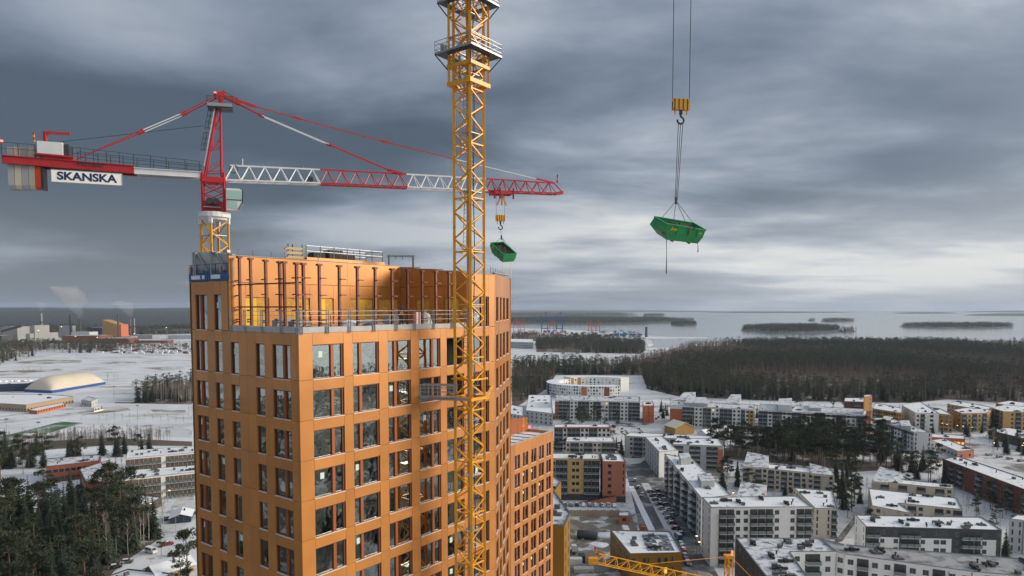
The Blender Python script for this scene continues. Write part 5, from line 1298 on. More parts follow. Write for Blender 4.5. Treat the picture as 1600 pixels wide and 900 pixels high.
block('apartment_building', 'small orange red end block with a vertical white stripe', [(1005, 634), (1022, 633.5), (1020, 627), (1004, 627.5)], 14, 4, 'w_orange', {0: ('.s.', 'w_orange')}, nv=2, near=False)
r8, _ = block('apartment_building', 'white and orange balcony block with two tilted snowy roofs', [(1047, 633.5), (1178, 640), (1180, 632), (1052, 626)], 16, 5, 'w_white', {0: ('...BBBwwBBwwBBBwwBww', None)}, roof='roof_thin', nv=6, accents=((0, 0, .17, 0, .85, 'w_orange'), (0, .93, 1, 0, .95, 'w_ochre')))
slant(r8, [(1057, 625), (1084, 626), (1087, 612.5), (1068, 613)], [16.5, 16.5, 19.5, 19.5], wallm='w_grey'); slant(r8, [(1132, 630), (1156, 631), (1158, 616), (1142, 616)], [16.5, 16.5, 19.5, 19.5], wallm='w_grey')
penthouse(r8, [(1070, 629), (1106, 631), (1103, 621), (1075, 620)], 16, 18)
r9, _ = block('apartment_building', 'long white block half hidden by the pine grove', [(1185, 640.5), (1354, 649), (1352, 639), (1190, 631)], 15, 5, 'w_white', {0: ('BBwBBwwBBwwBBBwwBBwwBB', None)}, roof='roof_thin', nv=8, accents=((0, 0, 1, .83, .93, 'w_brick'),))
penthouse(r9, [(1216, 633), (1238, 634), (1237, 622), (1217, 623)], 15, 19, 'w_white'); penthouse(r9, [(1264, 637), (1283, 638), (1281, 630), (1264, 629)], 15, 17)
block('apartment_building', 'slim orange tower block rising above the white roofs', [(1350, 620), (1363, 619), (1361.5, 616.5), (1350, 617)], 27.5, 8, 'w_orange', {0: ('.s', 'w_ochre')}, nv=0, near=False, accents=((0, .32, 1, .0, .62, 'w_brick'), (0, 0, .30, 0, .62, 'w_white')))
block('apartment_building', 'red brick block with snowy roof behind the slim orange tower', [(1319, 627), (1354, 628), (1350, 621.5), (1320, 621.5)], 16, 5, 'w_brick', {0: ('wwwBBww', None)}, nv=3)
block('apartment_building', 'long yellow terrace right of the slim orange tower', [(1363, 638), (1409, 645.5), (1411, 638), (1368, 629.5)], 13, 4, 'w_ochre', {0: ('wwBwwBwwBww', None)}, nv=4)
r13, _ = block('apartment_building', 'white strip with red corner stepping down behind the pines', [(1361, 653), (1428, 675), (1456, 676), (1392, 653)], 12.5, 4, 'w_white', {0: ('wwsBwwsBwwwBww', None), 1: ('s..s', 'w_white')}, roof='roof_thin', nv=6, accents=((0, .0, 1, .84, .94, 'w_brick'),))
penthouse(r13, [(1380, 656), (1392, 657), (1392, 651), (1381, 650)], 12.5, 15); penthouse(r13, [(1408, 665), (1424, 666), (1420, 657), (1406, 657)], 12.5, 15)
block('apartment_building', 'white gable-ended block beside the ochre houses', [(1409, 633), (1431, 645.5), (1467, 646), (1440, 628.5)], 13.8, 4, 'w_white', {0: ('wsw', None), 1: ('wB.W.', None)}, nv=4, near=False)
block('apartment_building', 'ochre wing attached to the white gable-ended block', [(1468, 646.5), (1489, 648.5), (1470, 638.5), (1452, 636)], 13.2, 4, 'w_ochre', {0: ('wWw', None)}, nv=2, near=False)
block('apartment_building', 'mustard yellow block with dark balconies behind the car park', [(1489, 640.5), (1503, 646), (1543, 645), (1549, 640), (1510, 637)], 14, 4, 'w_ochre', {0: ('ww', 'w_ochre'), 1: ('BwBwB', 'w_yellow')}, nv=3, near=False)
block('apartment_building', 'long snowy-roofed tan block behind the mustard yellow one', [(1480, 631), (1544, 642), (1549, 636), (1497, 626)], 13, 4, 'w_tan', {3: ('w', None)}, nv=5, near=False)
block('apartment_building', 'pale yellow block at the right edge before the forest', [(1549, 637), (1568, 643), (1625, 644.5), (1640, 638), (1570, 632.5)], 14, 4, 'w_yellow', {0: ('wBw', 'w_tan'), 1: ('.wBwBw', None)}, nv=4, near=False)
block('apartment_building', 'rearmost snowy roof of the yellow houses at the right edge', [(1556, 630), (1615, 640), (1640, 634), (1578, 626)], 13, 4, 'w_tan', {}, nv=4, near=False)
block('low_hall', 'long low pinkish hall with flat snowy roof', [(1455, 687.5), (1496, 705), (1522, 703), (1476, 685)], 5, 1, 'w_salmon', {0: ('WWWWWWWW', 'w_grey'), 1: ('ww', None)}, nv=3, cat='hall', near=False)
block('low_hall', 'low hall with orange lit wall behind the pinkish hall', [(1455, 683), (1508, 686), (1508, 680.5), (1456, 677.5)], 5, 1, 'w_orange', {0: ('WWwWwWWw', None)}, nv=2, cat='hall', near=False, lit=1.5)
block('low_hall', 'dark low hall with wide snowy roof at the right edge', [(1545, 672), (1620, 690), (1640, 678), (1575, 668)], 6, 1, 'w_dark', {0: ('WWWW', None)}, nv=3, cat='hall', near=False)
block('apartment_building', 'long dark red brick block with snowy roof at the right', [(1473, 717), (1640, 779.5), (1662, 767), (1498, 713)], 12, 4, 'w_brick', {0: ('w.BwBs.wBw.BwwB.wBwwB', None), 3: ('w', None)}, nv=12, near=True, rm='recess_shade')
r19, _ = block('apartment_building', 'beige block with stacked balconies and two tilted snowy roofs', [(1161, 728), (1304, 743), (1300, 735), (1165, 721)], 11, 4, 'w_beige', {0: ('B.BwBwBwBwwB.w', None), 1: ('s', None)}, nv=4, near=True)
slant(r19, [(1161, 728), (1185, 730), (1202, 731), (1201, 712), (1168, 705.5)], [11.2, 11.2, 11.2, 13.4, 13.4]); slant(r19, [(1267, 739), (1297, 742), (1294, 731), (1265, 723.5)], [11.2, 11.2, 12.8, 12.8])
r20, _ = block('apartment_building', 'small building with tilted snowy roof between beige block and white corner block', [(1151, 777), (1196, 777), (1198, 768), (1155, 766)], 9, 3, 'w_beige', {0: ('www', None)}, nv=0, near=True)
slant(r20, [(1151, 777), (1175, 777), (1196, 777), (1198, 758), (1158, 752)], [9.2, 9.2, 9.2, 11.8, 11.8])
block('apartment_building', 'beige corner block with snowy roof right of the white corner block', [(1240, 762), (1301, 767), (1308, 795), (1273, 794)], 12, 4, 'w_beige', {2: ('s.sB', None), 1: ('BBs', None)}, nv=6, near=True)
r22, _ = block('apartment_building', 'beige block with one tilted snowy roof beyond the courtyard building', [(1362, 751.5), (1491, 764), (1489, 757), (1366, 745)], 11, 4, 'w_beige', {0: ('.B.B.B.Bw', None)}, nv=3, near=True)
slant(r22, [(1362, 751.5), (1385, 753.5), (1411, 752), (1409, 738), (1375, 729)], [11.2, 11.2, 11.2, 13.2, 13.2])
block('apartment_building', 'beige courtyard building with L shaped snowy roof', [(1357, 763), (1495, 778), (1504, 796), (1404, 786), (1428, 803), (1362, 790)], 9, 3, 'w_beige', {2: ('wBw.BwB', None), 4: ('w.w', None), 5: ('ww', None)}, nv=10, near=True, roof='snow')
block('apartment_building', 'white framed block with rows of dark balconies at lower right', [(1336, 804.5), (1353, 823), (1566, 828.5), (1534, 808)], 13, 4, 'w_grey', {0: ('s.s', 'w_white'), 1: ('BBw.wBBBw.WW.wBBBw.w', 'w_char')}, nv=16, near=True, rm='recess_shade',
      accents=((1, .095, .25, 0, .72, 'w_white'), (1, .40, .635, 0, .72, 'w_white'), (1, .795, .96, 0, .72, 'w_white')))
block('apartment_building', 'large dark sided block with cluttered snowy roof at bottom right', [(1149, 840), (1281, 841), (1306, 862), (1234, 862), (1275, 920), (1212, 920)], 20, 6, 'w_white', {5: ('wwswwswwsw', 'w_dark'), 3: ('wwww', 'w_white'), 2: ('wBw', None)}, nv=22, near=True, roof='roof_thin')
block('apartment_building', 'long white wing with grey snowy roof across the bottom right corner', [(1306.8, 862.3), (1281.8, 841.2), (1320, 851), (1600, 873), (1640, 876), (1640, 906), (1578, 898.5), (1520, 893.5), (1320, 866)], 19.8, 6, 'w_white', {7: ('wBwwBwwBww', None), 6: ('wBw', None), 0: ('', None)}, nv=18, near=True, roof='roof_grey')
block('apartment_building', 'grey block with slot windows at the right edge', [(1577, 811), (1600, 813), (1660, 818), (1668, 808), (1590, 804)], 13, 4, 'w_grey', {0: ('ss', None), 4: ('', None), 1: ('.s.s', None)}, nv=4, near=True)
# ---- left of the street
g1, _ = block('office_building', 'golden clad cube with solar panels on its snowy roof', [(953.5, 828), (984, 865.5), (1066, 863.5), (1046.5, 830)], 11, 3, 'w_gold', {0: ('sLs.LL.sLs', 'w_gold'), 1: ('W.d.LLs.', None)}, nv=7, near=True, cat='building')
zs_ = 11.1
for i in range(5):
    for j in range(4):
        if (i, j) in ((2, 1), (1, 2), (3, 1), (2, 2)): continue
        f = (i + .5) / 5; g = (j + .5) / 4
        A_, B_, C_, D_ = [V(*at(x, y, 11)) for x, y in ((1005, 836), (1014, 860), (1052, 859.5), (1040, 836))]
        p = A_.lerp(D_, f).lerp(B_.lerp(C_, f), g)
        mbp = shared('solar', lambda: (MB().obox((-1.25, -1.9, .0), (2.5, 0, 0), (0, 3.8, 0), (0, 0, .06)).mesh('solar_panel', mat('solar', (.035, .045, .06), .25, col2=(.3, .32, .35), vscale=.9, c2lo=.5, c2hi=.6))))
        inst('solar_panel', mbp, g1, Matrix.Translation((p.x, p.y, 10.95)) @ Matrix.Rotation(R(6), 4, 'X'))
block('apartment_building', 'yellow apartment block with green balcony bands facing the building site', [(862, 716.5), (937, 717.5), (937, 709), (862, 708)], 20, 6, 'w_yellow', {0: ('wBBB.ww.BBBB', None)}, nv=8, near=True, ground='w_char', accents=((0, .02, .16, .9, 1.0, 'w_yellow'),))
block('apartment_building', 'salmon red slab block at the street corner', [(942, 721), (978, 721.5), (970, 709), (938, 708.5)], 19.5, 6, 'w_salmon', {0: ('.W..s', None), 1: ('s..s', None)}, nv=8, near=True, ground='w_char')
block('apartment_building', 'beige low terrace block with snowy roof terraces behind the yellow block', [(884, 690), (961, 690.5), (958, 683), (886, 682.5)], 13, 4, 'w_beige', {0: ('wBBwBBwwBBB', None)}, nv=5)
block('apartment_building', 'white block with orange roof band behind the beige terrace block', [(866, 667.5), (954, 667.5), (952, 663), (866, 663)], 16, 5, 'w_white', {0: ('BBwBBBwwBBwww', None), 1: ('w', 'w_orange')}, nv=3, accents=((0, 0, 1, .93, .99, 'w_orange'),))
block('apartment_building', 'pale snow roofed block left of the curved building', [(821, 641), (864, 646), (861, 617), (826, 617)], 10, 3, 'w_grey', {0: ('wwwwww', None), 3: ('wwwww', None)}, nv=9, roof='snow')
block('apartment_building', 'low snowy roofed house just right of the tower', [(796, 646), (818, 650), (818, 636), (797, 632)], 9, 3, 'w_grey', {0: ('wwww', None)}, nv=3, roof='snow')
# golden neighbours of the wing
def gold(name, pp, z, label):
    r, e = block(name, label, pp, z, 13, 'w_gold', {i: ('.', None) for i in range(9)}, nv=3, near=True, cat='building', roof='roof_thin'); return r, e
gb, ge = gold('gold_building', [(852, 768), (867.5, 769), (891, 801), (881.5, 822.5), (850, 819.5)], 41, 'tall golden building with chamfered snowy roof beside the wing')
for i in range(9):
    for t in (.25, .7):
        a, b, _ = ge[2]; u_ = (b - a).normalized(); p = a.lerp(b, t); inst('window', near_win(.6, 1.9), gb, frame(V(p.x, p.y, 38 - i * 3.1), u_, nrm(u_), ZZ))
gold('gold_building', [(852, 738), (861, 740), (877, 751.5), (866, 767.5), (852, 768)], 38, 'second golden building with snowy roof just behind the chamfered one')
# ---- curved building
def curved():
    root_c = at(928, 628, 0); cx, cy_ = 86.5, 722.0; root = thing('curved_building', (cx, cy_, 0), 'white curved apartment building with open courtyard before the forest', 'apartment block')
    rx, ry, th, zt = 50, 44, 12, 12.8; a0, a1, k = R(33), R(296), 40
    def P(a, s): return V(cx + (rx - s) * math.cos(a), cy_ + (ry - s) * math.sin(a), 0)
    wins = MB(); r = random.Random(3)
    for i in range(k):
        a, b = a0 + (a1 - a0) * i / k, a0 + (a1 - a0) * (i + 1) / k
        q = [P(a, 0), P(b, 0), P(b, th), P(a, th)]
        zz = zt + (2.0 if i < 14 else 0)
        MB().prism(q, 0, zz).build('wall_segment', M_['w_white'], root)
        MB().prism([q[0], q[1], q[2], q[3]], zz + .02, zz + .22).build('roof_segment', M_['snow'], root)
        for (p0, p1) in ((q[0], q[1]), (q[2], q[3])):
            u = (p1 - p0).normalized(); nn = nrm(u); Lx = (p1 - p0).length
            if nn.dot(-p0) < 0: continue
            for fl in range(4):
                for j in range(max(1, int(Lx / 2.4))):
                    c = p0 + u * ((j + .5) * Lx / max(1, int(Lx / 2.4))); M = frame(V(c.x, c.y, 1 + fl * 3.1), u, nn, ZZ); t = MB(); w = r.choice((.8, 1.5, 1.9))
                    t.box(-w / 2, -.02, .7, w / 2, .04, 2.5, r.choice((0, 0, 0, 1))); wins.add([M @ V(*v) for v in t.v], t.f); wins.m[-len(t.f):] = t.m
        if i in (24, 33, 37, 12): 
            u = (q[1] - q[0]).normalized(); nn = nrm(u); ublock('cladding_panel', V(q[0].x, q[0].y, .5), q[1] - q[0], nn * .08, ZZ * (zz - 1.2), M_[{24: 'blue', 33: 'w_salmon', 37: 'w_brick', 12: 'w_ochre'}[i]], root)
        if i == 11 or i == 13:
            u = (q[3] - q[2]).normalized(); nn = nrm(u); ublock('cladding_panel', V(q[2].x, q[2].y, .5), q[3] - q[2], nn * .08, ZZ * (zz - 1), M_['w_ochre'], root)
    wins.build('window_rows', [PT, M_['frame_white']], root, kind='stuff')
curved()
# ---- left side
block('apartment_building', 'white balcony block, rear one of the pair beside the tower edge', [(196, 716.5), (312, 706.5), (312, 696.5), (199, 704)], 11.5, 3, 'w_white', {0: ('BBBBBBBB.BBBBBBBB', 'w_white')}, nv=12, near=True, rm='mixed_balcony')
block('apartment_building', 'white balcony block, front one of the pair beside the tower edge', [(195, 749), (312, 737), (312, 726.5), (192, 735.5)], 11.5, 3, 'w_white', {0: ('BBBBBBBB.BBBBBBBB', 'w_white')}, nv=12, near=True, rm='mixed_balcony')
block('school_building', 'long red building with grey snowy roof above the spruce wood', [(72, 729), (155, 719.5), (158, 710), (73, 717)], 9, 2, 'w_brick', {0: ('WWWWWWWWW', None)}, nv=5, cat='building', roof='roof_thin')
block('school_building', 'red gable wing with grey roof pointing at the camera', [(124, 733), (134, 753), (161, 752.5), (171, 718.5)], 9.6, 2, 'w_brick', {1: ('..s..', None), 2: ('www', None)}, nv=3, cat='building', roof='roof_thin')
block('low_shed', 'low shed with snowy roof behind the birch trunks', [(200, 781), (228, 790), (253, 777), (222, 773)], 4, 1, 'w_dark', {}, nv=0, cat='shed', near=True, roof='snow')
block('low_shed', 'flat snowy carport roof at the bottom left', [(166, 901), (200, 889), (272, 896), (300, 918), (200, 930)], 3.2, 1, 'w_dark', {}, nv=5, cat='shed', near=True, roof='snow')
block('sports_hall', 'tan flat roofed sports hall with snowy roof', [(-70, 626), (41, 632.5), (115, 619.5), (75, 616), (-50, 616)], 6.5, 1, 'w_tan', {}, nv=6, cat='hall', roof='snow')
block('hall_annex', 'low orange wood annex along the tan sports hall', [(45, 640.5), (58, 642), (103, 631.5), (99, 629), (57, 637)], 3, 1, 'w_orange', {}, nv=0, cat='annex', roof='snow')
block('service_building', 'small grey service building right of the sports hall', [(127, 625), (143, 627), (152, 622.5), (138, 619.5)], 5.5, 1, 'w_grey', {1: ('WW', None)}, nv=0, cat='building', roof='roof_thin')
block('container_hut', 'red striped white site hut on the snow field', [(145, 637.5), (147, 639.5), (161, 636.5), (159, 634.8)], 2.6, 1, 'w_white', {}, nv=0, cat='hut', roof='snow', accents=((1, 0, 1, .5, .8, 'w_brick'),))
nb, _ = block('ice_hall', 'dark navy hall with a row of lamps under its snowy roof', [(-60, 602), (44, 599), (72, 590.5), (-40, 589)], 8.5, 1, 'w_navy', {0: ('.', 'w_navy')}, nv=8, cat='hall', roof='snow')
for k in range(7):
    p = at(-8 + k * 9.6, 596.5 - k * .25, 8.0); MB().box(-.7, -.7, -.5, .7, .7, .5).build('wall_lamp', M_['lamp_glow'], nb, M=Matrix.Translation(p - V(0, .9, 0)))
# air dome
def dome():
    A_, B_, C_ = at(38, 612.5), at(81, 614.5), at(165, 600.5); ax = (B_ - A_) ; ay = (C_ - B_); o = A_ + (ax + ay) / 2
    root = thing('air_dome', (o.x, o.y, 0), 'cream inflated sports dome with blue base on the snow field', 'dome')
    mb = MB(); n, m_ = 24, 30
    for j in range(m_ + 1):
        for i in range(n + 1):
            s, t = -1 + 2 * i / n, -1 + 2 * j / m_
            h = 13.5 * max(0, 1 - abs(s) ** 2.3) ** .6 * max(0, 1 - abs(t) ** 5) ** .6; p = o + ax * s / 2 + ay * t / 2; mb.v.append((p.x, p.y, 3.0 + h))
    mb.f = [(j * (n + 1) + i, j * (n + 1) + i + 1, (j + 1) * (n + 1) + i + 1, (j + 1) * (n + 1) + i) for j in range(m_) for i in range(n)]; mb.m = [0] * len(mb.f)
    mb.build('membrane', mat('membrane', (.55, .49, .40), .6, var=.06, vscale=.05), root, smooth=True)
    MB().prism([A_, B_, C_, A_ + ay], 0, 3.05).build('base_band', M_['blue'], root)
dome()
# house
def house(px, py, rz, w, l, hh, rh, wall, label):
    p = at(px, py); root = thing('small_house', (p.x, p.y, 0), label, 'house'); M = Matrix.Translation(p) @ Matrix.Rotation(rz, 4, 'Z')
    MB().add([(-w, -l, 0), (w, -l, 0), (w, l, 0), (-w, l, 0), (-w, -l, hh), (w, -l, hh), (w, l, hh), (-w, l, hh), (0, -l, hh + rh), (0, l, hh + rh)],
             [(0, 1, 5, 8, 4), (1, 2, 6, 5), (2, 3, 7, 9, 6), (3, 0, 4, 7)]).build('wall', M_[wall], root, M=M)
    for s in (-1, 1):
        MB().add([(0, -l - .5, hh + rh + .12), (s * (w + .6), -l - .5, hh - .2), (s * (w + .6), l + .5, hh - .2), (0, l + .5, hh + rh + .12), (0, -l - .5, hh + rh + .34), (s * (w + .6), -l - .5, hh + .02), (s * (w + .6), l + .5, hh + .02), (0, l + .5, hh + rh + .34)],
                 [(0, 1, 2, 3), (4, 5, 6, 7), (0, 1, 5, 4), (1, 2, 6, 5), (2, 3, 7, 6)]).build('roof', M_['snow'], root, M=M)
    MB().box(.8, .5, hh + .6, 1.4, 1.1, hh + rh + .9).build('chimney', M_['vent_dark'], root, M=M)
    for x in (-w * .5, w * .4): inst('window', near_win(1.1, 1.55), root, M @ frame(V(x, -l, .9), V(1, 0, 0), V(0, -1, 0), ZZ))
    for y in (-l * .5, l * .4): inst('window', near_win(1.1, 1.55), root, M @ frame(V(w, y, .9), V(0, 1, 0), V(1, 0, 0), ZZ))
house(266, 898, R(-38), 4.2, 6.5, 2.9, 2.0, 'w_tan', 'small tan house with snowy gable roof at the bottom left')
house(284, 812, R(20), 4, 5, 2.6, 1.2, 'w_navy', 'dark blue shed near the tower edge by the access road')
# ---- industry far left
def far_block(name, pp, z, label, wall, cat='factory', roof='roof_thin', **k): return block(name, label, pp, z, 3, wall, {i: ('', None) for i in range(8)}, nv=k.pop('nv', 3), cat=cat, roof=roof, near=False, **k)
def wq(px0, px1, ybase, depth): 
    a, b = at(px0, ybase), at(px1, ybase); d = V(0, depth, 0); return [a, b, b + d, a + d]
dm('w_concrete_far', (.27, .27, .27), .85, var=.1, vscale=.02)
fb, fe = far_block('power_plant', None, 44, 'big pale concrete power plant building at the far left', 'w_concrete_far', world=wq(3, 28, 538.5, 60)); far_block('power_plant', None, 26, 'lower middle section of the pale power plant', 'w_concrete_far', world=wq(28, 47, 537.5, 50)); far_block('power_plant', None, 46, 'narrow tall right section of the pale power plant', 'w_concrete_far', world=wq(47, 55, 537, 55))
cv = aty(2, 518, 1630); ubar('conveyor', cv, aty(34, 509, 1630), 6, M_['w_char'], fb, 5)
far_block('boiler_house', None, 24, 'pale boiler house beside the white chimney', 'w_concrete_far', world=wq(57, 76, 534, 40)); far_block('silo_building', None, 36, 'pale windowless silo block between the chimneys', 'w_concrete_far', world=wq(93, 109, 528, 30))
far_block('factory_hall', None, 19, 'long dark red factory hall in the far industrial area', 'w_brick', world=wq(97, 155, 536, 60), nv=6); far_block('factory_hall', None, 15, 'lower red factory hall right of the long one', 'w_brick', world=wq(150, 200, 538, 50), nv=3)
ob = [at(160.5, 527.5), at(184, 528), at(184, 528) + V(0, 45, 0), at(160.5, 527.5) + V(0, 45, 0)]
ox = thing('boiler_tower', (ob[0].x, ob[0].y, 0), 'tall orange boiler house with slanted top in the industrial area', 'factory'); MB().prism(ob, 0, [54, 40, 40, 54]).build('wall', M_['w_ochre'], ox); MB().prism([ob[1], at(189.5, 528), at(189.5, 528) + V(0, 40, 0), ob[2]], 0, 40).build('stair_tower', M_['w_orange'], ox)
for k in range(6): ublock('grille', V(ob[0].x + 8 + k * 5.2, ob[0].y - .4, 8), V(4, 0, 0), V(0, .3, 0), ZZ * (8 + 3 * (k % 3)), M_['w_brick'], ox)
far_block('factory_hall', None, 12, 'pale factory hall at the right of the industrial area', 'w_concrete_far', world=wq(203, 238, 530, 40)); far_block('factory_hall', None, 10, 'far pale warehouse with lit windows near the tower edge', 'w_concrete_far', world=wq(240, 310, 520, 40)); far_block('factory_hall', None, 9, 'low lit workshop in front of the pale boiler house', 'w_white', world=wq(48, 98, 543.5, 25))
for k, (x0, x1, yb, dp, hh, wm, lb) in enumerate(((76, 92, 540, 30, 12, 'w_char', 'dark low works hall left of the long red factory hall'), (112, 140, 531, 40, 22, 'w_grey', 'grey hall behind the long red factory hall'), (190, 204, 534, 35, 14, 'w_concrete_far', 'pale hall between the orange boiler house and the thin chimneys'), (215, 262, 537, 30, 8, 'w_brick', 'low red brown depot in front of the pale factory halls'), (262, 300, 530, 40, 11, 'w_grey', 'grey depot next to the tower edge'), (-20, 3, 540, 60, 24, 'w_char', 'dark works building at the left picture edge'), (136, 160, 524, 40, 26, 'w_navy', 'dark blue hall left of the orange boiler house'), (20, 48, 545, 20, 9, 'w_brick', 'low dark red workshop in front of the power plant'))): far_block('works_hall', None, hh, lb, wm, world=wq(x0, x1, yb, dp), nv=4)
def stack(px, y0, Y, r, m, label, band=None):
    p = aty(px, y0, Y); o = thing('chimney_stack', (p.x, p.y, 0), label, 'chimney'); MB().tube([(p.x, p.y, 0), (p.x, p.y, p.z)], [r * 1.15, r], 12).build('shaft', m, o)
    MB().tube([(p.x, p.y, p.z - 26), (p.x, p.y, p.z - 23)], r * 2.0, 12).build('gallery', M_['w_char'], o); MB().tube([(p.x, p.y, p.z - .5), (p.x, p.y, p.z + .6)], r * 1.12, 12).build('cap', M_['w_char'], o)
stack(64.4, 489, 1800, 2.2, M_['w_concrete_far'], 'white chimney above the lit workshop'); stack(110, 492, 2000, 3.4, M_['w_char'], 'thick dark chimney behind the silo block'); stack(124.5, 499, 2000, 2.6, M_['w_char'], 'dark chimney under the big steam plume')
stack(184, 492, 1980, 1.7, M_['w_char'], 'thin black chimney in front of the orange boiler house'); stack(203.7, 498, 2000, 1.6, M_['w_concrete_far'], 'pale chimney, left of the thin pair'); stack(209.6, 497, 2000, 1.6, M_['w_concrete_far'], 'pale chimney, right of the thin pair')
def lamp_far(px, py, Y, s=1.6, **k):
    p = aty(px, py, Y); o = thing('flood_lamp', (p.x, p.y, 0), k['label'], 'lamp', 'floodlights of the industrial area'); MB().bar((p.x, p.y, 0), (p.x, p.y, p.z), .35).build('pole', M_['w_char'], o); MB().box(p.x - s / 2, p.y - .6, p.z - .5, p.x + s / 2, p.y + .3, p.z + .5).build('lamp_head', M_['lamp_glow'], o)
for px, py in ((29.5, 536), (118, 525.5), (152, 527), (96, 510.5), (60, 516.5), (210, 521), (260, 512), (58, 539), (73, 539), (94, 538.5)): lamp_far(px, py, 1560 if py > 534 else 1650, label='lit floodlight on a pole in the far industrial area')
# ---- harbour
block('warehouse', 'long grey warehouse with pale roof before the harbour wood', [(770, 533), (833, 535), (833, 530), (780, 529)], 14, 3, 'w_grey', {}, nv=0, cat='warehouse', near=False, roof='snow')
block('harbour_shed', 'blue and white harbour shed on the quay', None, 9, 2, 'w_grey', {}, nv=0, cat='shed', near=False, world=wq(984, 1003, 526, 25), roof='snow', accents=((0, 0, 1, .4, 1, 'blue'),))
def portal(px, yb, Y, s, m, label):
    p = at(px, yb); p = V((px - 800) / F * Y, Y, 0); o = thing('harbour_crane', p, label, 'crane', 'harbour cranes')
    for a in (-9, 9):
        for b in (-6, 6): ubar('portal_leg', p + V(a * s, b * s, 0), p + V(a * s * .8, b * s, 34 * s), 2.0 * s, m, o)
    for b in (-6, 6): ubar('portal_beam', p + V(-9 * s, b * s, 33 * s), p + V(9 * s, b * s, 33 * s), 2.4 * s, m, o); ubar('portal_sill', p + V(-9 * s, b * s, 10 * s), p + V(9 * s, b * s, 10 * s), 1.6 * s, m, o)
    ubar('boom', p + V(-24 * s, 0, 36 * s), p + V(16 * s, 0, 36 * s), 2.2 * s, m, o); ubar('mast', p + V(2 * s, 0, 36 * s), p + V(4 * s, 0, 56 * s), 1.6 * s, m, o); ubar('forestay', p + V(4 * s, 0, 56 * s), p + V(-20 * s, 0, 37 * s), .8 * s, m, o); ubar('backstay', p + V(4 * s, 0, 56 * s), p + V(15 * s, 0, 37 * s), .8 * s, m, o)
dm('port_orange', (.55, .13, .05), .6); dm('port_blue', (.03, .13, .30), .6)
for px, Y, s, mm, lb in ((806, 2350, .95, 'port_orange', 'orange harbour crane next to the tower edge'), (816, 2500, .9, 'port_orange', 'orange harbour crane, second from the tower edge'), (851, 2500, 1.35, 'port_blue', 'tall blue harbour crane, left one of the pair'), (874, 2500, 1.35, 'port_blue', 'tall blue harbour crane, right one of the pair'), (862, 2400, .85, 'port_orange', 'orange harbour crane between the blue pair'), (922, 2450, .8, 'port_orange', 'orange harbour crane, left of the distant pair'), (934, 2450, .8, 'port_orange', 'orange harbour crane, right of the distant pair')): portal(px, 0, Y, s, M_[mm], lb)
tw = V((1010 - 800) / F * 2110, 2110, 0); th_ = thing('harbour_tower', tw, 'dark slender tower on the snowy harbour quay', 'tower'); MB().tube([tw, tw + ZZ * 28], [4.5, 3.6], 10).build('shaft', M_['w_char'], th_); MB().tube([tw + ZZ * 28, tw + ZZ * 31], [4.4, 4.4], 10).build('lantern', M_['w_char'], th_)
def quay_boxes(name, x0, x1, y0, y1, Y, n, mats_, seed, h=(2.6, 7.8), l=12):
    mb = MB(); r = random.Random(seed)
    for _ in range(n):
        px, py = r.uniform(x0, x1), r.uniform(y0, y1); p = at(px, py); hh = r.choice(h); mb.box(p.x, p.y, 0, p.x + l * r.uniform(.5, 1.1), p.y + 2.6, hh, r.randrange(len(mats_)))
    o = mb.build(name, mats_, kind='stuff'); return o
quay_boxes('container_stacks', 800, 1000, 519, 527, 0, 150, [M_['w_orange'], M_['w_brick'], M_['snow'], M_['w_grey'], M_['port_blue']], 5)
quay_boxes('parked_trailers', 150, 300, 538, 553, 0, 240, [M_['snow'], M_['snow'], M_['w_grey'], M_['w_char'], M_['w_brick']], 6, (2.4, 3.6), 11)
# ================================================================ roads and ground surfaces
dm('asphalt', (.085, .085, .088), .8, var=.2, vscale=.1, col2=(.42, .44, .47), c2lo=.50, c2hi=.70); dm('packed_snow', (.52, .54, .57), .8, var=.08, vscale=.1, col2=(.27, .265, .26), c2lo=.52, c2hi=.66)
dm('mud', (.17, .145, .115), .9, var=.25, vscale=.12, col2=(.50, .51, .53), c2lo=.53, c2hi=.60, bump=.3, bscale=.6); dm('pitch_green', (.035, .115, .055), .85, var=.15, vscale=.05, col2=(.38, .43, .42), c2lo=.46, c2hi=.64)
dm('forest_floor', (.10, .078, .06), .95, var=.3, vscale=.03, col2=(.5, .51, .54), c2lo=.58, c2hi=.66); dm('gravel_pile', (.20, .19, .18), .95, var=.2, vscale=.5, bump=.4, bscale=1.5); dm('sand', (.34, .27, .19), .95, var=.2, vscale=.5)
def sheet(name, pp, m, z=.03, poly=None): 
    pts = poly or [at(x, y)[:2] for x, y in pp]; q = [V(p[0], p[1], 0) for p in pts]; q = q if ccw(q) else q[::-1]
    return MB().add([(p.x, p.y, z) for p in q], [tuple(range(len(q)))]).build(name, M_[m], kind='structure')
sheet('road', [(976, 726), (1000, 724), (1112, 905), (1090, 960), (1030, 960)], 'asphalt', .03)
sheet('road', [(1000, 724), (1012, 716), (1036, 745), (1096, 850), (1125, 905), (1112, 905)], 'asphalt', .05)
sheet('road', [(940, 712), (985, 716), (1012, 716), (1000, 724), (976, 727), (940, 722)], 'packed_snow', .06)
sheet('parking_strip', [(1002, 755), (1013, 755), (1066, 842), (1046, 842)], 'packed_snow', .08)
sheet('pavement', [(982, 760), (990, 760), (1040, 862), (1028, 862)], 'snow', .10)
sheet('building_site', [(868, 810), (985, 803), (1012, 862), (1010, 940), (868, 940)], 'mud', .03)
sheet('path', [(1322, 742), (1350, 735), (1345, 805), (1318, 840), (1306, 838)], 'packed_snow', .03); sheet('path', [(1350, 735), (1430, 708), (1480, 712), (1460, 722), (1380, 740)], 'packed_snow', .035)
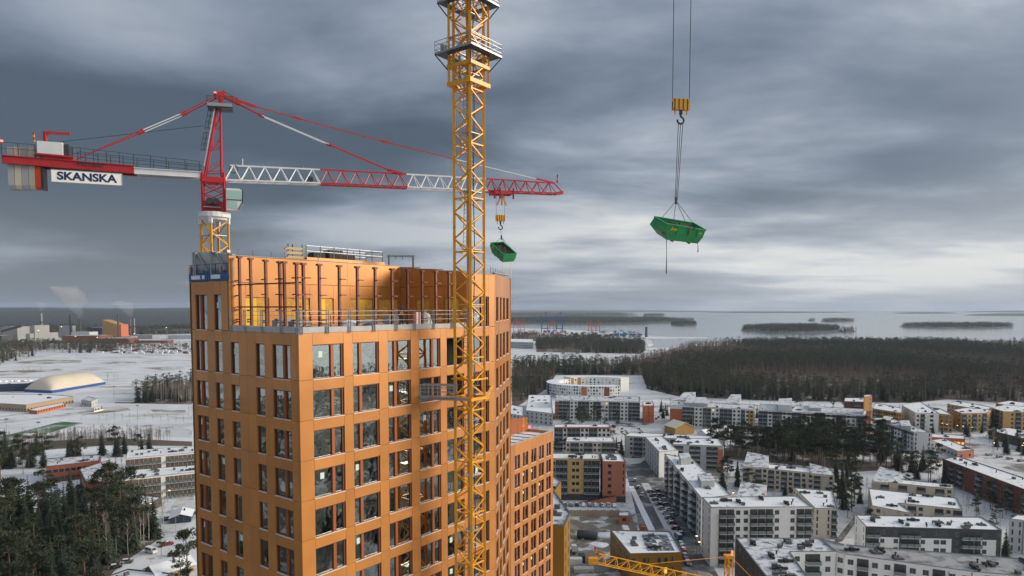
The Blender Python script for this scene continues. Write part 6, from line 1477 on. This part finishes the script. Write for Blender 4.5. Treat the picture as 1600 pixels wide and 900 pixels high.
sheet('car_park', [(1500, 706), (1600, 722), (1640, 740), (1640, 725), (1560, 700)], 'packed_snow', .04); sheet('car_park', [(1016, 662), (1046, 660), (1040, 636), (1024, 636)], 'packed_snow', .04)
sheet('road', [(140, 880), (225, 838), (300, 788), (320, 800), (240, 856), (175, 895)], 'packed_snow', .03); sheet('road', [(280, 775), (302, 773), (304, 795), (262, 800)], 'packed_snow', .035)
sheet('football_pitch', [(-40, 692), (60, 668), (95, 658.5), (131, 661), (105, 668), (60, 682), (0, 700)], 'pitch_green', .05); sheet('football_pitch', [(200, 664), (265, 663), (300, 672), (300, 684), (235, 682)], 'packed_snow', .05)
for k, pp in enumerate(([(150, 610.5), (300, 607.5), (300, 608.5), (150, 611.5)], [(180, 628.5), (300, 630.5), (300, 632), (180, 630)], [(225, 676), (262, 664), (300, 664.5), (300, 666.5), (264, 666), (232, 678)], [(0, 660), (150, 643), (150, 644.5), (0, 662.5)])): sheet('path', pp, 'packed_snow' if k != 1 else 'forest_floor', .06)
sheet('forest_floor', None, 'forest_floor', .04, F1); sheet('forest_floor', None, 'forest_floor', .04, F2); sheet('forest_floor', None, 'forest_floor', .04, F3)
dm('town_ground', (.55, .57, .61), .85, var=.10, vscale=.05, col2=(.13, .125, .12), c2lo=.53, c2hi=.62, bump=.3, bscale=.8)
sheet('town_ground', [(800, 652), (1010, 628), (1200, 632), (1480, 640), (1680, 655), (1700, 1000), (868, 1000), (868, 800), (800, 700)], 'town_ground', .018)
sheet('road', [(985, 716), (1000, 700), (1048, 690), (1100, 694), (1104, 699), (1050, 696), (1008, 706), (998, 722)], 'asphalt', .045); sheet('road', [(1180, 684), (1340, 690), (1430, 706), (1500, 722), (1500, 726), (1425, 711), (1335, 695), (1180, 688)], 'asphalt', .07)
sheet('road', [(1345, 805), (1336, 806), (1300, 850), (1316, 846)], 'asphalt', .05); sheet('road', [(1500, 726), (1640, 800), (1640, 790), (1520, 724)], 'asphalt', .06); sheet('road', [(1140, 735), (1160, 735), (1150, 780), (1138, 778)], 'packed_snow', .05)
sheet('forest_floor', None, 'forest_floor', .05, F7); sheet('forest_floor', None, 'forest_floor', .05, F9)
dm('meadow', (.20, .17, .12), .95, var=.3, vscale=.03, col2=(.55, .57, .6), c2lo=.44, c2hi=.58)
for pp in ([(20, 566), (70, 562), (130, 563), (125, 567), (60, 569)], [(0, 580), (90, 576), (100, 578), (40, 583), (0, 584)], [(225, 575), (262, 573), (290, 575), (250, 578)], [(150, 566), (210, 565), (215, 567), (160, 569)], [(120, 645), (200, 638), (205, 641), (130, 649)], [(235, 640), (290, 641), (290, 645), (240, 644)]): sheet('meadow', pp, 'meadow', .05)
for pp in ([(60, 652), (215, 632), (215, 633), (60, 653.6)], [(100, 646), (300, 652), (300, 653), (100, 647)], [(130, 628), (200, 612), (201.5, 612), (134, 628)], [(0, 650), (120, 636), (120, 637), (0, 652)], [(165, 600), (300, 597), (300, 597.7), (165, 600.8)]): sheet('track', pp, 'packed_snow', .07)
GR = {'a': [(1100, 706), (1190, 690), (1340, 693), (1425, 716), (1405, 733), (1330, 738), (1300, 732), (1170, 720), (1120, 716)], 'l': [(-60, 812), (60, 815), (150, 806), (190, 806), (250, 842), (188, 882), (150, 925), (150, 1010), (-60, 1010)]}
dm('unseen_wood_floor', (.055, .05, .038), .95, var=.3, vscale=.05, col2=(.4, .41, .43), c2lo=.50, c2hi=.60)  # dark floor added under the unseen woods to darken the glass reflections
sheet('forest_floor', None, 'unseen_wood_floor', .04, F5); sheet('forest_floor', None, 'unseen_wood_floor', .04, F8)
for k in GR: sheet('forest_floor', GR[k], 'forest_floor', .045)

# ================================================================ trees
def tree(kind, x, y, h, label, group, z=0.0):
    tm, cm = TREES[kind][rng.randrange(len(TREES[kind]))]
    root = bpy.data.objects.new(kind + '_tree', None); M = Matrix.Translation((x, y, z)) @ Matrix.Rotation(rng.uniform(0, 6.28), 4, 'Z') @ Matrix.Diagonal((h * rng.uniform(.9, 1.15), h * rng.uniform(.9, 1.15), h, 1))
    link(root, None, M); tag(root, label, 'tree', group)
    for nm, me in (('trunk', tm), ('crown', cm)):
        o = bpy.data.objects.new(nm, me); COL.objects.link(o); o.parent = root
def plant(kinds, pp, sp, hmin, hmax, seed, label, group, poly=None, keep=None, most=999):
    poly = poly or gpoly(pp); pts = fill(poly, sp, seed, keep=keep); r = random.Random(seed); 
    if len(pts) > most: pts = r.sample(pts, most)
    for x, y, _ in pts:
        k = r.choice(kinds); tree(k, x, y, r.uniform(hmin, hmax), label.replace('TREE', k), group)
plant(['pine'] * 9 + ['birch', 'spruce'], GR['a'], 6.7, 14, 21, 1, 'TREE tree in the grove before the long white blocks', 'grove between the apartment blocks', keep=lambda x, y: noise.noise(V(x * .03, y * .03, 1)) > -.30)
plant(['pine', 'pine', 'spruce'], [(1300, 742), (1332, 740), (1342, 800), (1318, 812), (1308, 790)], 7.5, 10, 16, 2, 'TREE tree in the strip beside the beige corner block', 'trees beside the beige corner block')
plant(['pine', 'pine', 'spruce'], [(1400, 738), (1470, 734), (1480, 762), (1420, 757)], 8.5, 12, 17, 3, 'TREE tree in front of the dark red brick block, near its left end', 'trees by the brick block')
plant(['pine', 'birch'], [(1500, 778), (1600, 812), (1640, 800), (1640, 835), (1590, 832), (1505, 800)], 9, 8, 14, 4, 'TREE tree along the foot of the dark red brick block', 'trees below the brick block')
plant(['pine', 'birch', 'spruce'], [(1500, 700), (1560, 688), (1640, 696), (1640, 714), (1540, 710)], 11, 11, 17, 5, 'TREE tree around the snowy car park at right', 'trees round the car park')
plant(['pine', 'pine', 'birch'], [(885, 662), (955, 660), (955, 668), (885, 671)], 8.5, 11, 16, 6, 'TREE tree before the long white block below the curved building', 'courtyard trees'); plant(['pine', 'spruce'], [(1126, 742), (1164, 738), (1164, 765), (1120, 768)], 7, 9, 14, 7, 'TREE tree behind the long white street strip', 'trees behind the street strip')
plant(['spruce'], [(958, 700), (976, 700), (976, 712), (960, 712)], 7, 9, 13, 8, 'TREE tree at the end of the white block with orange band', 'trees by the orange band block'); plant(['birch'], [(1000, 735), (1008, 735), (1040, 790), (1034, 792)], 9, 5, 8, 9, 'bare young TREE tree on the street median', 'street trees')
plant(['pine', 'birch', 'birch'], [(1180, 640), (1330, 643), (1330, 636), (1180, 634)], 13, 8, 13, 22, 'TREE tree behind the long white block, at the forest edge', 'trees at the forest edge')
plant(['pine', 'spruce'], [(1338, 790), (1352, 790), (1350, 770), (1340, 770)], 8, 7, 10, 23, 'small TREE tree left of the courtyard building', 'trees by the courtyard building')
plant(['spruce'] * 5 + ['pine'] * 2, GR['l'], 6.6, 16, 25, 10, 'dark TREE tree in the dense wood at lower left', 'dense wood at lower left', most=190)
plant(['birch'], [(150, 872), (200, 850), (258, 828), (262, 836), (205, 866), (160, 890)], 5.2, 14, 20, 11, 'pale bare TREE tree at the edge of the dark wood', 'birches at the wood edge')
plant(['spruce', 'pine', 'spruce'], [(100, 716), (232, 703), (236, 711), (170, 716), (105, 727)], 8, 11, 18, 12, 'TREE tree behind the red building and the white balcony pair', 'trees behind the red building')
plant(['pine', 'spruce'], [(-40, 716), (70, 708), (70, 735), (-40, 760)], 9, 12, 19, 13, 'TREE tree left of the red building', 'trees left of the red building')
plant(['birch', 'birch', 'pine'], [(170, 736), (192, 730), (190, 770), (172, 780)], 7, 9, 14, 14, 'TREE tree between the red wing and the white balcony pair', 'trees between red wing and balconies')
plant(['spruce', 'pine'], [(212, 630), (232, 630), (232, 622), (212, 622)], 9, 11, 15, 15, 'TREE tree at the left end of the birch stand on the snow field', 'birch stand on the field'); plant(['birch', 'birch', 'spruce'], [(236, 629), (305, 629), (305, 622), (236, 622)], 5.5, 15, 20, 16, 'tall TREE tree in the birch stand on the snow field', 'birch stand on the field')
plant(['birch'], [(163, 598), (190, 598), (190, 594), (163, 594)], 9, 9, 13, 17, 'bare TREE tree at the right end of the cream dome', 'bushes by the dome'); plant(['birch'], [(15, 588), (65, 586), (65, 584), (15, 585)], 14, 8, 11, 18, 'bare TREE tree behind the navy hall', 'trees behind the navy hall')
for k in range(13): p = at(155 + k * 12, 660.5 + .3 * k); tree('birch', p.x, p.y, rng.uniform(7, 9), 'slender bare birch tree in the row across the snow field', 'row of young trees on the field')
for px, py, h, lb in ((296, 935, 22, 'nearest pine tree, close against the left edge of the tower'), (283, 905, 12, 'pine tree beside the small tan house'), (252, 868, 7, 'small pine tree beside the access road')): p = at(px, py); tree('pine', p.x, p.y, h, lb, None)

def free(x, y, m=3.5):
    for f in FOOT:
        if min(p[0] for p in f) - m < x < max(p[0] for p in f) + m and min(p[1] for p in f) - m < y < max(p[1] for p in f) + m:
            if any(inpoly(x + a, y + b, f) for a in (-m, 0, m) for b in (-m, 0, m)): return False
    return True
SKIPS = [gpoly(q) for q in ([(976, 726), (1012, 716), (1125, 905), (1090, 960), (1030, 960)], [(868, 800), (985, 795), (1012, 862), (1010, 1000), (868, 1000)], [(1322, 742), (1350, 735), (1345, 805), (1306, 838)])]
okt = lambda x, y: free(x, y) and not any(inpoly(x, y, q) for q in SKIPS)
plant(['birch', 'birch', 'pine'], [(1180, 690), (1480, 720), (1480, 735), (1340, 742), (1300, 742), (1180, 725)], 11, 8, 14, 31, 'smaller TREE tree scattered round the pine grove edge', 'trees round the grove edge', keep=okt)
plant(['birch', 'pine', 'spruce'], [(1130, 745), (1320, 745), (1330, 860), (1290, 845), (1140, 800)], 8, 7, 12, 32, 'TREE tree in the courtyards behind the white corner block', 'courtyard trees behind the corner block', keep=okt)
plant(['birch', 'spruce', 'birch', 'pine'], [(1330, 745), (1640, 800), (1640, 900), (1330, 870)], 9.5, 6, 12, 33, 'TREE tree between the beige and white blocks at right', 'trees between the right-hand blocks', keep=okt)
plant(['birch', 'spruce', 'spruce'], [(1020, 640), (1640, 660), (1640, 690), (1180, 682), (1020, 672)], 12.5, 8, 14, 34, 'TREE tree in front of the far row of apartment blocks', 'trees before the far row', keep=okt)
plant(['birch', 'pine'], [(868, 640), (1010, 640), (1010, 716), (868, 716)], 13, 6, 12, 35, 'TREE tree among the blocks left of the street', 'trees left of the street', keep=okt)

# ================================================================ cars
CARC = {'black': (.015, .016, .018), 'grey': (.12, .125, .13), 'silver': (.42, .43, .44), 'red': (.25, .015, .02), 'blue': (.02, .05, .14), 'teal': (.02, .12, .13), 'white': (.62, .64, .66)}
for k, c in CARC.items(): M_['car_' + k] = mat('car_' + k, c, .35, .2, coat=.4, col2=(.66, .69, .73), c2lo=.54, c2hi=.62, vscale=.8)
dm('tyre', (.015, .015, .016), .8); dm('car_glass', (.02, .025, .03), .1, spec=.8)
def extr(mb, prof, y0, y1, m=0):
    k = len(prof); mb.add([(x, y0, z) for x, z in prof] + [(x, y1, z) for x, z in prof], [tuple(range(k)), tuple(range(2 * k - 1, k - 1, -1))] + [(i, k + i, k + (i + 1) % k, (i + 1) % k) for i in range(k)], m)
def car_meshes(col, van):
    def mk():
        b = MB()
        if van:
            extr(b, [(-2.5, .35), (2.5, .35), (2.5, 1.0), (2.2, 1.25), (1.5, 2.05), (-2.45, 2.15), (-2.5, 1.2)], -.92, .92)
            g = MB().box(-1.9, -.935, 1.3, 1.3, .935, 1.85); g.add([(2.23, -.8, 1.28), (2.23, .8, 1.28), (1.55, .75, 2.02), (1.55, -.75, 2.02)], [(0, 1, 2, 3)])
        else:
            extr(b, [(-2.1, .3), (2.1, .3), (2.15, .65), (2.0, .85), (1.1, .95), (-1.95, 1.0), (-2.15, .7)], -.88, .88); extr(b, [(1.1, .95), (.45, 1.42), (-1.25, 1.45), (-1.95, 1.0)], -.74, .74)
            g = MB(); extr(g, [(.95, .99), (.42, 1.36), (-1.2, 1.38), (-1.7, 1.0)], -.755, .755); g.add([(1.12, -.7, .98), (1.12, .7, .98), (.5, .66, 1.42), (.5, -.66, 1.42)], [(0, 1, 2, 3)])
        s = MB().box(-1.2, -.66, 1.452, .35, .66, 1.52) if not van else MB().box(-2.3, -.8, 2.152, 1.3, .8, 2.24)
        return b.mesh('body', M_['car_' + col]), g.mesh('glazing', M_['car_glass']), s.mesh('roof_snow', M_['snow'])
    return shared(('car', col, van), mk)
def car(x, y, rz, col, label, group, van=False):
    root = bpy.data.objects.new('van' if van else 'parked_car', None); link(root, None, Matrix.Translation((x, y, .1)) @ Matrix.Rotation(rz, 4, 'Z')); tag(root, label, 'van' if van else 'car', group)
    b, g, s = car_meshes(col, van)
    for nm, me in (('body', b), ('glazing', g), ('roof_snow', s)):
        o = bpy.data.objects.new(nm, me); COL.objects.link(o); o.parent = root
    wm = shared('wheel', lambda: MB().tube([(0, -.11, 0), (0, .11, 0)], .33, 12).mesh('wheel', M_['tyre']))
    for a in (-1.35, 1.35):
        for c in (-.8, .8): o = bpy.data.objects.new('wheel', wm); COL.objects.link(o); o.parent = root; o.location = (a, c, .33)
def row(p0, p1, n, rz, cols, place, group, jit=.15, vans=()):
    a, b = at(*p0), at(*p1)
    for k in range(n):
        p = a.lerp(b, k / max(1, n - 1)); c = cols[k % len(cols)]; car(p.x + rng.uniform(-jit, jit), p.y + rng.uniform(-jit, jit), rz + rng.uniform(-.05, .05) + (math.pi if rng.random() < .4 else 0), c, f"{c} {'van' if k in vans else 'car'}, {'first second third fourth fifth sixth seventh eighth ninth tenth'.split()[k]} {place}", group, k in vans)
row((1017, 770), (1062, 836), 10, R(12), ['red', 'black', 'grey', 'black', 'silver', 'white', 'grey', 'red', 'black', 'grey'], 'from the far end of the left street row', 'cars parked between the lanes')
row((1026, 769), (1052, 806), 6, R(12), ['black', 'grey', 'silver', 'black', 'white', 'grey'], 'from the far end of the right street row', 'cars parked between the lanes')
row((882, 790), (960, 791.5), 9, R(88), ['black', 'grey', 'black', 'white', 'grey', 'silver', 'black', 'silver', 'white'], 'from the left in the row behind the timber fence', 'cars behind the timber fence')
row((1060, 842), (1075, 882), 5, R(95), ['blue', 'teal', 'red', 'red', 'grey'], 'from the far end beside the golden cube', 'cars beside the golden cube', vans=(0,))
row((1026, 655), (1041, 643), 6, R(70), ['black', 'grey', 'black', 'black', 'grey', 'black'], 'from the near end of the small lot by the orange end block', 'cars in the small lot')
row((1545, 712), (1630, 728), 6, R(20), ['grey', 'black', 'red', 'grey', 'silver', 'black'], 'from the left in the car park behind the brick block', 'cars in the car park')
row((262, 812), (300, 805), 4, R(80), ['grey', 'silver', 'grey', 'black'], 'from the left below the white balcony pair', 'cars by the access road')
row((993, 752), (1003, 775), 3, R(68), ['grey', 'black', 'silver'], 'from the far end at the kerb by the salmon block', 'cars by the salmon block'); row((962, 704), (985, 710), 4, R(30), ['red', 'grey', 'black', 'white'], 'from the left at the junction behind the salmon block', 'cars at the junction')
for px, py, rz, c, v, lb in ((236, 864, R(-28), 'white', True, 'white van on the snowy yard at lower left'), (198, 880, R(15), 'grey', False, 'grey car covered in snow left of the white van'), (262, 852, R(35), 'red', False, 'red car behind the white van'), (272, 868, R(35), 'red', False, 'dark red car beside the small tan house'), (180, 888, R(30), 'black', False, 'black car at the bottom left of the snowy yard'), (274, 800, R(80), 'white', False, 'white car turning on the access road')): p = at(px, py); car(p.x, p.y, rz, c, lb, None, v)

# ================================================================ building site
fa, fb_ = at(884, 807), at(967, 807); fr = thing('timber_fence', fa, 'tall brown timber fence along the building site', 'fence')
for k in range(20): ublock('fence_panel', fa.lerp(fb_, k / 20) + V(.03, 0, 0), (fb_ - fa) / 20 - V(.06, 0, 0), V(0, .08 + .05 * (k % 2), 0), ZZ * (2.7 + .12 * (k % 3)), M_['w_tan'], fr)
for k in range(7): ubar('fence_post', fa.lerp(fb_, k / 6) + V(0, .2, 0), fa.lerp(fb_, k / 6) + V(0, .2, 2.9), .14, M_['w_dark'], fr)
block('brick_hut', 'small salmon brick hut at the end of the timber fence', [(966, 800), (966.5, 806), (984, 806), (983, 799)], 3.6, 1, 'w_salmon', {2: ('.s', None)}, nv=0, cat='hut', near=True, roof='snow')
rmp = thing('ramp_wall', at(910, 785), 'salmon ramp wall sloping up below the yellow block', 'wall'); a, b = at(905, 787), at(963, 786)
MB().add([a, b, b + ZZ * 3.4, a + ZZ * .4, a + V(0, .3, 0), b + V(0, .3, 0), b + V(0, .3, 3.4), a + V(0, .3, .4)], [(0, 1, 2, 3), (7, 6, 5, 4), (3, 2, 6, 7), (1, 5, 6, 2), (0, 3, 7, 4)]).build('wall', M_['w_salmon'], rmp); ubar('coping', a + V(0, .15, .45), b + V(0, .15, 3.45), .5, M_['w_char'], rmp, .16)
def truck():
    p = at(884, 866); root = thing('crane_truck', p, 'white lorry with folded red loading crane on the building site', 'lorry'); M = Matrix.Translation(p) @ Matrix.Rotation(R(8), 4, 'Z')
    MB().box(-4.5, -1.2, .9, 4.2, 1.2, 1.2).build('chassis', M_['w_char'], root, M=M); b = MB(); extr(b, [(2.2, 1.2), (4.4, 1.2), (4.5, 2.2), (4.1, 3.3), (2.2, 3.4)], -1.2, 1.2); b.build('cab', M_['car_white'], root, M=M)
    MB().box(4.2, -1.0, 2.25, 4.5, 1.0, 3.1).build('windscreen', M_['car_glass'], root, M=M); MB().box(-4.4, -1.2, 1.2, .8, 1.2, 1.35).build('load_bed', M_['w_tan'], root, M=M); MB().box(-4.2, -1.0, 1.36, -2.2, 1.0, 3.2).build('load', M_['snow'], root, M=M)
    for s in (-1, 1):
        for x in (-3.6, -2.3, 2.9): MB().tube([(x, s * 1.2 - .18, .5), (x, s * 1.2 + .18, .5)], .5, 12).build('wheel', M_['tyre'], root, M=M)
    b = MB(); b.bar((1.5, 0, 1.2), (1.4, 0, 4.2), .4); b.bar((1.4, 0, 4.2), (-.6, 0, 6.3), .34); b.bar((-.6, 0, 6.3), (-3.2, 0, 5.0), .28); b.build('loading_crane', RED, root, M=M)
truck()
p = at(918, 842); tk = thing('fuel_tank', p, 'dark cylindrical tank lying on the muddy building site', 'tank'); MB().tube([p + V(-4, 1, 1.7), p + V(-3.7, .9, 1.7), p + V(3.4, -1, 1.7), p + V(3.8, -1.1, 1.7)], [1.0, 1.7, 1.7, 1.0], 16).build('shell', M_['w_char'], tk, smooth=True)
for s in (-2, 2): MB().box(p.x + s - .3, p.y - 1.3, 0, p.x + s + .3, p.y + 1.3, .6).build('cradle', M_['concrete'], tk)
for k, (px, py, rx, ry, rz, m, lb) in enumerate(((886, 826, 5, 3.5, 1.6, 'gravel_pile', 'grey gravel heap below the timber fence'), (872, 838, 6, 4, 2.2, 'gravel_pile', 'grey gravel heap beside the golden building'), (948, 838, 5, 3, 1.2, 'snow', 'snowy heap behind the golden cube'), (915, 890, 8, 4, 1.2, 'gravel_pile', 'rubble heap under the low crane jib'), (935, 852, 4, 3, 1.0, 'snow', 'snow heap in the middle of the building site'), (1085, 900, 6, 4, 1.4, 'gravel_pile', 'gravel heap right of the golden cube'))): heap('spoil_heap', at(px, py), rx, ry, rz, 20 + k, M_[m], lb, 'heap')
for k, (px, py, w, l, h, m, lb) in enumerate(((975, 838, 2.4, 6, 2.6, 'w_white', 'white site container at the site edge by the street'), (984, 846, 2.4, 4, 2.5, 'w_grey', 'grey site container by the street'), (1002, 830, 1.6, 1.6, 1.8, 'orange_red', 'orange site bin by the street'), (888, 884, 5, 2.4, 2.4, 'w_white', 'white site container near the lower edge'), (905, 880, 2.2, 3.5, 2.6, 'w_char', 'dark skip beside the white site container'), (897, 896, 7, 3, 1.5, 'concrete', 'stack of concrete slabs at the lower edge'))):
    p = at(px, py); mb = MB(); mb.box(p.x, p.y, .12, p.x + w, p.y + l, h)
    for q in range(int(w / .4)): mb.box(p.x + .08 + q * .4, p.y - .06, .2, p.x + .2 + q * .4, p.y, h - .15)
    mb.box(p.x, p.y + .05, 0, p.x + .2, p.y + l - .05, .12); mb.box(p.x + w - .2, p.y + .05, 0, p.x + w, p.y + l - .05, .12)
    tag(mb.build('site_container', M_[m]), lb, 'container')
# cream tent roof and snowy tents in the middle distance
def gable(px, py, w, l, hh, rh, rz, m, wall, name, label, cat):
    p = at(px, py); root = thing(name, p, label, cat); M = Matrix.Translation(p) @ Matrix.Rotation(rz, 4, 'Z')
    MB().add([(-w, -l, 0), (w, -l, 0), (w, l, 0), (-w, l, 0), (-w, -l, hh), (w, -l, hh), (w, l, hh), (-w, l, hh), (0, -l, hh + rh), (0, l, hh + rh)], [(0, 1, 5, 8, 4), (1, 2, 6, 5), (2, 3, 7, 9, 6), (3, 0, 4, 7)]).build('wall', M_[wall], root, M=M)
    for s in (-1, 1): MB().obox((0, -l - .4, hh + rh + .05), (s * (w + .5), 0, -(rh + .25)), (0, 2 * l + .8, 0), (0, 0, .3)).build('roof', M_[m], root, M=M)
dm('cream_roof', (.72, .66, .52), .7, var=.04, vscale=.2)
gable(1061, 676, 8, 7, 5, 3.5, R(20), 'cream_roof', 'w_ochre', 'pavilion', 'cream roofed pavilion left of the snowy tents', 'pavilion')
for k, (px, py) in enumerate(((1108, 680), (1122, 677), (1136, 683))): gable(px, py, 3.5, 9, 2.4, 2.2, R(-50), 'snow', 'w_white', 'storage_tent', ['leftmost', 'middle', 'rightmost'][k] + ' of the three snowy storage tents before the pine grove', 'tent')
# lamps
def street_lamp(px, py, h, label, lit=True, two=False, group='street lamps'):
    p = at(px, py); root = thing('street_lamp', p, label, 'street lamp', group); MB().tube([p, p + ZZ * h], [.11, .06], 6).build('post', M_['galv'], root); ubar('arm', p + ZZ * h, p + V(.9, 0, h + .1), .07, M_['galv'], root)
    MB().box(-.35, -.16, -.10, .35, .16, .06).build('lamp_head', M_['lamp_glow'] if lit else M_['galv'], root, M=Matrix.Translation(p + V(1.0, 0, h + .05)))
for k, (px, py, h, li) in enumerate(((182, 872, 8, 0), (275, 838, 8, 0), (232, 808, 6, 1), (262, 786, 6, 1), (1042, 790, 8, 0), (1022, 748, 8, 0), (1084, 862, 6, 1), (1088, 872, 6, 1), (1028, 740, 6, 1), (1470, 676, 7, 1), (1477, 678, 7, 1), (1493, 680, 7, 1), (1502, 681, 7, 1), (1516, 683, 7, 1), (1463, 742, 6, 1), (1466, 738, 6, 1), (1550, 712, 8, 1), (1594, 722, 10, 1), (1596, 718, 10, 1), (1553, 700, 7, 1), (1142, 790, 6, 1), (918, 688, 6, 1))):
    street_lamp(px, py, h, ['unlit lamp post nearest the dark wood at lower left', 'unlit lamp post on the access road bend', 'lit lamp behind the birch trunks', 'lit lamp by the front white balcony block', 'unlit lamp post among the street cars', 'unlit lamp post at the far end of the street', 'lit entrance lamp of the white street strip', 'lit entrance lamp at the white corner block', 'lit lamp at the far corner of the white strip', 'lit lamp, first left of the row before the ochre houses', 'lit lamp, second of the row before the ochre houses', 'lit lamp, third of the row before the ochre houses', 'lit lamp, fourth of the row before the ochre houses', 'lit lamp, last of the row before the ochre houses', 'lit lamp, nearer one at the left end of the brick block', 'lit lamp, farther one at the left end of the brick block', 'lit lamp at the near corner of the car park', 'bright lamp at the right edge, nearer one', 'bright lamp at the right edge, farther one', 'lit lamp at the far corner of the car park', 'lit lamp behind the white corner block', 'lit lamp behind the white block with orange band'][k], bool(li))
for k, (px, yb, yt) in enumerate(((127, 658, 634), (215, 660, 634), (60, 700, 660), (10, 690, 655), (295, 655, 628), (178, 622, 604))):
    a = at(px, yb); b = aty(px, yt, a.y); root = thing('floodlight_mast', a, ['first', 'second', 'third', 'fourth', 'fifth', 'sixth'][k] + ' of the thin floodlight masts: ' + ['above the green pitch tip', 'right of the green pitch', 'left part of the green pitch', 'at the left picture edge', 'next to the tower edge', 'far one by the birch stand'][k], 'floodlight mast', 'floodlight masts of the sports field')
    MB().tube([a, b], [.22, .12], 6).build('mast', M_['galv'], root); MB().box(b.x - 1.2, b.y - .3, b.z - .3, b.x + 1.2, b.y + .3, b.z + .5).build('lamp_bank', M_['galv'], root)
for k, (px, py) in enumerate(((46, 684), (82, 684))): gable(px, py, 2.2, 3, 2.2, .8, R(80), 'snow', 'w_dark', 'garden_shed', ['left', 'right'][k] + ' one of two tiny dark sheds below the green pitch', 'shed')
# flag at the lower right block
p = aty(1482, 898, 185); fl = thing('flag', p, 'small red and yellow flag above the lower right roof edge', 'flag'); ubar('pole', p - ZZ * 2, p + ZZ * .9, .06, M_['galv'], fl); MB().box(0, 0, 0, .9, .02, .35).build('red_stripe', RED, fl, M=Matrix.Translation(p + ZZ * .55)); MB().box(0, 0, 0, .9, .02, .3).build('yellow_stripe', M_['ply_yellow'], fl, M=Matrix.Translation(p + ZZ * .25))
# ================================================================ haze
def haze():
    m = bpy.data.materials.new('haze_air'); m.use_nodes = True; nt = m.node_tree; nt.nodes.clear()
    o = nt.nodes.new('ShaderNodeOutputMaterial'); v = nt.nodes.new('ShaderNodeVolumePrincipled'); v.inputs['Color'].default_value = (.62, .76, .97, 1); v.inputs['Density'].default_value = 4.6e-5; v.inputs['Anisotropy'].default_value = 0.1
    nt.links.new(v.outputs[0], o.inputs['Volume'])
    x = MB().box(-21000, -21000, -6, 21000, 21000, 200).build('haze', m, kind='stuff')
haze()

# steam from the chimneys
def steam(px, py, Y, path, r0, r1, seed, label):
    m = bpy.data.materials.get('steam') 
    if m is None:
        m = bpy.data.materials.new('steam'); m.use_nodes = True; nt = m.node_tree; nt.nodes.clear(); o = nt.nodes.new('ShaderNodeOutputMaterial'); v = nt.nodes.new('ShaderNodeVolumePrincipled')
        v.inputs['Color'].default_value = (.96, .96, .97, 1); v.inputs['Density'].default_value = .009; nt.links.new(v.outputs[0], o.inputs['Volume'])
    p = aty(px, py, Y); mb = MB(); k, n = 12, 16
    for i in range(k + 1):
        f = i / k; c = p + V(path[0] * f ** 1.3, 12 * f, path[1] * f ** .9); r = (r0 + (r1 - r0) * f) * (1 if i < k else .25)
        for j in range(n):
            t = 2 * math.pi * j / n; q = r * (1 + .55 * noise.noise(V(math.cos(t) * 1.3 + seed, math.sin(t) * 1.3, f * 5))); mb.v.append((c.x + q * math.cos(t), c.y + q * math.sin(t), c.z + .35 * r * noise.noise(V(math.cos(t), math.sin(t), f * 3 + seed))))
    mb.f = [(i * n + j, i * n + (j + 1) % n, (i + 1) * n + (j + 1) % n, (i + 1) * n + j) for i in range(k) for j in range(n)] + [tuple(range(n - 1, -1, -1)), tuple(k * n + j for j in range(n))]; mb.m = [0] * len(mb.f)
    mb.build('steam_plume', m, kind='stuff')
steam(124.5, 498, 2000, (-50, 95), 4, 52, 1.0, ''); steam(204, 497, 2000, (-35, 50), 3, 32, 4.0, ''); steam(64.4, 488, 1800, (-8, 26), 2.5, 14, 7.0, '')
